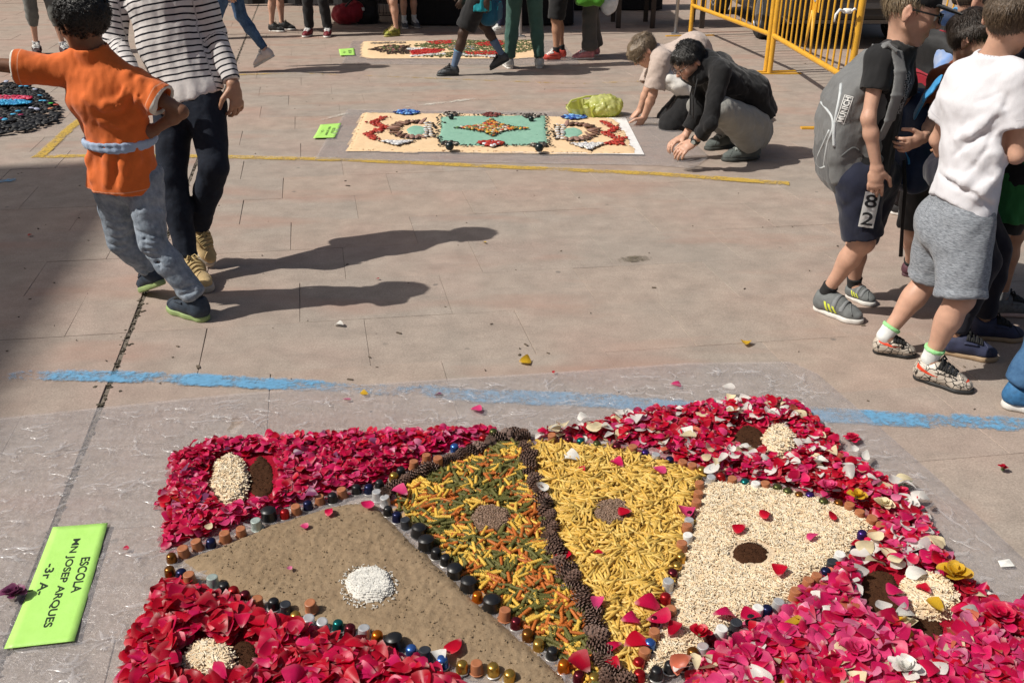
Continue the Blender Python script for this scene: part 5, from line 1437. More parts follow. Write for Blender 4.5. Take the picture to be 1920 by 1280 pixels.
K = stand(1830, 640, 1.36, R(-15), step=.10, base=(1.80, 3.20), gap=.14, lean=(-.05, .02))
for e in 'LR': K['el' + e] = K['sh' + e] + D_(-.05, .08, -.18); K['wr' + e] = K['el' + e] + D_(-.05, .08, -.13)
K['hipL'] = K['hipL'] + D_(-.15, .05, 0); K['hipR'] = K['hipR'] + D_(-.15, .05, 0)
extra_person('boy in dark trousers and navy shoes, mostly hidden behind the boy in white', K, 1.30, 'tan', HB, dict(m=cloth('ink_cotton', (.02, .02, .03)), sleeve=.6, loose=1.0, name='shirt'),
    dict(m=cloth('ink_trousers', (.016, .016, .026)), len=1.95, loose=.92, name='trousers'),
    dict(upper=plain('navy_suede', (.03, .035, .075), .75, var=.3), sole=plain('gum_sole', (.36, .25, .15), .6), laces=M_LACEB), seed=72, hv=.0065, cv=.008)
K = stand(1950, 752, 1.45, R(-12), step=.12, base=(1.86, 2.80), gap=.16)
extra_person('person in blue jeans and blue trainers cut by the right edge', K, 1.45, 'fair', HD, dict(m=cloth('sand_cotton', (.35, .3, .25)), sleeve=.6, loose=1.0, name='shirt'),
    dict(m=denim('mid_denim', (.030, .085, .19), (.075, .17, .31)), len=1.97, loose=1.05, name='jeans', cuff=.036),
    dict(upper=plain('blue_mesh', (.03, .13, .28), .7, var=.3, vscale=60), sole=M_SOLEW, sole_h=.03, laces=M_LACEW), seed=73, hv=.0065, cv=.008)
# ================================================================ MAN KNEELING IN BEIGE
M_SANDT = cloth('beige_cotton', (.50, .41, .36), .08, fold=.5)
J = J_(heelR=P(1352, 252, 7.0), toeR=G(1375, 262), heelL=P(1345, 236, 7.35), toeL=G(1368, 246),
       hipR=P(1338, 138, 6.98), hipL=P(1345, 128, 7.24), knR=P(1258, 234, 6.86), knL=P(1254, 222, 7.24),
       shR=P(1240, 112, 6.92), shL=P(1232, 108, 7.28), waist=P(1300, 92, 7.12), neck=P(1228, 98, 7.10), head=P(1207, 96, 7.08),
       elR=P(1224, 178, 6.90), wrR=P(1208, 220, 6.98), elL=P(1214, 168, 7.20), wrL=P(1199, 208, 7.22),
       face=D_(-.75, -.10, -.75), hup=D_(-.60, .0, .75), hem=P(1325, 142, 7.1), base=G(1290, 245))
BM, _ = person('man in a beige shirt and black trousers kneeling on all fours', J, 1.70, 'fair',
    dict(m=hair_mat('hair_ash', (.06, .042, .028), (.26, .19, .12)), c=(.10, .07, .045), style='fringe', t=.075, amp=.009, nape=-.20, tufts=6000),
    dict(m=M_SANDT, sleeve=.82, loose=1.22, amp=.006, sflare=1.15, hemw=1.0, name='shirt'),
    dict(m=cloth('black_trousers', (.012, .012, .013)), len=1.96, loose=1.28, amp=.006, name='trousers'),
    dict(upper=plain('black_grey_mesh', (.04, .04, .045), .7), sole=M_SOLEW, laces=M_LACEB), None,
    dict(R=dict(d=D_(-.55, -.15, -.75), n=D_(-.6, 0, -.6), t=D_(0, -1, 0), curl=.25, spread=.2), L=dict(d=D_(-.6, .0, -.6), n=D_(-.2, 0, -1), t=D_(0, 1, .3), curl=.5)), hv=.0065, cv=.008, seed=81, hh=.222)
s = Solid(); s.ell(P(1272, 156, 6.98), np.array([.20, .17, .085]), np.array([nv(D_(.86, 0, -.42)), D_(0, 1, 0), nv(D_(.42, 0, .86))]), .02); f = folds(5, .012, 55); s.post = lambda p, d: d + f(p)
V, F = s.surf(.009); put('shirt_tail', V, F, cloth('white_lining', (.72, .70, .66), .06), BM)
glasses(BM, J, .222, plain('steel_frame', (.3, .3, .3), .3, metal=.8, bmp=0))

# ================================================================ MAN SQUATTING IN A BLACK HOODIE
J = J_(heelR=P(1424, 296, 5.98), toeR=G(1352, 302), heelL=P(1382, 272, 6.38), toeL=G(1322, 282),
       hipR=P(1412, 236, 5.98), hipL=P(1402, 226, 6.24), knR=P(1352, 206, 5.74), knL=P(1312, 198, 6.26),
       shR=P(1352, 134, 5.80), shL=P(1322, 122, 6.16), waist=P(1408, 168, 6.08), neck=P(1322, 112, 5.98), head=P(1292, 116, 5.92),
       elR=P(1330, 232, 5.66), wrR=P(1302, 266, 5.72), elL=P(1305, 220, 6.0), wrL=P(1284, 256, 5.98),
       face=D_(-.82, -.28, -.62), hup=D_(-.45, -.05, .85), hem=P(1424, 222, 6.1), hemn=D_(.55, 0, -.8), base=G(1390, 292))
hood = []
HM, _ = person('bearded man in a black hooded sweatshirt squatting in grey trousers', J, 1.72, 'fair',
    dict(m=H_BLACK, c=(.012, .010, .008), style='short', t=.065, amp=.008, nape=-.17, beard=True, tufts=6000, hl=-.06),
    dict(m=cloth('black_fleece', (.011, .011, .012), .2, fold=.6), sleeve=1.62, loose=1.10, amp=.006, hood=True, name='hoodie', cuff=1.35, hemw=1.06),
    dict(m=cloth('grey_twill', (.28, .28, .26), .15, fold=.6), len=1.93, loose=1.16, amp=.006, cuff=.042, name='trousers'),
    dict(upper=cloth('grey_suede_shoe', (.10, .115, .11), .2), sole=plain('dark_sole', (.05, .055, .05), .7), laces=plain('lace_grey', (.3, .32, .3), .8)), None,
    dict(R=dict(d=D_(-.75, -.30, -.40), n=D_(-.35, .1, -.9), t=D_(.1, .9, -.2), curl=.42, spread=.16), L=dict(d=D_(-.75, -.25, -.30), n=D_(-.3, -.2, -.9), t=D_(.1, -1, -.2), curl=.55)), hv=.006, cv=.0075, seed=91, hh=.225)
glasses(HM, J, .225, plain('brown_frame', (.06, .03, .02), .3, bmp=0))
w = nv(J['wrR'] - J['elR']); c = J['wrR'] - w * .012
s = Solid(); s.cone(c - w * .012, c + w * .012, .0325, .0315, .004, D_(0, 1, 0), 1.05, capa=True, capb=True); V, F = s.surf(.004)
wa = put('watch', V, F, plain('watch_strap', (.012, .012, .012), .5), HM)
dv = nv(np.array([0, 0, CAM_H]) - c + D_(0, 0, .4)); dv = nv(dv - w * (dv @ w)); cc = c + dv * .034
for nm, r, h, mt, of in (('watch_case', .021, .011, plain('watch_case', (.02, .02, .02), .35), 0), ('watch_dial', .0145, .003, plain('dial_grey', (.36, .40, .38), .3, bmp=0), .007)):
    s = Solid(); s.cone(cc + dv * (of - h / 2), cc + dv * (of + h / 2), r, r, .002, capa=True, capb=True); V, F = s.surf(.0026); put(nm, V, F, mt, HM).parent = wa
s = Soup(); bs_ = J['neck'] + D_(-.07, -.11, -.12)
for dy in (-.05, .06):
    s.tube([bs_ + (0, dy, .03) - np.array(HM.location), bs_ + (-.015, dy, -.10) - np.array(HM.location), bs_ + (-.005, dy, -.22) - np.array(HM.location)], .004, 6)
s.obj('drawstring', M_BLKN, HM, True)

# ================================================================ PEOPLE IN THE BACKGROUND
K = stand(97, 102, 1.66, R(-60), gap=.16, step=.12)
extra_person('woman in grey cropped leggings at the far left', K, 1.66, 'fair', dict(m=H_BROWN, c=(.08, .05, .03), style='long', t=.06, tufts=100), dict(m=cloth('slate_cotton', (.10, .10, .11)), sleeve=.7, loose=1.1, name='shirt'),
    dict(m=cloth('grey_leggings', (.15, .155, .145)), len=1.45, loose=.92, cuff=.030, name='leggings', stack=False), dict(upper=plain('black_red_mesh', (.05, .02, .02), .7, var=.8, vscale=25), sole=plain('red_sole', (.35, .04, .03), .6), laces=M_LACEW), dict(m=plain('pale_sock', (.4, .38, .38), .9), h=.02), seed=101)
K = stand(452, 136, 1.62, R(176), step=.40, lift=.09, gap=.10)
extra_person('walker in blue jeans and white canvas shoes striding behind the woman', K, 1.62, 'fair', HD, dict(m=cloth('dark_blue_knit', (.03, .04, .09)), sleeve=1.9, loose=1.08, name='jumper'),
    dict(m=denim('blue_denim', (.020, .045, .10), (.09, .16, .28)), len=1.95, loose=.86, cuff=.026, name='jeans'), dict(upper=cloth('white_canvas', (.60, .52, .50), .1), sole=plain('grey_sole', (.5, .48, .46), .7), laces=M_LACEW), seed=102)
K = stand(522, 58, 1.50, R(-12), gap=.12, step=.04)
extra_person('child in black shorts and black trainers standing left of the black trousers', K, 1.50, 'fair', HB, dict(m=cloth('maroon_cotton', (.12, .02, .03)), sleeve=.6, loose=1.1, name='shirt'),
    dict(m=cloth('black_shorts', (.015, .015, .016)), len=1.0, loose=1.1, name='shorts'), dict(upper=M_BLKN, sole=M_SOLEW, laces=M_LACEB), seed=103)
K = stand(598, 68, 1.50, R(-95), gap=.17)
extra_person('child in black tracksuit trousers and dark red trainers facing the square', K, 1.50, 'tan', HB, dict(m=cloth('black_cotton', (.014, .014, .015)), sleeve=1.8, loose=1.1, name='jacket'),
    dict(m=cloth('black_track', (.014, .014, .015)), len=1.93, loose=1.05, cuff=.036, name='trousers'), dict(upper=plain('dark_red_mesh', (.16, .012, .02), .6, var=.3), sole=M_SOLEW, laces=M_LACEW), seed=104)
K = stand(742, 66, 1.45, R(-150), gap=.12, step=.05)
extra_person('child with bare legs and yellow and black trainers beside the far flower carpet', K, 1.45, 'fair', HD, dict(m=cloth('pale_cotton', (.5, .45, .45)), sleeve=.6, loose=1.1, name='shirt'),
    dict(m=cloth('red_shorts', (.22, .03, .03)), len=.8, loose=1.1, name='shorts'), dict(upper=plain('yellow_black_mesh', (.22, .22, .03), .6, var=.9, vscale=25), sole=plain('yellow_sole', (.42, .38, .10), .6), laces=M_LACEY), seed=105)
K = stand(768, 52, 1.40, R(-70), gap=.10)
extra_person('child in white socks and grey trainers behind the yellow trainers', K, 1.40, 'fair', HB, dict(m=cloth('grey_cotton', (.2, .2, .21)), sleeve=.6, loose=1.1, name='shirt'),
    dict(m=cloth('white_shorts', (.60, .60, .60)), len=.75, loose=1.1, name='shorts'), dict(upper=plain('grey_mesh2', (.07, .075, .085), .7), sole=plain('grey_sole', (.5, .48, .46), .7), laces=M_LACEW), dict(m=plain('white_sock', (.70, .72, .70), .9), h=.05), seed=106)
K = stand(902, 140, 1.42, R(180), step=.38, lift=.09, gap=.09)
M_TEAL = cloth('teal_cotton', (.015, .30, .36), .15)
extra_person('dark skinned boy in black shorts and blue socks walking past the far carpet', K, 1.42, 'dark', HB, dict(m=M_TEAL, sleeve=.6, loose=1.36, name='shirt', drop=.09, hemw=1.1),
    dict(m=cloth('black_shorts', (.015, .015, .016)), len=.86, loose=1.18, flare=1.2, name='shorts'), dict(upper=plain('charcoal_mesh', (.045, .05, .055), .6, var=.3), sole=plain('black_sole2', (.03, .035, .035), .6), laces=M_LACEB),
    dict(m=plain('slate_sock', (.10, .15, .24), .9), h=.105, cuff=plain('cyan_cuff', (.02, .40, .50), .8)), seed=107, hv=.008, cv=.009)
bt = backpack('teal rucksack hanging low behind the boy walking in black shorts', P(918, 2, 9.2), D_(1, -.2, 0), D_(0, 0, 1), .28, .44, .2, [cloth('teal_nylon', (.012, .10, .18)), cloth('teal_nylon', (.012, .10, .18)), plain('cyan_piping', (.02, .4, .5), .6), M_NAVYN], seed=12, cv=.012)
K = stand(983, 128, 1.62, R(95), gap=.20)
extra_person('person in sea green trousers and white trainers seen from behind', K, 1.62, 'tan', HD, dict(m=cloth('sage_cotton', (.10, .15, .13)), sleeve=.7, loose=1.1, name='shirt'),
    dict(m=cloth('sea_green_twill', (.05, .115, .095), .12), len=1.95, loose=1.0, cuff=.032, name='trousers'), dict(upper=cloth('white_leather', (.55, .55, .53), .08), sole=M_SOLEW, laces=M_LACEW), seed=108, hv=.009, cv=.009)
K = stand(1046, 112, 1.52, R(190), gap=.10, step=.06)
extra_person('child in black shorts and red trainers beside the sea green trousers', K, 1.52, 'tan', HB, dict(m=cloth('black_cotton', (.014, .014, .015)), sleeve=.6, loose=1.1, name='shirt'),
    dict(m=cloth('black_shorts', (.015, .015, .016)), len=1.0, loose=1.15, name='shorts'), dict(upper=plain('red_mesh', (.50, .06, .04), .6, var=.25), sole=plain('red_white_sole', (.55, .40, .36), .6), laces=M_LACEW), dict(m=plain('black_sock', (.015, .015, .016), .9), h=.03), seed=109)
K = stand(1108, 108, 1.62, R(185), gap=.14, step=.06)
extra_person('person in wide grey trousers and pink trainers', K, 1.62, 'fair', HD, dict(m=cloth('charcoal_knit', (.05, .05, .055)), sleeve=1.8, loose=1.1, name='jumper'),
    dict(m=cloth('mid_grey_twill', (.088, .085, .08), .12), len=1.97, loose=1.16, cuff=.044, name='trousers'), dict(upper=plain('pink_mesh', (.52, .20, .22), .6, var=.3), sole=M_SOLEW, laces=M_LACEW), seed=110)
K = stand(940, 62, 1.60, R(200), gap=.12, step=.06)
extra_person('person in navy trousers and white trainers in the shade of the marquee', K, 1.60, 'fair', HB, dict(m=cloth('navy_knit', (.02, .025, .07)), sleeve=1.8, loose=1.1, name='jumper'),
    dict(m=cloth('navy_trousers', (.014, .018, .05)), len=1.90, loose=1.0, name='trousers'), dict(upper=cloth('white_leather', (.55, .55, .53), .08), sole=M_SOLEW, laces=M_LACEW), seed=111)
K = stand(376, 74, 1.30, R(-100), gap=.12)
extra_person('child with pink shoes glimpsed behind the arm of the woman in stripes', K, 1.30, 'fair', HD, dict(m=cloth('rose_cotton', (.5, .2, .25)), sleeve=.6, loose=1.1, name='shirt'),
    dict(m=cloth('grey_shorts', (.2, .2, .2)), len=1.9, loose=1.0, name='trousers'), dict(upper=plain('hot_pink_mesh', (.55, .04, .12), .6), sole=M_SOLEW, laces=M_LACEW), seed=112)

# ---------------------------------------------------------------- bags on the ground and in hands
g = G(650, 46)
t = thing('duffel_bag', 'dark red duffel bag slumped on the ground beside a black bag', 'bag', g)
s = Solid(); s.ell(g + D_(0, 0, .13), (.20, .15, .14), None, .03); s.ell(g + D_(.13, .02, .17), (.13, .12, .14), None, .05); s.plane(g + D_(0, 0, .005), D_(0, 0, -1), .02); f = folds(31, .012, 45); s.post = lambda p, d: d + f(p)
V, F = s.surf(.010); put('bag_body', V, F, cloth('red_nylon', (.28, .012, .025)), t)
s = Soup(); s.tube([D_(.02, -.10, .24), D_(.12, -.12, .33), D_(.27, -.08, .38), D_(.34, 0, .32)], .014, 7); s.obj('handle', M_BLKN, t, True)
g = G(688, 44)
t = thing('black_bag', 'black rucksack with a white logo patch on the ground by the tent pole', 'bag', g)
s = Solid(); s.box(g + D_(0, 0, .17), (.16, .11, .17), .07, None, .04); s.ell(g + D_(.02, -.06, .10), (.14, .10, .11), None, .05); f = folds(33, .012, 45); s.post = lambda p, d: d + f(p)
V, F = s.surf(.010); put('bag_body', V, F, M_BLKN, t)
s = Soup(); s.tube([D_(-.08, -.06, .33), D_(-.15, -.05, .45), D_(-.02, -.02, .50), D_(.08, -.03, .36)], .014, 7); s.obj('handle', M_BLKN, t, True)
s = Soup(); s.box((-.02, -.165, .20), (.05, .008, .04), bev=.003); s.obj('patch', M_PRW, t)
c = P(1142, -2, 10.1)
t = thing('carrier_bag', 'white plastic carrier bag hanging beside the grey trousers', 'bag', c)
s = Solid(); s.ell(c, (.10, .09, .16), None, .03); f = folds(34, .015, 40); s.post = lambda p, d: d + f(p); V, F = s.surf(.009); put('bag_body', V, F, plain('blue_white_plastic', (.62, .68, .74), .3, bmp=.2), t)
s = Soup(); s.tube([D_(-.05, 0, .13), D_(-.03, 0, .26), D_(0, 0, .30), D_(.03, 0, .26), D_(.05, 0, .13)], .008, 6); s.obj('handle', plain('blue_white_plastic', (.62, .68, .74), .3), t, True)
c = P(1106, -14, 9.95)
t = thing('shoulder_bag', 'bright green shoulder bag in front of the grey trousers', 'bag', c)
s = Solid(); s.box(c, (.15, .08, .13), .05, None, .03); f = folds(35, .012, 40); s.post = lambda p, d: d + f(p); V, F = s.surf(.010); put('bag_body', V, F, cloth('green_nylon', (.09, .32, .03)), t)
s = Soup(); s.tube([D_(-.12, 0, .1), D_(-.06, .02, .45), D_(.05, .05, .55), D_(.12, 0, .1)], .012, 6); s.obj('strap', M_BLKN, t, True)
# ================================================================ PLASTIC FILM UNDER THE CARPETS
def in_poly(p, poly): return poly_sd(p, poly) < 0
def film_material():
    m, nt, b = new_mat('plastic_film')
    n1 = gnoise(nt, 9.0, 6, .7, (1, 2.2, 1)); n2 = gnoise(nt, 40.0, 4, .7, (2.5, 1, 1)); n3 = gnoise(nt, 26.0, 5, .75)
    g = nd(nt, 'ShaderNodeNewGeometry'); wv = mixc(nt, .12, g.outputs['Position'], n1.outputs['Color'])
    vo = nd(nt, 'ShaderNodeTexVoronoi', Scale=11.0); vo.feature = 'DISTANCE_TO_EDGE'; nt.links.new(wv, vo.inputs['Vector'])
    cr = ramp(nt, vo.outputs['Distance'], [(0.0, .35), (.03, .10), (.10, 0)]).outputs[0]
    h = math_(nt, 'ADD', math_(nt, 'MULTIPLY', cr, .5), math_(nt, 'ADD', n1.outputs['Fac'], math_(nt, 'MULTIPLY', n3.outputs['Fac'], .5)))
    nt.links.new(ramp(nt, n1.outputs['Fac'], [(.3, (.46, .42, .42)), (.7, (.60, .56, .56))]).outputs[0], b.inputs['Base Color'])
    # milky where the film is creased double
    a = ramp(nt, n2.outputs['Fac'], [(.35, .26), (.56, .36), (.74, .58)]).outputs[0]
    a2 = math_(nt, 'MULTIPLY', cr, math_(nt, 'MULTIPLY', ramp(nt, n3.outputs['Fac'], [(.45, 0), (.68, 1)]).outputs[0], .20))
    hole = ramp(nt, gnoise(nt, 3.3, 3, .5, (1.4, 1, 1)).outputs['Fac'], [(.715, 1), (.73, 0)]).outputs[0]
    nt.links.new(math_(nt, 'MULTIPLY', math_(nt, 'ADD', a, a2, True), hole), b.inputs['Alpha'])
    b.inputs['Roughness'].default_value = .2; b.inputs['Specular IOR Level'].default_value = .8
    st = gnoise(nt, 13.0, 3, .6, (.35, 2.6, 1)); n4 = gnoise(nt, 55.0, 3, .6, (.6, 1.6, 1)); hs = math_(nt, 'ADD', h, math_(nt, 'ADD', math_(nt, 'MULTIPLY', st.outputs['Fac'], .8), math_(nt, 'MULTIPLY', n4.outputs['Fac'], .5)))
    bump(nt, b, hs, .6, .014)
    return m
M_FILM = film_material()
def film(name, label, poly, z0, step, hollows=None):
    poly = GP(poly); lo, hi = poly.min(0), poly.max(0)
    nx, ny = int((hi[0] - lo[0]) / step) + 2, int((hi[1] - lo[1]) / step) + 2
    X, Y = np.meshgrid(np.linspace(lo[0], hi[0], nx), np.linspace(lo[1], hi[1], ny), indexing='ij'); p = np.stack([X.ravel(), Y.ravel()], 1)
    sd = poly_sd(p, poly); f = folds(77, .0035, 16); f2 = folds(78, .002, 55); q = np.concatenate([p, np.zeros((len(p), 1))], 1).astype(np.float32)
    z = z0 + .004 + np.clip(f(q), -.002, .006) + np.clip(f2(q), -.001, .003)
    for hp in (hollows or []):                                  # weighed down flat under a sign
        z = np.where(poly_sd(p, GP(hp)) < .012, z0 + .0010, z)
    idx = np.arange(nx * ny).reshape(nx, ny)
    F = np.stack([idx[:-1, :-1], idx[1:, :-1], idx[1:, 1:], idx[:-1, 1:]], -1).reshape(-1, 4)
    keep = (sd[F] < 0).any(1); F = F[keep]
    out = np.nonzero(sd > 0)[0]; out = out[sd[out] < step * 1.6]; e = 1e-3      # draw the rim on to the outline
    gr_ = np.stack([poly_sd(p[out] + (e, 0), poly) - sd[out], poly_sd(p[out] + (0, e), poly) - sd[out]], 1); gr_ /= np.linalg.norm(gr_, axis=1)[:, None] + 1e-9
    p[out] -= gr_ * sd[out][:, None]; z[out] = z0 + .001
    o = link(name, mesh_arrays(name, np.column_stack([p, z]), F, M_FILM, smooth=True))
    return tag(o, label, 'plastic sheet')
film('plastic_sheet', 'clear crumpled plastic sheet under the large flower carpet in front', [(-160, 806), (0, 787), (180, 768), (430, 742), (620, 728), (860, 712), (1100, 697), (1290, 683), (1480, 681), (1530, 702), (1600, 762), (1760, 902), (1930, 1062), (2060, 1180), (2200, 1400), (-260, 1400)], .0065, .022, [[(100, 988), (205, 980), (142, 1206), (4, 1222)]])
FILM1 = bpy.data.objects['plastic_sheet']
def film_creases(parent, poly, n, seed, excl=()):
    """sharp little folds standing up from the film"""
    r = np.random.default_rng(seed); poly = GP(poly); pts = fill(poly, n, r, excl, .02); s = Soup()
    for p in pts:
        L = r.uniform(.012, .085) * (1.0 if r.random() < .85 else 1.7); a = r.uniform(0, 3.14) if r.random() < .45 else r.normal(.2, .35); bend = r.normal(0, .4); h = r.uniform(.0008, .0034); w = r.uniform(.002, .007); k = 7; V = []
        c = np.array([p[0], p[1], .0155]); ph = r.uniform(0, 6)
        for i in range(k):
            t = i / (k - 1) - .5; an = a + bend * t; d = D_(math.cos(an), math.sin(an), 0); nn = D_(-math.sin(an), math.cos(an), 0); e = 1 - (2 * t) ** 2; q = c + d * L * t + nn * .004 * math.sin(t * 9 + ph)
            V += [q - nn * w * (e + .1) - D_(0, 0, .002), q + D_(0, 0, h * e), q + nn * w * (e + .1) - D_(0, 0, .002)]
        s.add(V, [(i * 3 + j, i * 3 + j + 1, i * 3 + 4 + j, i * 3 + 3 + j) for i in range(k - 1) for j in (0, 1)])
    m, nt, b = new_mat('film_fold'); b.inputs['Base Color'].default_value = (.62, .60, .61, 1); b.inputs['Alpha'].default_value = .24; b.inputs['Roughness'].default_value = .2; b.inputs['Specular IOR Level'].default_value = 1.0
    return tag(s.obj('film_folds', m, parent, True), kind='stuff')
FILM_POLY = [(-120, 820), (0, 800), (180, 780), (430, 752), (620, 738), (860, 722), (1100, 707), (1290, 693), (1470, 690), (1520, 710), (1600, 780), (1750, 910), (1920, 1075), (2050, 1200), (2150, 1380), (-220, 1380)]
film('plastic_sheet', 'clear plastic sheet under the green and cream carpet', [(590, 301), (612, 262), (652, 207), (1185, 213), (1262, 232), (1330, 296), (1300, 318), (1230, 312)], .0065, .03)
film('plastic_sheet', 'clear plastic sheet under the far flower carpet', [(640, 122), (660, 78), (1050, 76), (1090, 124)], .0065, .05)

# ================================================================ BEDS OF SOIL, STRAW, GRAIN
def bed(name, poly, h, mat, edge=.05, rough=.003, step=.007, z0=.006, seed=1, kind='stuff', label=None, cat=None, parent=None, scale=70):
    """low heap with an uneven top that runs out at the outline"""
    lo, hi = poly.min(0) - .01, poly.max(0) + .01
    nx, ny = int((hi[0] - lo[0]) / step) + 2, int((hi[1] - lo[1]) / step) + 2
    X, Y = np.meshgrid(np.linspace(lo[0], hi[0], nx), np.linspace(lo[1], hi[1], ny), indexing='ij'); p = np.stack([X.ravel(), Y.ravel()], 1)
    q = np.concatenate([p, np.zeros((len(p), 1))], 1).astype(np.float32)
    f = folds(seed, 1, scale, sharp=False); f2 = folds(seed + 1, 1, scale * 3.1, sharp=False); f3 = folds(seed + 2, 1, scale * 7.3, sharp=False)
    sd = poly_sd(p, poly) + f(q) * .006 + f3(q) * .003
    t = np.clip(-sd / edge, 0, 1); z = z0 - .002 + h * (t * (2 - t)) ** .8 + (f(q) * .5 + f2(q) * .35 + f3(q) * .4 + 1.5 * np.random.default_rng(seed).normal(0, .30, len(p))) * rough * np.clip(t * 3, 0, 1)
    idx = np.arange(nx * ny).reshape(nx, ny); F = np.stack([idx[:-1, :-1], idx[1:, :-1], idx[1:, 1:], idx[:-1, 1:]], -1).reshape(-1, 4)
    F = F[(sd[F] < step * .6).any(1)]
    z = np.where(sd > step * .3, np.minimum(z, z0 - .003), z)
    o = link(name, mesh_arrays(name, np.column_stack([p, z]), F, mat, smooth=True), parent); tag(o, label, cat, kind=kind)
    zi = z.reshape(nx, ny)
    def height(pp):
        gx = np.clip((pp[:, 0] - lo[0]) / (hi[0] - lo[0]) * (nx - 1), 0, nx - 1.001); gy = np.clip((pp[:, 1] - lo[1]) / (hi[1] - lo[1]) * (ny - 1), 0, ny - 1.001)
        return np.maximum(zi[gx.astype(int), gy.astype(int)], z0)
    return o, height
def fill(poly, n, r, excl=(), inset=0.0, margin=0.0):
    """n random points inside a polygon"""
    lo, hi = poly.min(0), poly.max(0); out = []
    cnt = 0
    while cnt < n:
        p = lo + (hi - lo) * r.random((n * 2, 2)); ok = poly_sd(p, poly) < -inset
        for e in excl: ok &= poly_sd(p, e) > margin
        p = p[ok]; out.append(p); cnt += len(p)
    return np.concatenate(out)[:n]
def rots(yaw, tilt, taz, roll=None):
    """rotation matrices (m,3,3): spin about z, then tip by tilt towards azimuth taz"""
    m = len(yaw); c, s = np.cos(yaw), np.sin(yaw); A = np.zeros((m, 3, 3)); A[:, 0, 0] = c; A[:, 0, 1] = -s; A[:, 1, 0] = s; A[:, 1, 1] = c; A[:, 2, 2] = 1
    if roll is not None:
        B = np.zeros((m, 3, 3)); c, s = np.cos(roll), np.sin(roll); B[:, 0, 0] = 1; B[:, 1, 1] = c; B[:, 1, 2] = -s; B[:, 2, 1] = s; B[:, 2, 2] = c; A = A @ B
    ax = np.stack([-np.sin(taz), np.cos(taz), np.zeros(m)], 1); K = np.zeros((m, 3, 3)); K[:, 0, 1] = -ax[:, 2]; K[:, 0, 2] = ax[:, 1]; K[:, 1, 0] = ax[:, 2]; K[:, 1, 2] = -ax[:, 0]; K[:, 2, 0] = -ax[:, 1]; K[:, 2, 1] = ax[:, 0]
    T = np.eye(3)[None] + np.sin(tilt)[:, None, None] * K + (1 - np.cos(tilt))[:, None, None] * (K @ K)
    return T @ A
def soup_mesh(name, temps, which, Rm, S, T, mat, cols=None, tcols=None, smooth=True):
    """many copies of a few templates joined into one mesh"""
    Vs, Fs, Cs = [], [], []; n = 0
    for k, (tv, tf) in enumerate(temps):
        ix = np.nonzero(which == k)[0]
        if len(ix) == 0: continue
        S_ = S[ix]; S_ = S_[:, None, None] if S_.ndim == 1 else S_[:, None, :]
        V = np.einsum('mij,mvj->mvi', Rm[ix], tv[None] * S_) + T[ix][:, None, :]
        F = tf[None] + (np.arange(len(ix)) * len(tv))[:, None, None] + n
        Vs.append(V.reshape(-1, 3)); Fs.append(F.reshape(-1, tf.shape[1])); n += len(ix) * len(tv)
        if cols is not None:
            c = np.repeat(cols[ix][:, None, :], len(tv), 1)
            if tcols is not None: c = c * (1 - tcols[k][None, :, 1:]) * tcols[k][None, :, :1] + tcols[k][None, :, 1:] * np.array([.78, .62, .55])
            Cs.append(c.reshape(-1, 3))
    return mesh_arrays(name, np.concatenate(Vs), np.concatenate(Fs), mat, col=np.concatenate(Cs) if cols is not None else None, smooth=smooth)

# outlines, read off the photograph on the ground
SOIL = GP([(340, 1056), (400, 1034), (460, 1008), (520, 985), (575, 968), (640, 950), (700, 944), (722, 962), (745, 992), (775, 1020), (810, 1052), (845, 1084), (880, 1116), (915, 1150), (950, 1176), (985, 1206), (1022, 1236), (1050, 1262), (1090, 1310), (1120, 1360), (1000, 1340), (930, 1282), (860, 1264), (800, 1240), (740, 1214), (680, 1196), (620, 1184), (560, 1168), (500, 1142), (440, 1118), (395, 1096)])
FUSI = GP([(738, 946), (770, 920), (808, 895), (850, 876), (900, 858), (935, 838), (975, 838), (992, 870), (1005, 915), (1020, 950), (1032, 1000), (1040, 1040), (1056, 1075), (1080, 1110), (1104, 1145), (1116, 1185), (1122, 1230), (1140, 1290), (1150, 1360), (1110, 1330), (1075, 1262), (1042, 1234), (1010, 1210), (980, 1186), (950, 1162), (925, 1138), (890, 1104), (860, 1072), (830, 1042), (795, 1006), (765, 980)])
PENN = GP([(994, 838), (1060, 838), (1130, 846), (1200, 862), (1260, 880), (1312, 898), (1302, 935), (1292, 980), (1280, 1030), (1266, 1075), (1250, 1110), (1240, 1150), (1225, 1190), (1210, 1230), (1190, 1290), (1165, 1350), (1140, 1260), (1122, 1180), (1108, 1140), (1078, 1098), (1058, 1055), (1040, 1005), (1022, 945), (1006, 890)])
STRAW = GP([(1322, 912), (1400, 914), (1460, 924), (1520, 938), (1570, 954), (1610, 974), (1640, 992), (1612, 1020), (1590, 1042), (1550, 1075), (1515, 1100), (1470, 1135), (1420, 1155), (1385, 1178), (1340, 1200), (1310, 1224), (1280, 1246), (1240, 1264), (1200, 1300), (1180, 1350), (1190, 1290), (1214, 1236), (1238, 1196), (1256, 1150), (1262, 1100), (1276, 1060), (1290, 1010), (1300, 955), (1312, 925)])
BED_A = GP([(318, 876), (350, 850), (410, 836), (520, 830), (640, 824), (760, 818), (850, 814), (930, 812), (925, 822), (885, 836), (820, 856), (766, 880), (728, 905), (695, 914), (640, 923), (575, 942), (520, 958), (450, 988), (388, 1009), (330, 1028), (312, 1032), (316, 1000), (322, 960), (300, 945), (330, 905)])
BED_B = GP([(312, 1100), (345, 1108), (396, 1124), (440, 1143), (500, 1167), (555, 1194), (620, 1211), (690, 1225), (740, 1243), (795, 1266), (845, 1290), (900, 1320), (920, 1400), (215, 1400), (236, 1270), (254, 1222), (270, 1180), (290, 1150), (300, 1118)])
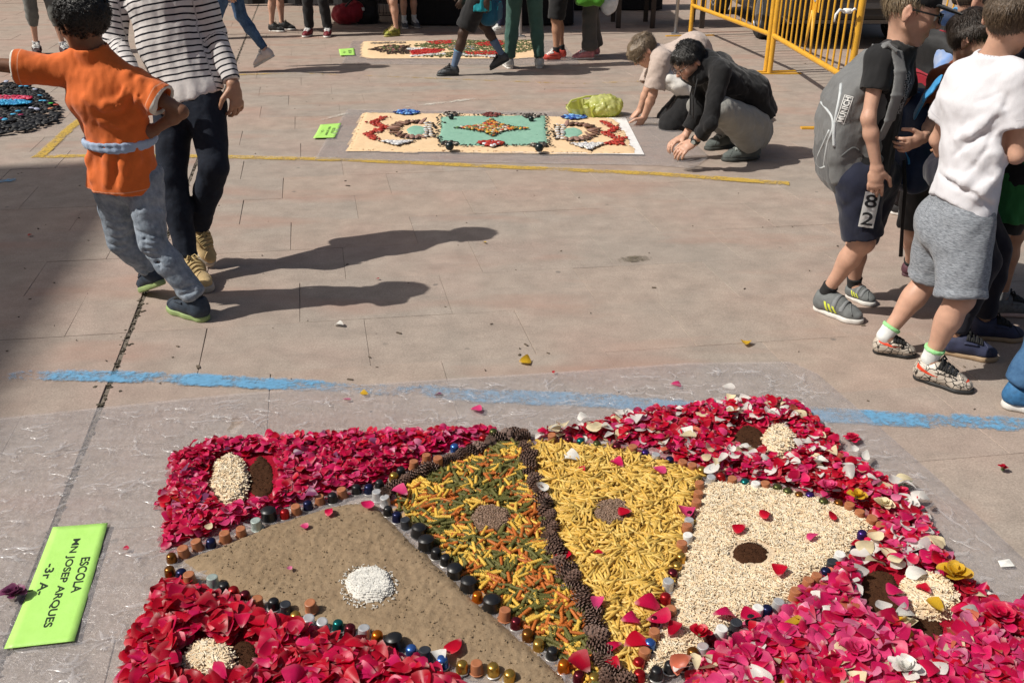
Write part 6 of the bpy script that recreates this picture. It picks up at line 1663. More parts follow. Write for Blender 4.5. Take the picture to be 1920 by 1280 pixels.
BED_C = GP([(1000, 828), (1040, 815), (1100, 806), (1160, 790), (1220, 778), (1300, 772), (1390, 758), (1450, 760), (1500, 772), (1545, 815), (1580, 860), (1640, 896), (1690, 930), (1735, 985), (1770, 1040), (1800, 1085), (1860, 1130), (1840, 1170), (1770, 1150), (1690, 1120), (1620, 1080), (1600, 1050), (1628, 1015), (1652, 992), (1620, 962), (1560, 938), (1480, 916), (1400, 902), (1335, 890), (1280, 868), (1220, 848), (1150, 832), (1080, 826)])
BED_D = GP([(1555, 1082), (1600, 1062), (1640, 1090), (1700, 1120), (1780, 1150), (1850, 1150), (1960, 1150), (2020, 1240), (2090, 1400), (1250, 1400), (1300, 1284), (1332, 1242), (1362, 1214), (1400, 1196), (1450, 1172), (1496, 1140)])
film_creases(FILM1, FILM_POLY, 520, 301, [BED_A, BED_B, BED_C, BED_D, SOIL, STRAW, PENN, FUSI, GP([(92, 975), (215, 968), (150, 1215), (-10, 1232)])])
def oval(cx, cy, rx, ry, n=26, rot=0):
    a = np.linspace(0, 2 * np.pi, n, endpoint=False); c, s = math.cos(rot), math.sin(rot)
    return GP([(cx + rx * math.cos(t) * c - ry * math.sin(t) * s, cy + rx * math.cos(t) * s + ry * math.sin(t) * c) for t in a])
CREAM = [('top left', oval(432, 914, 38, 48)), ('bottom left', oval(392, 1254, 52, 40)), ('top right', oval(1458, 840, 32, 32, rot=.3)), ('right', oval(1735, 1132, 62, 44, rot=.35))]
COFFEE = [('top left', oval(490, 906, 30, 45)), ('bottom left', oval(460, 1248, 34, 40)), ('top right', oval(1404, 832, 32, 28, rot=.3)), ('right', oval(1652, 1128, 44, 56, rot=-.6)), ('lower right', oval(1722, 1178, 52, 30, rot=.5))]
EYES = dict(rice=oval(692, 1111, 50, 37), grain1=oval(918, 985, 42, 27), grain2=oval(1146, 972, 38, 26), dark=oval(1406, 1051, 44, 26))
def earth(name, c, c2, scale=60.0, bstr=.8):
    m, nt, b = new_mat(name); n = gnoise(nt, scale, 6, .75); n2 = gnoise(nt, 7.0, 3); n3 = gnoise(nt, scale * 6, 3, .7)
    f = math_(nt, 'ADD', math_(nt, 'MULTIPLY', n.outputs['Fac'], .5), math_(nt, 'ADD', math_(nt, 'MULTIPLY', n2.outputs['Fac'], .2), math_(nt, 'MULTIPLY', n3.outputs['Fac'], .3)))
    nt.links.new(ramp(nt, f, [(.36, c), (.62, c2)]).outputs[0], b.inputs['Base Color']); b.inputs['Roughness'].default_value = .95; b.inputs['Specular IOR Level'].default_value = .15
    p = bump(nt, b, n.outputs['Fac'], bstr, .004); bump(nt, b, n3.outputs['Fac'], .6, .0015, p); return m
M_SOIL = earth('soil', (.215, .150, .090), (.325, .238, .150)); M_COFF = earth('coffee', (.032, .013, .006), (.075, .030, .013), 120)
M_STRAWB = earth('straw_base', (.62, .47, .31), (.76, .61, .43), 90); M_PASTAB = earth('pasta_base', (.46, .24, .04), (.64, .38, .08), 70); M_PETB = earth('petal_base', (.22, .003, .012), (.38, .006, .03), 50)
soil_o, soil_h = bed('soil', SOIL, .020, M_SOIL, .05, .0030, .006, seed=11, label='dry brown soil filling the left petal of the flower carpet')
r = np.random.default_rng(21)
# clods
octV = np.array([(1, 0, 0), (0, 1, 0), (-1, 0, 0), (0, -1, 0), (0, 0, 1), (0, 0, -1)], float); octF = np.array([(0, 1, 4), (1, 2, 4), (2, 3, 4), (3, 0, 4), (1, 0, 5), (2, 1, 5), (3, 2, 5), (0, 3, 5)])
def crumbs(name, poly, n, lo, hi, mat, hfun, seed, label=None, cols=None, flat=.7, pw=2.5, excl=()):
    r = np.random.default_rng(seed); p = fill(poly, n, r, excl); s = lo + (hi - lo) * r.random(n) ** pw
    S = s[:, None] * r.uniform(.6, 1.3, (n, 3)) * np.array([1, 1, flat]); T = np.column_stack([p, hfun(p) + s * .25])
    me = soup_mesh(name, [(octV, octF)], np.zeros(n, int), rots(r.uniform(0, 6.28, n), r.uniform(0, .6, n), r.uniform(0, 6.28, n)), S, T, mat, cols=cols(r, n) if cols else None)
    return tag(link(name, me), label, kind='stuff')
crumbs('soil_crumbs', SOIL, 3000, .0007, .0034, M_SOIL, soil_h, 22, 'small clods and crumbs strewn over the soil')
for i, (nm, po) in enumerate(COFFEE):
    o, h = bed('coffee_grounds', po, .017, M_COFF, .02, .002, .005, seed=30 + i, label='dark coffee grounds heaped beside the cream oval, %s' % nm)
    crumbs('coffee_crumbs', po, 500, .0008, .0025, M_COFF, h, 60 + i, 'loose crumbs on the coffee heap, %s' % nm)
# straws: thin cut ends lying every way
def prism_t(n, L, rr, bend=0.0, seg=2):
    V = []; 
    for i in range(seg + 1):
        x = (i / seg - .5) * L
        for j in range(n): a = 2 * math.pi * j / n; V.append((x, rr * math.cos(a), rr * math.sin(a) + bend * (1 - (2 * i / seg - 1) ** 2)))
    F = [(i * n + j, (i + 1) * n + j, (i + 1) * n + (j + 1) % n, i * n + (j + 1) % n) for i in range(seg) for j in range(n)]
    return np.array(V), np.array(F)
M_STRAW = vcol('straw', .7, .3, bmp=.1)
def straw_cols(r, n):
    b = np.array([(.86, .69, .46), (.88, .74, .53), (.80, .61, .39), (.88, .78, .60)]); return b[r.integers(0, 4, n)] * r.uniform(.85, 1.08, (n, 1))
def straws(poly, n, hfun, seed, label, Lr=(.012, .022), rad=.0016, name='cut_straw', cols=straw_cols, tilt=.14, lift=.001, zr=.003, excl=(), bend=.1):
    r = np.random.default_rng(seed); p = fill(poly, n, r, excl); L = r.uniform(*Lr, n); ts = [prism_t(5, 1, 1, b_) for b_ in (0, bend, -bend)]
    S = np.column_stack([L, np.full(n, rad) * r.uniform(.8, 1.25, n), np.full(n, rad) * r.uniform(.8, 1.25, n)])
    ts2 = [(np.column_stack([t[0][:, 0], t[0][:, 1], t[0][:, 2]]), t[1]) for t in ts]
    T = np.column_stack([p, hfun(p) + lift + zr * r.random(n)])
    me = soup_mesh(name, ts2, r.integers(0, 3, n), rots(r.uniform(0, 6.28, n), np.abs(r.normal(0, tilt, n)), r.uniform(0, 6.28, n)), S, T, M_STRAW, cols=cols(r, n))
    return tag(link(name, me), label, kind='stuff')
o, sh_ = bed('straw_bed', STRAW, .020, M_STRAWB, .035, .002, .008, seed=41, label='packed cream straw under the loose straw of the right petal')
straws(STRAW, 13000, sh_, 42, 'loose cream cut straw filling the right petal of the flower carpet', (.010, .019), .00135, excl=[EYES['dark']])
o, h = bed('coffee_grounds', EYES['dark'], .026, M_COFF, .03, .002, .005, seed=38, label='oval of coffee grounds in the middle of the cream straw'); crumbs('coffee_crumbs', EYES['dark'], 500, .0008, .0025, M_COFF, h, 69, 'loose crumbs on the oval of coffee')
for i, (nm, po) in enumerate(CREAM):
    o, h = bed('straw_bed', po, .034, M_STRAWB, .03, .002, .006, seed=45 + i, label='packed cream straw in the oval, %s' % nm)
    straws(po, 900 if i != 2 else 500, h, 50 + i, 'cream puffed straw in the oval among the petals, %s' % nm, (.012, .024), .0019, bend=.18)
o, h = bed('rice_bed', EYES['rice'], .036, earth('rice_base', (.70, .68, .62), (.80, .78, .72), 160), .03, .0015, .005, seed=55, label='packed rice under the loose grains')
straws(np.concatenate([EYES['rice']]), 6000, h, 56, 'white rice heaped in an oval on the soil', (.0050, .0070), .0010, 'rice', lambda r, n: np.array([(.80, .78, .72)]) * r.uniform(.95, 1.05, (n, 1)), .08, -.0003, .0008, bend=0)
ring_p = oval(692, 1113, 57, 43)
straws(ring_p, 260, lambda p: soil_h(p) + .001, 57, 'stray rice grains around the white oval', (.0055, .0075), .0011, 'rice', lambda r, n: np.array([(.80, .78, .72)]) * r.uniform(.88, 1.06, (n, 1)), .3, .001, .001, bend=0)
# ---------------------------------------------------------------- pasta
def tube_t():
    """penne: hollow ribbed tube cut on the slant"""
    n, L, ro, ri = 8, 1.0, .074, .054; V = []
    for rr in (ro, ri):
        for sgn in (-1, 1):
            for j in range(n): a = 2 * math.pi * j / n; V.append((sgn * L / 2 + .085 * math.cos(a), rr * math.cos(a), rr * math.sin(a)))
    F = []
    for j in range(n):
        k = (j + 1) % n; F += [(j, n + j, n + k, k), (2 * n + j, 2 * n + k, 3 * n + k, 3 * n + j), (j, k, 2 * n + k, 2 * n + j), (n + j, 3 * n + j, 3 * n + k, n + k)]
    return np.array(V), np.array(F)
def spiral_t(turns=2.2, seg=13):
    """fusilli: a three lobed twist"""
    n = 6; V = []
    for i in range(seg + 1):
        t = i / seg; a0 = 2 * math.pi * turns * t / 1.0
        for j in range(n):
            a = 2 * math.pi * j / n + a0; rr = (.150 if j % 2 == 0 else .085); V.append((t - .5, rr * math.cos(a), rr * math.sin(a)))
    F = [(i * n + j, (i + 1) * n + j, (i + 1) * n + (j + 1) % n, i * n + (j + 1) % n) for i in range(seg) for j in range(n)] + [(0, 1, 2, 3), (0, 3, 4, 5), (seg * n, seg * n + 1, seg * n + 2, seg * n + 3), (seg * n, seg * n + 3, seg * n + 4, seg * n + 5)]
    return np.array(V), np.array(F)
PEN_T, FUS_T = tube_t(), spiral_t()
M_PENNE = vcol('penne', .45, .45, .12); M_FUS = vcol('fusilli', .55, .35, .08)
o, pen_h = bed('pasta_bed', PENN, .012, M_PASTAB, .03, .002, .010, seed=61, label='lower layer under the penne'); o, fus_h = bed('pasta_bed', FUSI, .012, M_PASTAB, .03, .002, .010, seed=62, label='lower layer under the coloured spirals')
def pasta(name, T_, poly, n_low, n_top, hfun, mat, cols, L, labels, groups, excl, seed, cat, sm=True):
    r = np.random.default_rng(seed); n = n_low + n_top; p = fill(poly, n, r, excl, .004)
    top = np.arange(n) >= n_low; z = hfun(p) + np.where(top, .008 + .005 * r.random(n), .002 + .006 * r.random(n))
    # neighbours fell together: they share colour and direction
    sd_ = fill(poly, max(4, n // 6), r); near = ((p[:, None, :] - sd_[None]) ** 2).sum(2).argmin(1)
    yaw = r.uniform(0, 6.28, len(sd_))[near] + r.normal(0, .38, n); loose_ = r.random(n) < .35; yaw[loose_] = r.uniform(0, 6.28, loose_.sum())
    Rm = rots(yaw, np.abs(r.normal(0, .08, n)), r.uniform(0, 6.28, n), r.uniform(0, 6.28, n))
    S = L * r.uniform(.86, 1.1, n); ci = r.integers(0, len(cols), len(sd_))[near]; mixd = r.random(n) < .45; ci[mixd] = r.integers(0, len(cols), mixd.sum()); C = np.array([c for c, _ in cols])[ci] * r.uniform(.88, 1.1, (n, 1)); T = np.column_stack([p, z])
    vis = np.array([proj((a[0], a[1], a[2])) for a in T]); inside = (vis[:, 0] > 0) & (vis[:, 0] < 1920) & (vis[:, 1] < 1275)
    # the 296 that show largest: on top and nearest
    score = np.where(top & inside, vis[:, 1], -1e9); hero = np.zeros(n, bool); hero[np.argsort(-score)[:296]] = True
    rest = ~hero
    me = soup_mesh(name, [T_], np.zeros(rest.sum(), int), Rm[rest], S[rest], T[rest], mat, cols=C[rest], smooth=sm); tag(link(name, me), labels['rest'], kind='stuff')
    cache = {}
    for i in np.nonzero(hero)[0]:
        key = (ci[i], int(r.integers(0, 3)))
        if key not in cache: cache[key] = mesh_arrays(cat.replace(' ', '_'), T_[0] * L, T_[1], mat, col=np.tile(np.array(cols[ci[i]][0]) * [.92, 1.0, 1.06][key[1]], (len(T_[0]), 1)), smooth=sm)
        o = link(cat.replace(' ', '_'), cache[key]); M = Matrix(Rm[i].tolist()).to_4x4(); M.translation = Vector(T[i]); o.matrix_basis = M @ Matrix.Scale(float(S[i] / L), 4)
        cn = cols[ci[i]][1]; tag(o, labels['one'] % cn, cat, group=groups % cn)
pasta('penne_heap', PEN_T, PENN, 1050, 1250, pen_h, M_PENNE, [((.78, .50, .105), 'yellow'), ((.82, .56, .14), 'yellow'), ((.74, .45, .08), 'yellow')], .050,
      dict(rest='yellow penne heaped in the upper middle petal', one='dry %s penne tube on top of the heap of penne'), '%s penne on top of the heap', [EYES['grain2']], 63, 'penne tube', False)
pasta('fusilli_heap', FUS_T, FUSI, 750, 950, fus_h, M_FUS, [((.76, .46, .065), 'yellow'), ((.54, .155, .028), 'orange'), ((.125, .12, .028), 'dark green'), ((.80, .51, .085), 'yellow'), ((.50, .135, .024), 'orange'), ((.16, .145, .04), 'dark green'), ((.125, .12, .028), 'dark green')], .041,
      dict(rest='yellow, orange and green spirals heaped in the middle petal', one='dry %s pasta spiral on top of the three coloured heap'), '%s spirals on top of the heap', [EYES['grain1']], 64, 'pasta spiral')
M_GRAIN = vcol('grain', .6, .35, bmp=0)
for i, (k, lab) in enumerate((('grain1', 'brown pearl grain in an oval among the coloured spirals'), ('grain2', 'brown pearl grain in an oval among the penne'))):
    o, h = bed('grain_bed', EYES[k], .026, earth('grain_base', (.10, .065, .04), (.20, .13, .085), 150), .02, .001, .005, seed=70 + i, label='packed grain under the oval %s' % ('left', 'right')[i])
    crumbs('pearl_grain', EYES[k], 1500, .0019, .0030, M_GRAIN, h, 72 + i, lab, lambda r, n: np.array([(.30, .19, .13), (.22, .135, .09), (.38, .26, .19)])[r.integers(0, 3, n)] * r.uniform(.8, 1.15, (n, 1)), .8, 1.0)
# ---------------------------------------------------------------- rose petals
def petal_t(seed):
    r = np.random.default_rng(seed); nu, nv_ = 4, 5; V, W, B = [], [], []
    cup, back, tw, fold, asym, asp = r.uniform(.10, .75), r.uniform(-.25, .55), r.uniform(-.5, .5), r.uniform(-.3, .5), r.uniform(-.15, .15), r.uniform(.72, 1.05)
    if seed % 4 == 3: cup, asp = r.uniform(.8, 1.3), r.uniform(.5, .75)
    for i in range(nv_ + 1):
        v = i / nv_
        w = .52 * asp * (v ** .62) * (1.22 - .40 * v ** 4) if v > 0 else .05
        for j in range(nu + 1):
            u = -1 + 2 * j / nu
            ve = v - .16 * max(0, v - .6) * abs(u) ** 2 * 2.4 + .03 * math.sin(u * 3 + seed)
            x = u * w + asym * v * v; z = cup * .5 * (u * w) ** 2 * 4 * (1 - .3 * v) - back * (v - .45) ** 2 + .10 * fold * math.sin(v * 5 + u * 2 + seed) * v + tw * u * w * v * .35 - .12 * max(0, v - .8) * 2 * back
            V.append((x, ve - .5, z)); W.append(max(0, 1 - v / .20) * .5 + (.10 if (i == nv_) else 0)); B.append(.82 + .30 * v - .10 * abs(u) + r.uniform(-.05, .05))
    F = [(i * (nu + 1) + j, i * (nu + 1) + j + 1, (i + 1) * (nu + 1) + j + 1, (i + 1) * (nu + 1) + j) for i in range(nv_) for j in range(nu)]
    V = np.array(V); V[:, 2] -= V[:, 2].mean()
    return (V, np.array(F)), np.column_stack([B, W])
PT = [petal_t(s) for s in range(20)]; PTEMP = [p[0] for p in PT]; PCOL = [p[1] for p in PT]
M_PETAL = vcol('petal', .38, .30, .32, bmp=.10, bscale=120)
COLS = dict(red=(.62, .004, .028), deep=(.42, .002, .022), crimson=(.68, .007, .075), magenta=(.74, .014, .13), pink=(.78, .06, .22), pale=(.75, .20, .36), white=(.92, .90, .84), cream=(.90, .78, .50), yellow=(.76, .47, .03), salmon=(.70, .18, .10), purple=(.24, .055, .15), brick=(.55, .05, .012))
petal_objs = {}
def petal_obj(colname, v, T, Rm, S, label, group=None, name='rose_petal', cat='petal', parent=None):
    key = (colname, v)
    if key not in petal_objs:
        c = np.array(COLS[colname])[None] * (1 - PCOL[v][:, 1:]) * PCOL[v][:, :1] + PCOL[v][:, 1:] * np.array([.78, .62, .55])
        petal_objs[key] = mesh_arrays(name, PTEMP[v][0], PTEMP[v][1], M_PETAL, col=c, smooth=True)
    o = link(name, petal_objs[key], parent); M = Matrix(np.asarray(Rm).tolist()).to_4x4(); M.translation = Vector(T); o.matrix_basis = M @ Matrix.Scale(S, 4)
    if parent is None: tag(o, label, cat, group=group)
    return o
def petals(poly, n, hmax, size, mix, seed, n_hero, where, excl=(), edge=.05, tilt=.38, lab='%s rose petal'):
    r = np.random.default_rng(seed); p = fill(poly, n, r, excl, 0.0, .013)
    wob = folds(seed + 5, .012, 40, sharp=False); q3 = np.column_stack([p, np.zeros(n)]).astype(np.float32)
    d = -poly_sd(p, poly)
    for e in excl: d = np.minimum(d, poly_sd(p, e) + .02)
    hh_ = .010 + hmax * np.clip((d + wob(q3)) / edge, 0, 1) ** .6
    u = r.random(n) ** .55; z = .008 + hh_ * u
    names = list(mix); w = np.array([mix[k] for k in names], float)
    # colours drift in patches
    drift = folds(seed + 9, 1.0, 14, sharp=False)(q3); wt_ = np.tile(w / w.sum(), (n, 1)); wt_[:, 0] *= np.exp(drift * .8); wt_ /= wt_.sum(1)[:, None]
    ci = (r.random((n, 1)) > np.cumsum(wt_, 1)).sum(1).clip(0, len(names) - 1)
    C = np.array([COLS[k] for k in names])[ci] * r.uniform(.72, 1.12, (n, 1))
    which = r.integers(0, len(PTEMP), n); tl = np.abs(r.normal(0, tilt, n)); Rm = rots(r.uniform(0, 6.28, n), tl, r.uniform(0, 6.28, n), np.where(r.random(n) < .35, np.pi, 0) + r.normal(0, .15, n))
    S = r.uniform(*size, n); T = np.column_stack([p, z + S * np.sin(tl) * .22])
    vis = np.array([proj(a) for a in T]); ins = (vis[:, 0] > 5) & (vis[:, 0] < 1915) & (vis[:, 1] < 1272) & (vis[:, 1] > 0)
    hero = np.zeros(n, bool)
    if n_hero:
        sc_ = np.where(ins & (u > .84), vis[:, 1] + S * 2000, -1e9); hero[np.argsort(-sc_)[:n_hero]] = True
    rest = ~hero
    tag(link('petal_heap', soup_mesh('petal_heap', PTEMP, which[rest], Rm[rest], S[rest], T[rest], M_PETAL, cols=C[rest], tcols=PCOL)), 'rose petals heaped %s' % where, kind='stuff')
    for i in np.nonzero(hero)[0]:
        nm = names[ci[i]]; wd = dict(red='red', deep='dark red', crimson='crimson', magenta='magenta', pink='pink', pale='pale pink', white='white', cream='cream', yellow='yellow', salmon='salmon', purple='purple', brick='orange red')[nm]
        petal_obj(nm, int(which[i]), T[i], Rm[i], float(S[i]), (lab % wd) + ' on top of the heap ' + where, group='%s petals on the heap %s' % (wd, where))
ex = [c for _, c in CREAM] + [c for _, c in COFFEE]
for po, lab in ((BED_A, 'behind the soil'), (BED_B, 'in front of the soil'), (BED_C, 'behind the straw'), (BED_D, 'in front of the straw')):
    bed('petal_bed', po, .012, M_PETB, .04, .002, .012, seed=80, label='flattened petals at the bottom of the heap %s' % lab)
petals(BED_A, 1900, .030, (.024, .042), dict(crimson=5, red=2, magenta=4.5, purple=.4, pink=2.0, pale=1.1), 91, 40, 'behind the soil', ex, .04, .34, '%s slender rose petal')
petals(BED_B, 1600, .042, (.040, .062), dict(red=6, deep=2, crimson=4.5, magenta=1.2), 92, 85, 'in front of the soil', ex, .05, .30)
petals(BED_C, 2200, .034, (.027, .045), dict(red=4.5, crimson=3.5, white=1.9, magenta=2.2, pink=1.4, pale=.5, cream=.3, salmon=.2), 93, 40, 'behind the straw', ex, .05, .34)
petals(BED_D, 2150, .045, (.035, .060), dict(magenta=4.5, crimson=3.0, pink=3.4, red=1.4, pale=1.2, white=.45, cream=.3, salmon=.3, yellow=.08), 94, 100, 'in front of the straw', ex, .05, .31)
# white and yellow drifts inside the right hand heap
r = np.random.default_rng(97)
def drift(pix, sd, n, colname, seed, z=(.040, .058), size=(.038, .056)):
    r = np.random.default_rng(seed); V = []
    p = np.array([G(x + r.normal(0, sd), y + r.normal(0, sd * .6))[:2] for (x, y) in pix for _ in range(n)]); m = len(p)
    ci = [colname[i] for i in r.integers(0, len(colname), m)]
    tl = np.abs(r.normal(0, .4, m)); me = soup_mesh('petal_drift', PTEMP, r.integers(0, len(PTEMP), m), rots(r.uniform(0, 6.28, m), tl, r.uniform(0, 6.28, m)), r.uniform(*size, m), np.column_stack([p, r.uniform(*z, m)]), M_PETAL, cols=np.array([COLS[c] for c in ci]) * r.uniform(.85, 1.05, (m, 1)), tcols=PCOL)
    return link('petal_drift', me)
tag(drift([(1110, 815), (1050, 820), (1150, 812), (1290, 845), (1340, 885), (1375, 800), (1350, 870), (1390, 880), (1370, 768), (1480, 800), (1535, 900), (1600, 880), (1180, 800)], 16, 4, ['white', 'white', 'cream'], 98), 'white petals scattered through the heap behind the straw', kind='stuff')
tag(drift([(1640, 1040), (1690, 1050), (1720, 1040), (1660, 1070), (1590, 1100), (1585, 1125), (1700, 960), (1680, 930), (1750, 1050)], 18, 5, ['white', 'white', 'cream', 'pale'], 99), 'white and cream petals at the right tip of the straw', kind='stuff')
tag(drift([(1290, 1270), (1640, 1262), (1720, 1262), (1780, 1256), (1560, 1250), (1690, 1190), (1560, 1180), (1320, 1262)], 16, 3, ['white', 'cream', 'cream', 'salmon'], 100, (.045, .06), (.04, .055)), 'cream petals at the front of the pink heap', kind='stuff')
# ================================================================ SINGLE PETALS, FLOWERS AND SCRAPS
ORD = ['first', 'second', 'third', 'fourth', 'fifth', 'sixth', 'seventh', 'eighth', 'ninth', 'tenth', 'eleventh', 'twelfth', 'thirteenth', 'fourteenth', 'fifteenth', 'sixteenth', 'seventeenth', 'eighteenth', 'nineteenth', 'twentieth', 'twenty-first', 'twenty-second', 'twenty-third', 'twenty-fourth', 'twenty-fifth', 'twenty-sixth', 'twenty-seventh', 'twenty-eighth', 'twenty-ninth', 'thirtieth']
LOOSE = [(636, 606, 'white', .045, .013, 'white petal on the paving beside the boy\'s shadow'), (985, 676, 'yellow', .048, .013, 'yellow petal on the paving in the middle of the square'), (1398, 641, 'yellow', .046, .013, 'yellow petal on the paving left of the veined shoes'),
    (893, 765, 'pink', .045, .018, 'pink petal on the plastic above the penne'), (1038, 696, 'red', .022, .012, 'tiny red petal on the paving above the blue line'), (1268, 720, 'pink', .042, .016, 'pink petal on the plastic above the blue line'), (1365, 745, 'pink', .040, .016, 'pink petal just above the far corner of the carpet'),
    (1412, 748, 'magenta', .050, .016, 'magenta petal just behind the far corner of the carpet'), (683, 737, 'yellow', .030, .014, 'small yellow petal on the blue line'), (650, 748, 'pale', .030, .014, 'pale pink petal on the plastic near the blue line'), (822, 738, 'purple', .03, .014, 'faded purple petal on the blue line'),
    (235, 1027, 'crimson', .018, .012, 'tiny crimson petal on the plastic beside the green sign'), (57, 440, 'brick', .03, .010, 'red petal on the shaded paving at the left'), (907, 453, 'yellow', .032, .010, 'yellow petal inside the long shadow of the woman'), (708, 522, 'deep', .018, .010, 'dark red petal inside the shadow of the boy'),
    (853, 1209, 'red', .058, .036, 'red petal lying alone on the soil'), (570, 985, 'pink', .025, .034, 'small pink petal near the upper edge of the soil'), (543, 1063, 'pale', .018, .034, 'tiny pale petal in the middle of the soil'), (826, 1228, 'white', .045, .040, 'white petal leaning on the blue pod by the soil'),
    (1072, 855, 'white', .058, .034, 'white petal lying on the penne near its top edge'), (1158, 866, 'magenta', .050, .034, 'magenta petal lying on the penne near the dark pods'), (1090, 878, 'red', .026, .032, 'small red petal on the penne below the white one'), (1236, 879, 'pink', .045, .034, 'pink petal at the top right edge of the penne'),
    (1017, 909, 'white', .050, .048, 'white petal perched on the row of pine cones'), (1171, 958, 'red', .042, .040, 'red petal on the oval of brown grain'), (1058, 1038, 'red', .045, .036, 'red petal beside the pine cones at the left of the penne'), (1122, 1034, 'red', .030, .034, 'red petal in the middle of the penne'),
    (1286, 957, 'pink', .055, .040, 'pink petal on the pods between penne and straw'), (1214, 1130, 'crimson', .062, .040, 'large crimson petal by the lower pods of the penne'), (1184, 1160, 'magenta', .050, .036, 'magenta petal low in the penne'), (1190, 1199, 'red', .058, .036, 'red petal beside the blue pod'), (1150, 1211, 'crimson', .048, .036, 'crimson petal beside the lowest pine cones'),
    (1236, 1158, 'crimson', .060, .042, 'long crimson petal over the copper pods'), (1264, 1178, 'deep', .050, .040, 'dark red petal at the lower edge of the straw'), (1119, 1128, 'pink', .046, .046, 'pink petal on the pine cones beside the penne'), (1088, 1240, 'deep', .062, .044, 'dark red petal between the orange pod and the cones'), (1151, 1240, 'red', .045, .044, 'red petal on the lowest pine cones'),
    (750, 919, 'pink', .055, .048, 'bright pink petal at the left end of the pine cones'), (686, 943, 'magenta', .045, .036, 'magenta petal at the top tip of the soil'), (617, 957, 'crimson', .040, .036, 'crimson petal among the pods at the upper soil edge'),
    (1435, 962, 'red', .042, .040, 'red petal on the straw nearest the upper pods'), (1387, 989, 'red', .045, .040, 'red petal on the straw left of centre'), (1523, 1003, 'pink', .042, .040, 'pink petal on the straw right of centre'), (1563, 966, 'red', .036, .040, 'red petal on the straw near its right tip'), (1460, 1067, 'red', .042, .044, 'red petal at the edge of the coffee oval'),
    (1360, 1150, 'magenta', .060, .042, 'magenta petal on the lower left of the straw'), (1402, 1150, 'crimson', .050, .042, 'crimson petal at the lower edge of the straw'), (1606, 1018, 'red', .045, .046, 'red petal at the right tip of the straw'),
    (1656, 1132, 'white', .050, .050, 'white petal on the coffee at the right'), (1686, 1128, 'pink', .058, .054, 'pink petal beside the white one on the coffee'), (1680, 1107, 'magenta', .050, .052, 'magenta petal on the coffee at the right'), (1754, 1132, 'yellow', .048, .052, 'yellow petal on the cream straw at the right'), (1733, 1101, 'red', .040, .052, 'red petal on the cream straw at the right'),
    (1664, 1160, 'yellow', .055, .055, 'yellow petal at the front of the coffee'), (1720, 1072, 'white', .058, .05, 'large white petal behind the cream straw at the right'), (340, 940, 'purple', .06, .03, 'faded purple petal at the left edge of the heap'), (338, 933, 'brick', .05, .036, 'orange red petal at the left edge of the heap'), (380, 932, 'purple', .05, .046, 'violet petal left of the cream oval'),
    (296, 941, 'magenta', .026, .016, 'small magenta petal on the plastic left of the heap'), (392, 985, 'cream', .03, .046, 'cream petal below the cream oval'), (584, 924, 'purple', .042, .046, 'lilac petal in the heap right of the coffee'), (1395, 838, 'white', .045, .05, 'white petal on the coffee behind the straw')]
r = np.random.default_rng(111)
for i, (x, y, c, s, z, lab) in enumerate(LOOSE):
    Rm = rots(np.array([r.uniform(0, 6.28)]), np.array([abs(r.normal(0, .18))]), np.array([r.uniform(0, 6.28)]))[0]
    petal_obj(c, int(r.integers(0, 20)), G(x, y, z), Rm, s, lab)
def flower(px, py, z, n, colname, size, label, seed, open_=.9, stem=False, squash=1.0):
    r = np.random.default_rng(seed); g = G(px, py, z); t = thing('flower_head', label, 'flower', g)
    for i in range(n):
        a = i * 2.4 + r.normal(0, .15); f = (i + .5) / n; tl = open_ * (1.35 * (1 - f) + .25)
        Rm = rots(np.array([a - math.pi / 2]), np.array([0.0]), np.array([0.0]))[0]; ax = D_(-math.sin(a), math.cos(a), 0); c_, s_ = math.cos(math.pi / 2 - tl), math.sin(math.pi / 2 - tl)
        K = np.array([[0, -ax[2], ax[1]], [ax[2], 0, -ax[0]], [-ax[1], ax[0], 0]]); Q = np.eye(3) - s_ * K + (1 - c_) * (K @ K)
        M = Q @ Rm; S = size * (1 - .45 * f); T = M @ D_(0, .42, 0) * S + D_(0, 0, size * .12 * f + .004)
        c = COLS[colname]; key = (colname, int(r.integers(0, 20)))
        petal_obj(colname, key[1], T, M, S, None, name='petal', parent=t)
    s = Soup(); s.lathe([(.002, -.004), (.006, 0), (.004, .008)], 8); s.obj('calyx', plain('calyx_green', (.06, .10, .03), .6), t, True)
    if stem:
        s = Soup(); s.tube([D_(0, 0, .002), D_(.02, .012, .004), D_(.040, .018, .003)], [.004, .003, .002], 6); s.obj('stem', plain('stem_green', (.05, .06, .03), .7), t, True)
    return t
flower(1597, 826, .012, 16, 'crimson', .034, 'whole crimson flower head lying on the plastic right of the carpet', 1)
flower(1788, 1082, .050, 14, 'yellow', .052, 'yellow rose head at the right edge of the carpet', 2, .8)
flower(1552, 920, .046, 14, 'pink', .040, 'pink rose head behind the straw', 3, .7)
flower(1606, 934, .046, 10, 'yellow', .036, 'yellow rose remains beside the copper pods', 4, .9)
flower(1655, 950, .046, 14, 'cream', .036, 'cream crumpled rose right of the copper pods', 5, .8)
flower(1650, 905, .024, 9, 'crimson', .030, 'small crimson flower at the right edge behind the straw', 6)
flower(1690, 925, .030, 9, 'crimson', .028, 'small crimson flower beside the green sepals', 7)
flower(1695, 1262, .055, 12, 'white', .050, 'white rose head at the front of the pink heap', 8, .8)
flower(1605, 1230, .055, 14, 'pink', .052, 'pink rose head in the heap in front of the straw', 9, .7)
flower(1875, 1160, .050, 14, 'crimson', .05, 'crimson rose head at the right corner of the carpet', 10, .75)
flower(1312, 1192, .046, 9, 'red', .034, 'red carnation bud among the pods under the straw', 11, .8)
flower(26, 1117, .014, 16, 'purple', .040, 'wilted purple flower head beside the green sign', 12, .8, True)
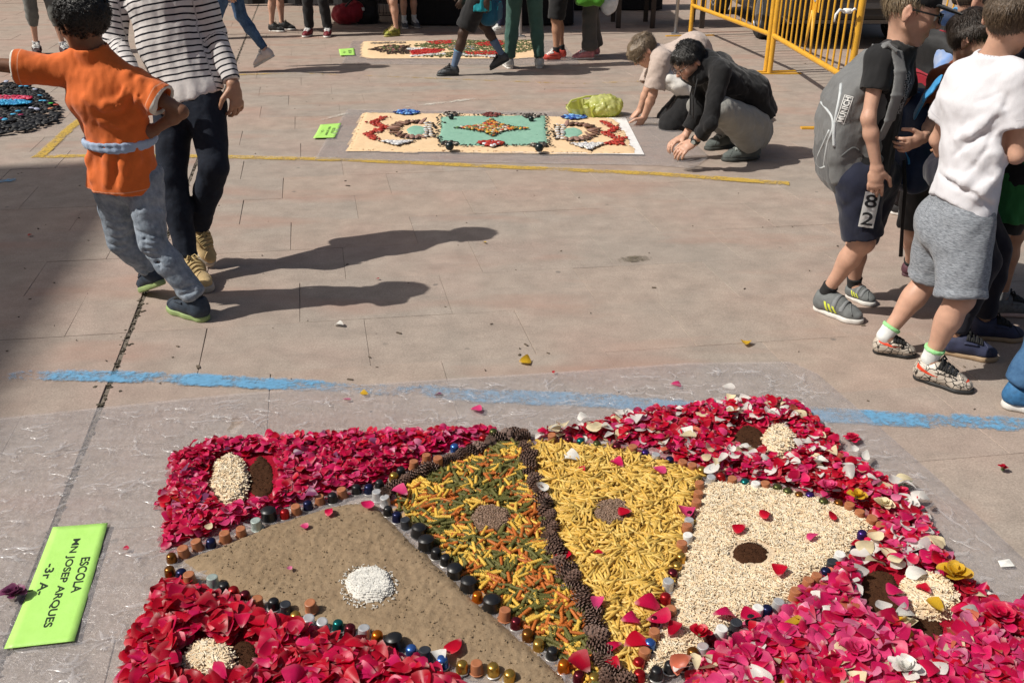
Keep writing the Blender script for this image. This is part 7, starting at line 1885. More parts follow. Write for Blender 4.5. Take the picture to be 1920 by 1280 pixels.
flower(338, 864, .030, 9, 'crimson', .036, 'crimson flower at the far left corner of the carpet', 13)
flower(1880, 880, .008, 6, 'deep', .022, 'dry dark red flower lying on the paving at the right', 14)
g = G(1692, 908, .012); t = thing('sepals', 'green and yellow sepals of a rose on the plastic right of the carpet', 'sepal', g)
s = Soup()
for a in (.2, 1.4, 2.7, 3.9, 5.2): s.add([D_(0, 0, 0), D_(.012 * math.cos(a - .4), .012 * math.sin(a - .4), .004), D_(.034 * math.cos(a), .034 * math.sin(a), .010), D_(.012 * math.cos(a + .4), .012 * math.sin(a + .4), .004)], [(0, 1, 2, 3)])
s.obj('leaf', plain('leaf_green', (.07, .12, .03), .6), t)
g = G(1885, 1057, .012); t = tag(link('paper_scrap', mesh_arrays('paper_scrap', [(-.018, -.012, 0), (.02, -.010, .002), (.016, .014, .006), (-.014, .013, .001), (0, 0, .007)], [(0, 1, 4), (1, 2, 4), (2, 3, 4), (3, 0, 4)], plain('paper_white', (.7, .7, .66), .8)), loc=g), 'torn scrap of white paper at the right edge of the plastic', 'paper')
# ---------------------------------------------------------------- pods and capsules
PODC = dict(copper=((.36, .135, .06), .42, .0), gold=((.50, .30, .06), .28, .85), silver=((.58, .58, .58), .36, .5), pale=((.40, .48, .44), .4, .4), navy=((.012, .016, .06), .3, .6), blue=((.06, .16, .48), .26, .75), purple=((.05, .02, .14), .3, .7), black=((.012, .012, .013), .35, .2),
            big=((.010, .010, .011), .38, .0), grey=((.06, .065, .075), .38, .6), red=((.38, .012, .015), .3, .7), burgundy=((.11, .010, .018), .28, .7), teal=((.012, .15, .14), .28, .75), olive=((.09, .095, .03), .35, .7), orange=((.60, .16, .012), .28, .8), amber=((.20, .075, .012), .28, .75), white=((.68, .67, .64), .5, .0))
PODM = {k: plain('pod_' + k, c, rg, metal=mt, var=.08, bmp=.08, bscale=90) for k, (c, rg, mt) in PODC.items()}
PODN = dict(pale='pale green', big='large black', grey='dark grey', copper='copper', amber='amber brown')
M_RIM = plain('pod_rim', (.45, .43, .40), .35, metal=.7); M_RIMB = plain('pod_rim_black', (.02, .02, .022), .5)
def pod_meshes(k):
    if k == 'big':
        b = Soup(); b.lathe([(.0255, .001), (.0250, .010), (.0238, .030), (.0245, .0315), (.0245, .0345), (.0215, .036), (.019, .0385), (.013, .0405), (.004, .0415), (.001, .0415)], 24)
        q = Soup(); q.lathe([(.027, .0), (.0272, .0022), (.0255, .0026)], 24)
        e = Soup()
        return b, q, M_RIMB
    if k in ('copper', 'silver', 'pale', 'white', 'grey'):
        b = Soup(); b.lathe([(.0158, .001), (.0150, .014), (.0143, .0265), (.0138, .0285), (.0126, .0292), (.0090, .0290), (.0060, .0285), (.001, .0285)], 20)
        q = Soup(); q.lathe([(.0158, .0), (.0182, .0002), (.0186, .0010), (.0182, .0017), (.0158, .0018)], 22)
        return b, q, PODM[k]
    b = Soup(); b.lathe([(.0152, .0015), (.0145, .012), (.0136, .0195), (.0128, .0232), (.0104, .0262), (.0070, .0275), (.0045, .0282), (.0012, .0285)], 20)
    q = Soup(); q.lathe([(.0150, .0), (.0182, .0002), (.0186, .0010), (.0182, .0017), (.0150, .0018)], 22)
    return b, q, M_RIM
podcache = {}
def pod(k, p, label, group, r, tipped=False):
    if k not in podcache:
        b, q, rm = pod_meshes(k); mb = b.mesh('shell', PODM[k], True); mb.set_sharp_from_angle(angle=R(38)); podcache[k] = (mb, q.mesh('rim', rm, True))
    t = thing('coffee_pod', label, 'coffee pod', p, r.uniform(0, 6.28), group)
    if tipped: t.rotation_euler = (R(72), 0, r.uniform(0, 6)); t.location.z += .015
    else: t.rotation_euler = (r.normal(0, .06), r.normal(0, .06), r.uniform(0, 6.28))
    sc_ = r.uniform(.92, 1.02) * (.88 if k == 'big' else 1); t.scale = (sc_,) * 3
    link('shell', podcache[k][0], t); link('rim', podcache[k][1], t)
ROWS = [
 ('from the left tip along the upper edge of the soil', .008, [(323, 1052, 'amber'), (346, 1042, 'copper'), (372, 1029, 'copper'), (396, 1024, 'navy'), (423, 1014, 'copper'), (453, 1004, 'copper'), (483, 990, 'pale'), (505, 972, 'big'), (534, 970, 'red'), (556, 962, 'copper'), (578, 954, 'navy'), (600, 944, 'copper'), (624, 940, 'black'), (643, 931, 'copper'), (669, 924, 'black'), (692, 923, 'navy'), (708, 936, 'silver'), (724, 946, 'silver')]),
 ('from the top down the edge between soil and spirals', .010, [(728, 964, 'black'), (745, 976, 'navy'), (762, 988, 'grey'), (785, 1003, 'big'), (800, 1027, 'big'), (818, 1044, 'black'), (836, 1056, 'black'), (853, 1078, 'big'), (878, 1104, 'big'), (895, 1126, 'orange'), (922, 1140, 'big'), (946, 1160, 'copper'), (967, 1175, 'burgundy'), (990, 1197, 'amber'), (1010, 1216, 'gold'), (1035, 1231, 'black'), (1057, 1256, 'orange'), (1085, 1276, 'burgundy'), (1114, 1282, 'gold')]),
 ('from the left tip along the lower edge of the soil', .014, [(320, 1078, 'amber'), (342, 1084, 'navy'), (357, 1092, 'copper'), (400, 1098, 'pale'), (422, 1108, 'black'), (440, 1117, 'red'), (461, 1124, 'burgundy'), (483, 1137, 'copper'), (514, 1139, 'black'), (536, 1146, 'grey'), (556, 1163, 'gold'), (580, 1173, 'silver'), (605, 1177, 'silver'), (634, 1180, 'teal'), (656, 1188, 'burgundy'), (683, 1194, 'silver'), (707, 1200, 'orange'), (741, 1212, 'big'), (773, 1226, 'blue'), (797, 1236, 'grey'), (829, 1248, 'blue'), (866, 1257, 'gold'), (894, 1259, 'copper'), (926, 1262, 'gold'), (956, 1274, 'gold')]),
 ('from the pine cones along the top edge of the penne', .010, [(1036, 827, 'copper'), (1066, 833, 'burgundy'), (1089, 835, 'teal'), (1119, 841, 'olive'), (1156, 845, 'burgundy'), (1186, 850, 'copper'), (1208, 857, 'purple'), (1229, 865, 'silver'), (1255, 870, 'navy'), (1277, 878, 'copper'), (1297, 884, 'copper'), (1316, 890, 'gold'), (1337, 892, 'silver')]),
 ('from the penne along the upper edge of the straw', .010, [(1332, 906, 'silver'), (1352, 902, 'red'), (1372, 909, 'copper'), (1396, 913, 'teal'), (1415, 919, 'white'), (1435, 919, 'copper'), (1456, 923, 'olive'), (1476, 930, 'olive'), (1498, 936, 'amber'), (1518, 938, 'purple'), (1542, 949, 'olive'), (1571, 953, 'amber'), (1591, 960, 'copper'), (1611, 973, 'copper'), (1631, 983, 'copper'), (1648, 996, 'copper')]),
 ('from the right tip along the lower edge of the straw', .016, [(1634, 1013, 'copper'), (1615, 1009, 'purple'), (1604, 1034, 'navy'), (1572, 1052, 'white'), (1560, 1068, 'grey'), (1546, 1081, 'navy'), (1528, 1092, 'copper'), (1513, 1102, 'copper'), (1490, 1122, 'copper'), (1456, 1142, 'silver'), (1437, 1153, 'navy'), (1419, 1153, 'white'), (1407, 1170, 'black'), (1379, 1182, 'grey'), (1350, 1193, 'white'), (1331, 1206, 'burgundy'), (1318, 1227, 'silver'), (1299, 1233, 'amber'), (1280, 1250, 'burgundy'), (1255, 1258, 'black'), (1230, 1269, 'black')]),
 ('from the top down the edge between penne and straw', .012, [(1312, 918, 'copper'), (1308, 936, 'copper'), (1305, 953, 'copper'), (1294, 974, 'burgundy'), (1291, 988, 'silver'), (1288, 1000, 'copper'), (1289, 1016, 'white'), (1278, 1033, 'copper'), (1277, 1052, 'gold'), (1269, 1069, 'gold'), (1261, 1082, 'burgundy'), (1252, 1104, 'silver'), (1247, 1130, 'red'), (1258, 1155, 'copper'), (1227, 1170, 'burgundy'), (1226, 1198, 'copper'), (1217, 1216, 'blue'), (1207, 1235, 'copper'), (1196, 1252, 'red'), (1198, 1276, 'red')]),
 ('from the left along the edge between petals and pine cones', .024, [(712, 914, 'black'), (738, 900, 'gold'), (752, 890, 'black'), (776, 878, 'copper'), (800, 866, 'copper'), (822, 872, 'copper'), (853, 846, 'blue'), (906, 830, 'red'), (925, 818, 'olive')])]
rp = np.random.default_rng(131)
for desc, z, row in ROWS:
    for i, (x, y, k) in enumerate(row):
        pod(k, G(x, y, z), '%s coffee pod, %s %s' % (PODN.get(k, k), ORD[i], desc), 'coffee pods outlining the carpet', rp)
pod('copper', G(585, 1143, .024), 'copper coffee pod standing alone on the soil', 'coffee pods outlining the carpet', rp)
# ---------------------------------------------------------------- pine cones
def cone_meshes(seed):
    r = np.random.default_rng(seed); core = Soup(); core.lathe([(.002, -.030), (.009, -.024), (.0125, -.010), (.011, .006), (.006, .020), (.001, .027)], 10)
    V, F = [], []
    n = 74
    for i in range(n):
        t = i / n; z = -.027 + .052 * t; a = i * 2.39996; rad = .0125 * math.sin(math.pi * min(1, (t + .12) * .86)) ** .7; L = .0145 * (1.05 - .5 * t) * r.uniform(.85, 1.15); w = .0062 * (1.1 - .5 * t)
        o = D_(math.cos(a), math.sin(a), 0); s_ = D_(-math.sin(a), math.cos(a), 0); up = D_(0, 0, 1)
        b = o * rad * .7 + up * z; tip = o * (rad + L) + up * (z + .0045 + .006 * t); n0 = nv(up * .8 + o * -.3)
        k = len(V); V += [b - s_ * w * .5, b + s_ * w * .5, tip + s_ * w, tip + o * .0022 + n0 * .0015, tip - s_ * w, tip + s_ * w * .8 - n0 * .0026, tip - s_ * w * .8 - n0 * .0026]
        F += [(k, k + 1, k + 2, k + 3), (k, k + 3, k + 4, k), (k + 4, k + 3, k + 2, k + 5), (k + 4, k + 5, k + 6, k + 4), (k + 1, k, k + 6, k + 5)]
    F = [tuple(dict.fromkeys(f)) for f in F]
    return core, np.array(V), F
mcone = plain('cone_scale', (.15, .088, .066), .6, var=.6, vscale=160, bmp=.3, bscale=300); mcore = plain('cone_core', (.03, .016, .010), .8, var=.3)
CM = []
for s_ in range(4):
    c, V, F = cone_meshes(s_); CM.append((c.mesh('core', mcore, True), mesh_arrays('scales', V, F, mcone)))
ARC1 = [(722, 926), (738, 912), (757, 902), (775, 892), (795, 884), (812, 876), (830, 868), (848, 860), (866, 854), (884, 847), (900, 840), (917, 830), (933, 822), (950, 815), (965, 811), (980, 816)]
ARC2 = [(984, 836), (992, 850), (987, 862), (996, 874), (992, 888), (1003, 898), (1000, 912), (1012, 922), (1012, 936), (1022, 946), (1020, 960), (1032, 968), (1026, 984), (1036, 994), (1030, 1008), (1042, 1018), (1038, 1032), (1052, 1040), (1047, 1056), (1062, 1064), (1056, 1078), (1074, 1086), (1070, 1100), (1088, 1106), (1084, 1122), (1102, 1128), (1098, 1142), (1116, 1148), (1108, 1164), (1122, 1172), (1112, 1188), (1124, 1198), (1116, 1214), (1130, 1224), (1124, 1242), (1142, 1250), (1156, 1264), (1136, 1272), (1168, 1278)]
rc = np.random.default_rng(141)
for arc, desc in ((ARC1, 'from the left behind the coloured spirals'), (ARC2, 'from the top between spirals and penne')):
    for i, (x, y) in enumerate(arc):
        w = ORD[i] if i < 30 else ''
        if i >= 30: w = ['last', 'last but one', 'third from the end', 'fourth from the end', 'fifth from the end', 'sixth from the end', 'seventh from the end', 'eighth from the end', 'ninth from the end'][len(arc) - 1 - i]
        t = thing('pine_cone', 'dark open pine cone, %s %s' % (w, desc), 'pine cone', G(x, y, .024), 0, 'pine cones')
        t.rotation_euler = (R(90) + rc.normal(0, .45), rc.normal(0, .3), rc.uniform(0, 6.28)); t.scale = (rc.uniform(.74, .95),) * 3
        a, b = CM[int(rc.integers(0, 4))]; link('core', a, t); tag(link('scales', b, t), kind='stuff')
# ---------------------------------------------------------------- green signs
def sign_material():
    m, nt, b = new_mat('sign_paper'); n = gnoise(nt, 25, 3)
    nt.links.new(ramp(nt, n.outputs['Fac'], [(.3, (.42, .76, .16)), (.7, (.46, .80, .19))]).outputs[0], b.inputs['Base Color']); b.inputs['Roughness'].default_value = .45; b.inputs['Specular IOR Level'].default_value = .35
    bump(nt, b, n.outputs['Fac'], .15, .01); return m
M_SIGN = sign_material(); M_INK = plain('ink', (.015, .03, .012), .6, bmp=0)
def sign(corners, lines, label, z=.0098, rise=.006, tsize=.2, seed=1):
    """paper on the ground: corners (start of text top, end of text top, end bottom, start bottom) as pixels"""
    A, B, C, E = [G(x, y, z) for x, y in corners]; c = (A + B + C + E) / 4; t = thing('paper_sign', label, 'sign', c)
    hgt = lambda u, v: rise * (.35 * math.sin(u * 5.5 + seed) * .5 + .5 * (abs(u - .5) * 2) ** 3 + .25 * (v - .5) ** 2)
    pos = lambda u, v: (A * (1 - u) + B * u) * (1 - v) + (E * (1 - u) + C * u) * v + D_(0, 0, 1) * hgt(u, v) - c
    n, m = 24, 8; V = [pos(i / n, j / m) for i in range(n + 1) for j in range(m + 1)]; F = [(i * (m + 1) + j, (i + 1) * (m + 1) + j, (i + 1) * (m + 1) + j + 1, i * (m + 1) + j + 1) for i in range(n) for j in range(m)]
    o = link('sheet', mesh_arrays('sheet', V, F, M_SIGN, smooth=True), t)
    sm = o.modifiers.new('thickness', 'SOLIDIFY'); sm.thickness = .0006
    Lx, Ly = np.linalg.norm(B - A), np.linalg.norm(E - A)
    for (txt, uc, vc, hgt_, wid) in lines:
        tv, tf = text_mesh(txt, .1, bold=.0022)
        tv[:, :2] -= (tv[:, :2].max(0) + tv[:, :2].min(0)) / 2; tv[:, 0] *= wid * Lx / np.ptp(tv[:, 0]); tv[:, 1] *= hgt_ * Ly / np.ptp(tv[:, 1])
        tv, tf = subdivide(tv, tf, 1)
        W = np.array([pos(uc + x / Lx, vc - y / Ly) + D_(0, 0, .0012) for x, y, _ in tv]); link('lettering', mesh_arrays('lettering', W, tf, M_INK), t)
sign([(203, 982), (140, 1203), (8, 1218), (100, 990)], [('ESCOLA', .46, .22, .155, .30), ('MN JOSEP ARQUES', .50, .50, .165, .74), ('-3r A-', .47, .78, .15, .26)], 'bright green paper sign with black letters on the plastic at the left', seed=1)
sign([(640, 232), (628, 259), (587, 260), (601, 235)], [('ESCOLA', .48, .25, .14, .36), ('SES JOSEP', .50, .50, .14, .62), ('- 3r -', .5, .74, .14, .3)], 'small green paper sign left of the green and cream carpet', seed=2, rise=.006)
sign([(664, 91), (665, 104), (636, 104), (636, 92)][:1] + [(666, 104), (638, 105), (635, 93)], [('ESCOLA', .5, .30, .2, .5), ('- 4t -', .5, .66, .2, .4)], 'tiny green paper sign left of the far flower carpet', seed=3, rise=.006)

# ================================================================ GREEN AND CREAM CARPET
blobV, blobF = [], []
for i, (rr, z) in enumerate(((.01, -.5), (.75, -.35), (1, 0), (.75, .38), (.01, .52))):
    for j in range(7): a = 2 * math.pi * j / 7; blobV.append((rr * math.cos(a), rr * math.sin(a), z))
for i in range(4):
    for j in range(7): blobF.append((i * 7 + j, i * 7 + (j + 1) % 7, (i + 1) * 7 + (j + 1) % 7, (i + 1) * 7 + j))
BLOB = (np.array(blobV), np.array(blobF)); M_BLOB = vcol('pebble_colours', .55, .35, bmp=.1)
def blobs(name, parent, P2, size, cols, z, seed, jit=.0, aspect=(.7, 1.4), yaw=None, flat=.8):
    r = np.random.default_rng(seed); P2 = np.asarray(P2); n = len(P2); s = r.uniform(*size, n) * .72; C = np.array(cols)[r.integers(0, len(cols), n)] * r.uniform(.8, 1.12, (n, 1))
    S = np.column_stack([s, s * r.uniform(*aspect, n), s * flat]); T = np.column_stack([P2 + r.normal(0, jit, (n, 2)) if jit else P2, z + s * flat * .3 * np.ones(n)])
    Rm = rots(r.uniform(0, 6.28, n) if yaw is None else np.asarray(yaw) + r.normal(0, .2, n), np.abs(r.normal(0, .2, n)), r.uniform(0, 6.28, n))
    o = link(name, soup_mesh(name, [BLOB], np.zeros(n, int), Rm, S, T, M_BLOB, cols=C), parent); return tag(o, kind='stuff')
def along(pix, n, z=0.0):
    q = np.array([G(x, y, z)[:2] for x, y in pix]); d = np.r_[0, np.cumsum(np.linalg.norm(np.diff(q, axis=0), axis=1))]; t = np.linspace(0, d[-1], n)
    return np.stack([np.interp(t, d, q[:, 0]), np.interp(t, d, q[:, 1])], 1)
CT2 = thing('ground_carpet', 'cream and green carpet of dyed grains and pebbles laid on the square', 'carpet', (0, 0, 0))
r = np.random.default_rng(151)
sheet = GP([(720, 219), (1173, 224), (1208, 293), (700, 284)]); s = Soup(); s.add([(x, y, .011) for x, y in sheet] + [(x, y, .0125) for x, y in sheet], [(4, 5, 6, 7), (0, 1, 5, 4), (1, 2, 6, 5), (2, 3, 7, 6), (3, 0, 4, 7)]); s.obj('white_sheet', plain('sheet_white', (.74, .73, .72), .6), CT2)
M_CREAM = earth('cream_grains', (.66, .46, .27), (.78, .58, .37), 55, .4); M_GREEN = earth('green_grains', (.19, .37, .28), (.27, .46, .36), 45, .4)
cr = GP([(682, 215), (760, 216), (880, 217), (1000, 221), (1100, 224), (1140, 225), (1153, 228), (1162, 236), (1160, 244), (1172, 250), (1173, 258), (1182, 268), (1180, 275), (1192, 284), (1188, 291), (1120, 291), (1000, 289), (850, 287), (720, 286), (656, 284), (664, 262), (672, 240)])
bed('cream_layer', cr, .010, M_CREAM, .03, .0025, .02, .012, 152, parent=CT2, scale=30)
gr = GP([(824, 224), (900, 222), (1024, 222), (1027, 250), (1030, 278), (930, 280), (826, 278), (820, 262), (825, 244)]); bed('green_layer', gr, .016, M_GREEN, .03, .0025, .02, .012, 153, parent=CT2, scale=30)
for cx, nm in ((783, 'left'), (1071, 'right')):
    lo_ = oval(cx + (-2 if nm == 'left' else 2), 250 if nm == 'left' else 254, 21, 10); bed('green_oval', lo_, .016, M_GREEN, .03, .002, .02, .012, 154, parent=CT2, scale=30)
gv = lambda poly, n, sd: fill(poly, n, np.random.default_rng(sd))
straws(cr, 2600, lambda p: np.full(len(p), .020), 155, None, (.012, .03), .0016, 'cream_grain', lambda r, n: np.array([(.74, .53, .32), (.80, .61, .40), (.68, .47, .27)])[r.integers(0, 3, n)], .05, -.0045, .002, [gr]).parent = CT2
straws(gr, 1900, lambda p: np.full(len(p), .026), 156, None, (.012, .03), .0018, 'green_grain', lambda r, n: np.array([(.24, .43, .33), (.30, .49, .39), (.20, .37, .28)])[r.integers(0, 3, n)], .05, -.0045, .002).parent = CT2
DK = [(.03, .022, .018), (.06, .04, .03), (.02, .018, .018)]; BR = [(.16, .075, .05), (.22, .12, .09), (.10, .05, .035)]; RD = [(.42, .03, .02), (.50, .06, .03), (.34, .02, .015)]; WH = [(.68, .68, .70), (.72, .70, .66), (.55, .55, .58)]
blobs('seed_border', CT2, np.concatenate([along([(824, 223), (1024, 221)], 40), along([(826, 280), (1030, 280)], 56), along([(825, 224), (819, 262), (826, 280)], 40), along([(1025, 222), (1028, 250), (1031, 280)], 40)]), (.008, .015), DK, .030, 157, .012)
for cx, cy, sg in ((779, 250, -1), (1075, 254, 1)):
    a = np.linspace(-1.9, 1.9, 17); ringp = np.array([G(cx + sg * 40 * math.cos(t), cy + 14.5 * math.sin(t))[:2] for t in a]); cc_ = G(cx, cy)[:2]; yw = np.arctan2(ringp[:, 1] - cc_[1], ringp[:, 0] - cc_[0])
    blobs('shell_ring', CT2, ringp, (.075, .095), [(.26, .14, .10), (.34, .20, .16), (.16, .085, .06)], .028, 158, 0, (.28, .36), yw, .25); blobs('seed_ring', CT2, np.array([G(cx + sg * 47 * math.cos(t), cy + 17 * math.sin(t))[:2] for t in np.linspace(-1.8, 1.8, 60)]), (.008, .015), DK, .026, 159, .008)
    wb = np.array([G(cx - sg * (20 + 9 * j), cy - 12 + 4.2 * i)[:2] for j in range(2) for i in range(7)]); blobs('white_stones', CT2, wb, (.024, .034), WH, .028, 160, .006, (.5, .7), np.zeros(14), .6)
    wb = np.array([G(cx - sg * (25 + 9 * j), cy - 12 + 4.2 * i)[:2] for j in range(2) for i in range(7)]); blobs('dark_stones', CT2, wb, (.014, .024), DK, .026, 161, .008)
zz = [[(722, 226), (700, 236), (726, 246), (690, 258), (704, 268)], [(1128, 234), (1156, 248), (1134, 257), (1162, 268), (1142, 277), (1170, 277)]]
for k, pts in enumerate(zz):
    blobs('red_zigzag', CT2, along(pts, 150), (.014, .024), RD, .027, 162 + k, .016); blobs('zigzag_edge', CT2, along([(x + 2, y) for x, y in pts], 50), (.008, .012), [(.25, .05, .03), (.5, .3, .25)], .030, 164 + k, .03)
for tri in ([(714, 272), (778, 272), (744, 280)], [(1072, 277), (1133, 276), (1105, 289)]):
    tp = GP(tri); blobs('white_triangle', CT2, gv(tp, 130, 166), (.014, .024), WH, .028, 166, 0, (.6, 1), None); blobs('triangle_edge', CT2, along(tri + tri[:1], 44), (.008, .014), DK, .028, 167, .006)
for cx, cy in ((764, 217.5), (1077, 226.5)):
    di = GP([(cx - 27, cy), (cx, cy - 5), (cx + 27, cy), (cx, cy + 5)]); blobs('blue_diamond', CT2, gv(di, 130, 168), (.016, .028), [(.02, .06, .32), (.05, .18, .55), (.20, .42, .75), (.012, .02, .12)], .028, 168)
st = GP([(855, 248), (885, 245), (904, 242), (922, 231), (940, 242), (960, 246), (992, 249), (955, 252), (938, 256), (924, 264), (908, 256), (885, 251)])
blobs('star', CT2, gv(st, 420, 169), (.012, .022), [(.62, .16, .03), (.55, .06, .03), (.66, .42, .05), (.12, .22, .08), (.60, .55, .45), (.05, .04, .04), (.6, .3, .05)], .034, 169)
blobs('star_edge', CT2, along([(855, 248), (904, 242), (922, 231), (940, 242), (992, 249), (938, 256), (924, 264), (908, 256), (855, 248)], 70), (.008, .014), DK, .032, 170, .006)
dm = GP([(893, 276), (920, 272), (950, 277), (922, 283)]); blobs('red_diamond', CT2, gv(dm, 120, 171), (.016, .026), RD + WH[:1], .032, 171); me_ = oval(922, 223, 16, 4); blobs('maroon_oval', CT2, gv(me_, 60, 172), (.014, .022), [(.13, .03, .025), (.2, .05, .04)], .032, 172)
for i, (cx, cy, rr) in enumerate(((846, 219, .022), (996, 223, .022), (843, 274, .030), (1011, 277, .030))):
    nm = ['far left', 'far right', 'near left', 'near right'][i]
    blobs('seed_saucer', CT2, gv(oval(cx, cy + 2, 16, 4.2), 80, 173 + i), (.010, .02), DK + [(.5, .45, .38)], .028, 173 + i)
    s = Soup(); s.lathe([(math.sin(a) * rr, -math.cos(a) * rr) for a in np.linspace(.05, 3.09, 12)], 18); tag(s.obj('black_ball', plain('ball_black', (.008, .016, .016), .3, bmp=.1), None, True, loc=G(cx, cy, .03 + rr * .7)), 'shiny black ball at the %s corner of the green field' % nm, 'ball')
# ================================================================ FAR CARPET
CT3 = thing('ground_carpet', 'far flower carpet of red, white and green pieces among the children', 'carpet', (0, 0, 0))
c3 = GP([(683, 80), (1000, 79), (1012, 108), (960, 111), (700, 111.5), (682, 108)]); bed('cream_layer', c3, .012, M_CREAM, .05, .003, .03, .012, 181, parent=CT3, scale=30)
GRN = [(.10, .13, .04), (.16, .18, .07), (.07, .10, .03), (.24, .22, .12)]; R3 = [(.45, .02, .02), (.52, .05, .03), (.38, .01, .015)]; DK3 = [(.035, .018, .012), (.05, .028, .02)]
for i, (nm, pts, n, sz, cl) in enumerate((('dark_leaf', [(690, 97), (730, 88), (768, 90), (768, 106), (730, 106)], 240, (.02, .035), DK3), ('leaf_oval', oval(736, 95, 20, 6.5), 90, (.02, .035), GRN + [(.4, .15, .15)]),
        ('green_band', [(766, 88), (850, 80), (1000, 79), (1020, 92), (950, 110), (790, 111), (800, 108), (860, 100), (780, 92)], 900, (.02, .04), GRN), ('red_band', [(768, 100), (795, 96), (838, 97), (812, 106), (775, 108)], 200, (.024, .04), R3),
        ('red_band', [(800, 82), (846, 80), (850, 86), (815, 88)], 130, (.024, .04), R3), ('red_band', [(890, 86), (940, 80), (948, 88), (905, 92)], 150, (.024, .04), R3), ('red_band', [(872, 102), (940, 100), (945, 107), (880, 108)], 150, (.024, .04), R3),
        ('white_band', [(762, 97), (770, 94), (800, 95), (770, 99)], 50, (.024, .036), WH), ('white_band', [(768, 109), (835, 104), (836, 107), (772, 111)], 80, (.024, .036), WH), ('white_band', [(866, 103), (872, 107), (940, 109), (962, 104), (962, 107), (940, 112), (868, 109)], 90, (.024, .036), WH),
        ('grey_band', [(696, 84), (760, 82.5), (760, 85.5), (697, 87)], 60, (.02, .03), [(.22, .18, .15), (.3, .25, .2)]), ('tan_band', [(838, 90), (890, 90), (892, 98), (845, 98)], 130, (.02, .034), [(.40, .28, .16), (.32, .2, .12), (.2, .3, .4)]))):
    po = pts if isinstance(pts, np.ndarray) else GP(pts); blobs(nm, CT3, gv(po, int(n * 1.7), 182 + i), (sz[0] * .72, sz[1] * .72), cl, .024, 182 + i, 0, (.5, 1.3), None, .45)
# ================================================================ BLACK CARPET AT THE LEFT
CT4 = thing('ground_carpet', 'black carpet of crumpled pieces with a pink and blue oval at the left edge', 'carpet', (0, 0, 0))
k4 = GP([(-90, 172), (0, 162), (40, 159), (75, 172), (100, 190), (112, 212), (106, 232), (60, 248), (0, 257), (-90, 262)]); r = np.random.default_rng(201); p = gv(k4, 1500, 201)
blobs('black_pieces', CT4, p, (.022, .05), [(.012, .012, .013), (.02, .02, .022), (.008, .008, .009)], .02, 202, 0, (.5, 1.1), None, .55)
blobs('pink_pieces', CT4, gv(oval(16, 195, 50, 4.2), 240, 203), (.014, .026), [(.62, .03, .12), (.55, .02, .06), (.65, .12, .2)], .048, 203); blobs('blue_pieces', CT4, gv(oval(12, 203.5, 50, 5.0), 260, 204), (.014, .026), [(.03, .33, .62), (.05, .42, .7), (.02, .22, .5)], .048, 204)
dots = [(42, 172, 'b'), (52, 172, 'b'), (78, 190, 'b'), (80, 200, 'b'), (86, 200, 'b'), (37, 220, 'b'), (62, 214, 'w'), (72, 216, 'w'), (28, 226, 'b'), (12, 236, 'b'), (14, 163, 'w'), (68, 178, 'w'), (98, 205, 'g'), (108, 208, 'r'), (97, 215, 'o'), (42, 227, 'm'), (5, 234, 'm')]
cm = dict(b=(.06, .40, .68), w=(.45, .48, .62), g=(.06, .48, .05), r=(.6, .06, .03), o=(.6, .2, .1), m=(.28, .02, .08))
for i, (x, y, c) in enumerate(dots): blobs('coloured_piece', CT4, [G(x, y)[:2]], (.030, .036), [cm[c]], .045, 210 + i, 0, (.6, .9), [0.0], .5)
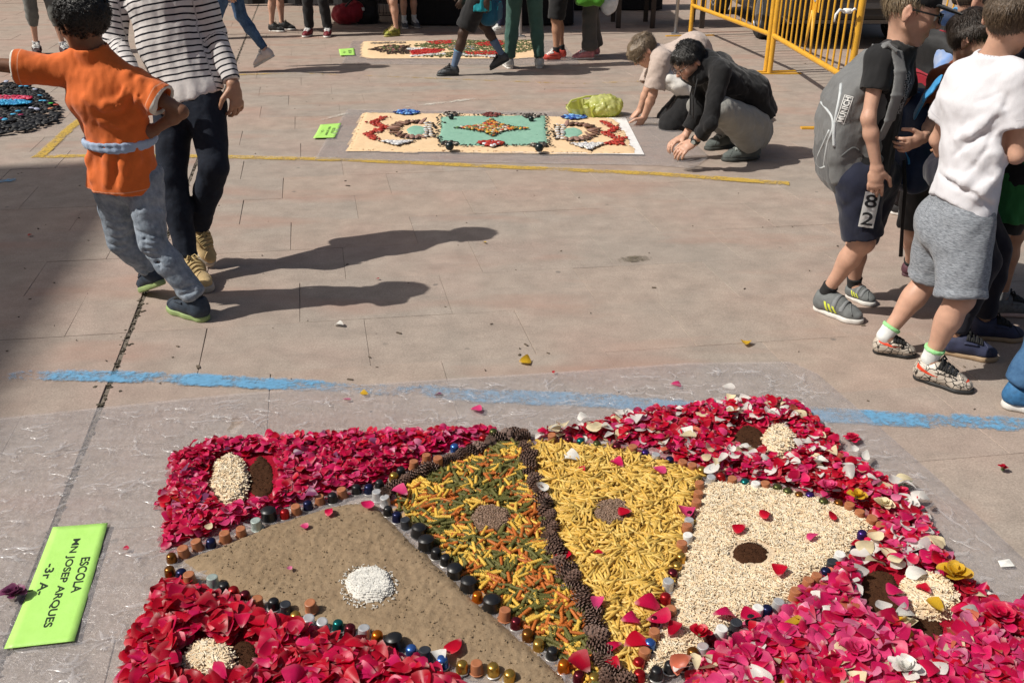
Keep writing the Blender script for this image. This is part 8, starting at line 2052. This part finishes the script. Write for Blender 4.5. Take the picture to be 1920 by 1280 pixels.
# ================================================================ YELLOW PLASTIC BAG ON THE GROUND
g = G(1118, 218); t = thing('plastic_bag', 'yellow and green plastic bag lying open beside the kneeling man', 'bag', g)
s = Solid(); s.ell(g + D_(.08, .02, .075), (.13, .13, .085), None, .04); s.ell(g + D_(.0, .0, .06), (.12, .12, .07), None, .05); f = folds(61, .014, 60); f2 = folds(62, .009, 120); s.post = lambda p, d: d + f(p) + f2(p); s.plane(g + D_(0, 0, .006), D_(0, 0, -1), .01)
s.ell(g + D_(-.15, -.03, .06), (.11, .11, .055), None, .02, '-')
V, F = s.surf(.007)
def bag_mat():
    m, nt, b = new_mat('lemon_plastic'); n = gnoise(nt, 20, 4); b.inputs['Roughness'].default_value = .3
    nt.links.new(ramp(nt, n.outputs['Fac'], [(.35, (.66, .68, .20)), (.65, (.80, .80, .36))]).outputs[0], b.inputs['Base Color']); tr = nd(nt, 'ShaderNodeBsdfTranslucent'); tr.inputs[0].default_value = (.6, .65, .10, 1)
    mx = nd(nt, 'ShaderNodeMixShader'); mx.inputs[0].default_value = .5; nt.links.new(b.outputs[0], mx.inputs[1]); nt.links.new(tr.outputs[0], mx.inputs[2]); nt.links.new(mx.outputs[0], nt.nodes['Material Output'].inputs['Surface']); return m
M_LEM = bag_mat(); put('bag_body', V, F, M_LEM, t)
s = Soup(); a = np.linspace(0, 2 * math.pi, 40); V = []
for q in a: 
    w = .012 * math.sin(q * 5) + .008 * math.sin(q * 9); V += [D_(-.10 + (.10 + w) * math.cos(q), -.02 + (.11 + w) * math.sin(q), .012 + .0 * w), D_(-.12 + (.115 + w) * math.cos(q), -.02 + (.125 + w) * math.sin(q), .10 + .02 * math.sin(q + 1))]
s.add(V, [(2 * i, 2 * i + 2, 2 * i + 3, 2 * i + 1) for i in range(39)]); s.obj('mouth', M_LEM, t, True)
s = Soup(); s.tube([D_(-.03, .09, .11), D_(.0, .04, .13), D_(.015, -.05, .12), D_(0, -.10, .06)], .014, 8); s.obj('green_edge', plain('green_plastic', (.015, .22, .08), .35), t, True)
s = Soup(); s.tube([D_(-.20, -.06, .03), D_(-.24, -.02, .07), D_(-.20, .06, .11), D_(-.08, .12, .13), D_(.02, .10, .14)], .009, 7); s.obj('handle', M_LEM, t, True)
# ---------------------------------------------------------------- small litter on the paving
r = np.random.default_rng(221); lit = Soup()
for i in range(170):
    x, y = r.uniform(0, 1920), 90 + 700 * r.random() ** 1.2; p = G(x, y, .001); l = r.uniform(.004, .014) * (1.0 if r.random() < .85 else 2.0); a = r.uniform(0, 3.1)
    lit.box(p + D_(0, 0, .0015), (l, l * r.uniform(.2, .6), .003), rz=a)
tag(lit.obj('litter', plain('litter_brown', (.11, .085, .06), .9, var=.6, vscale=4)), 'tiny bits of dry leaf and dirt on the paving', kind='stuff')
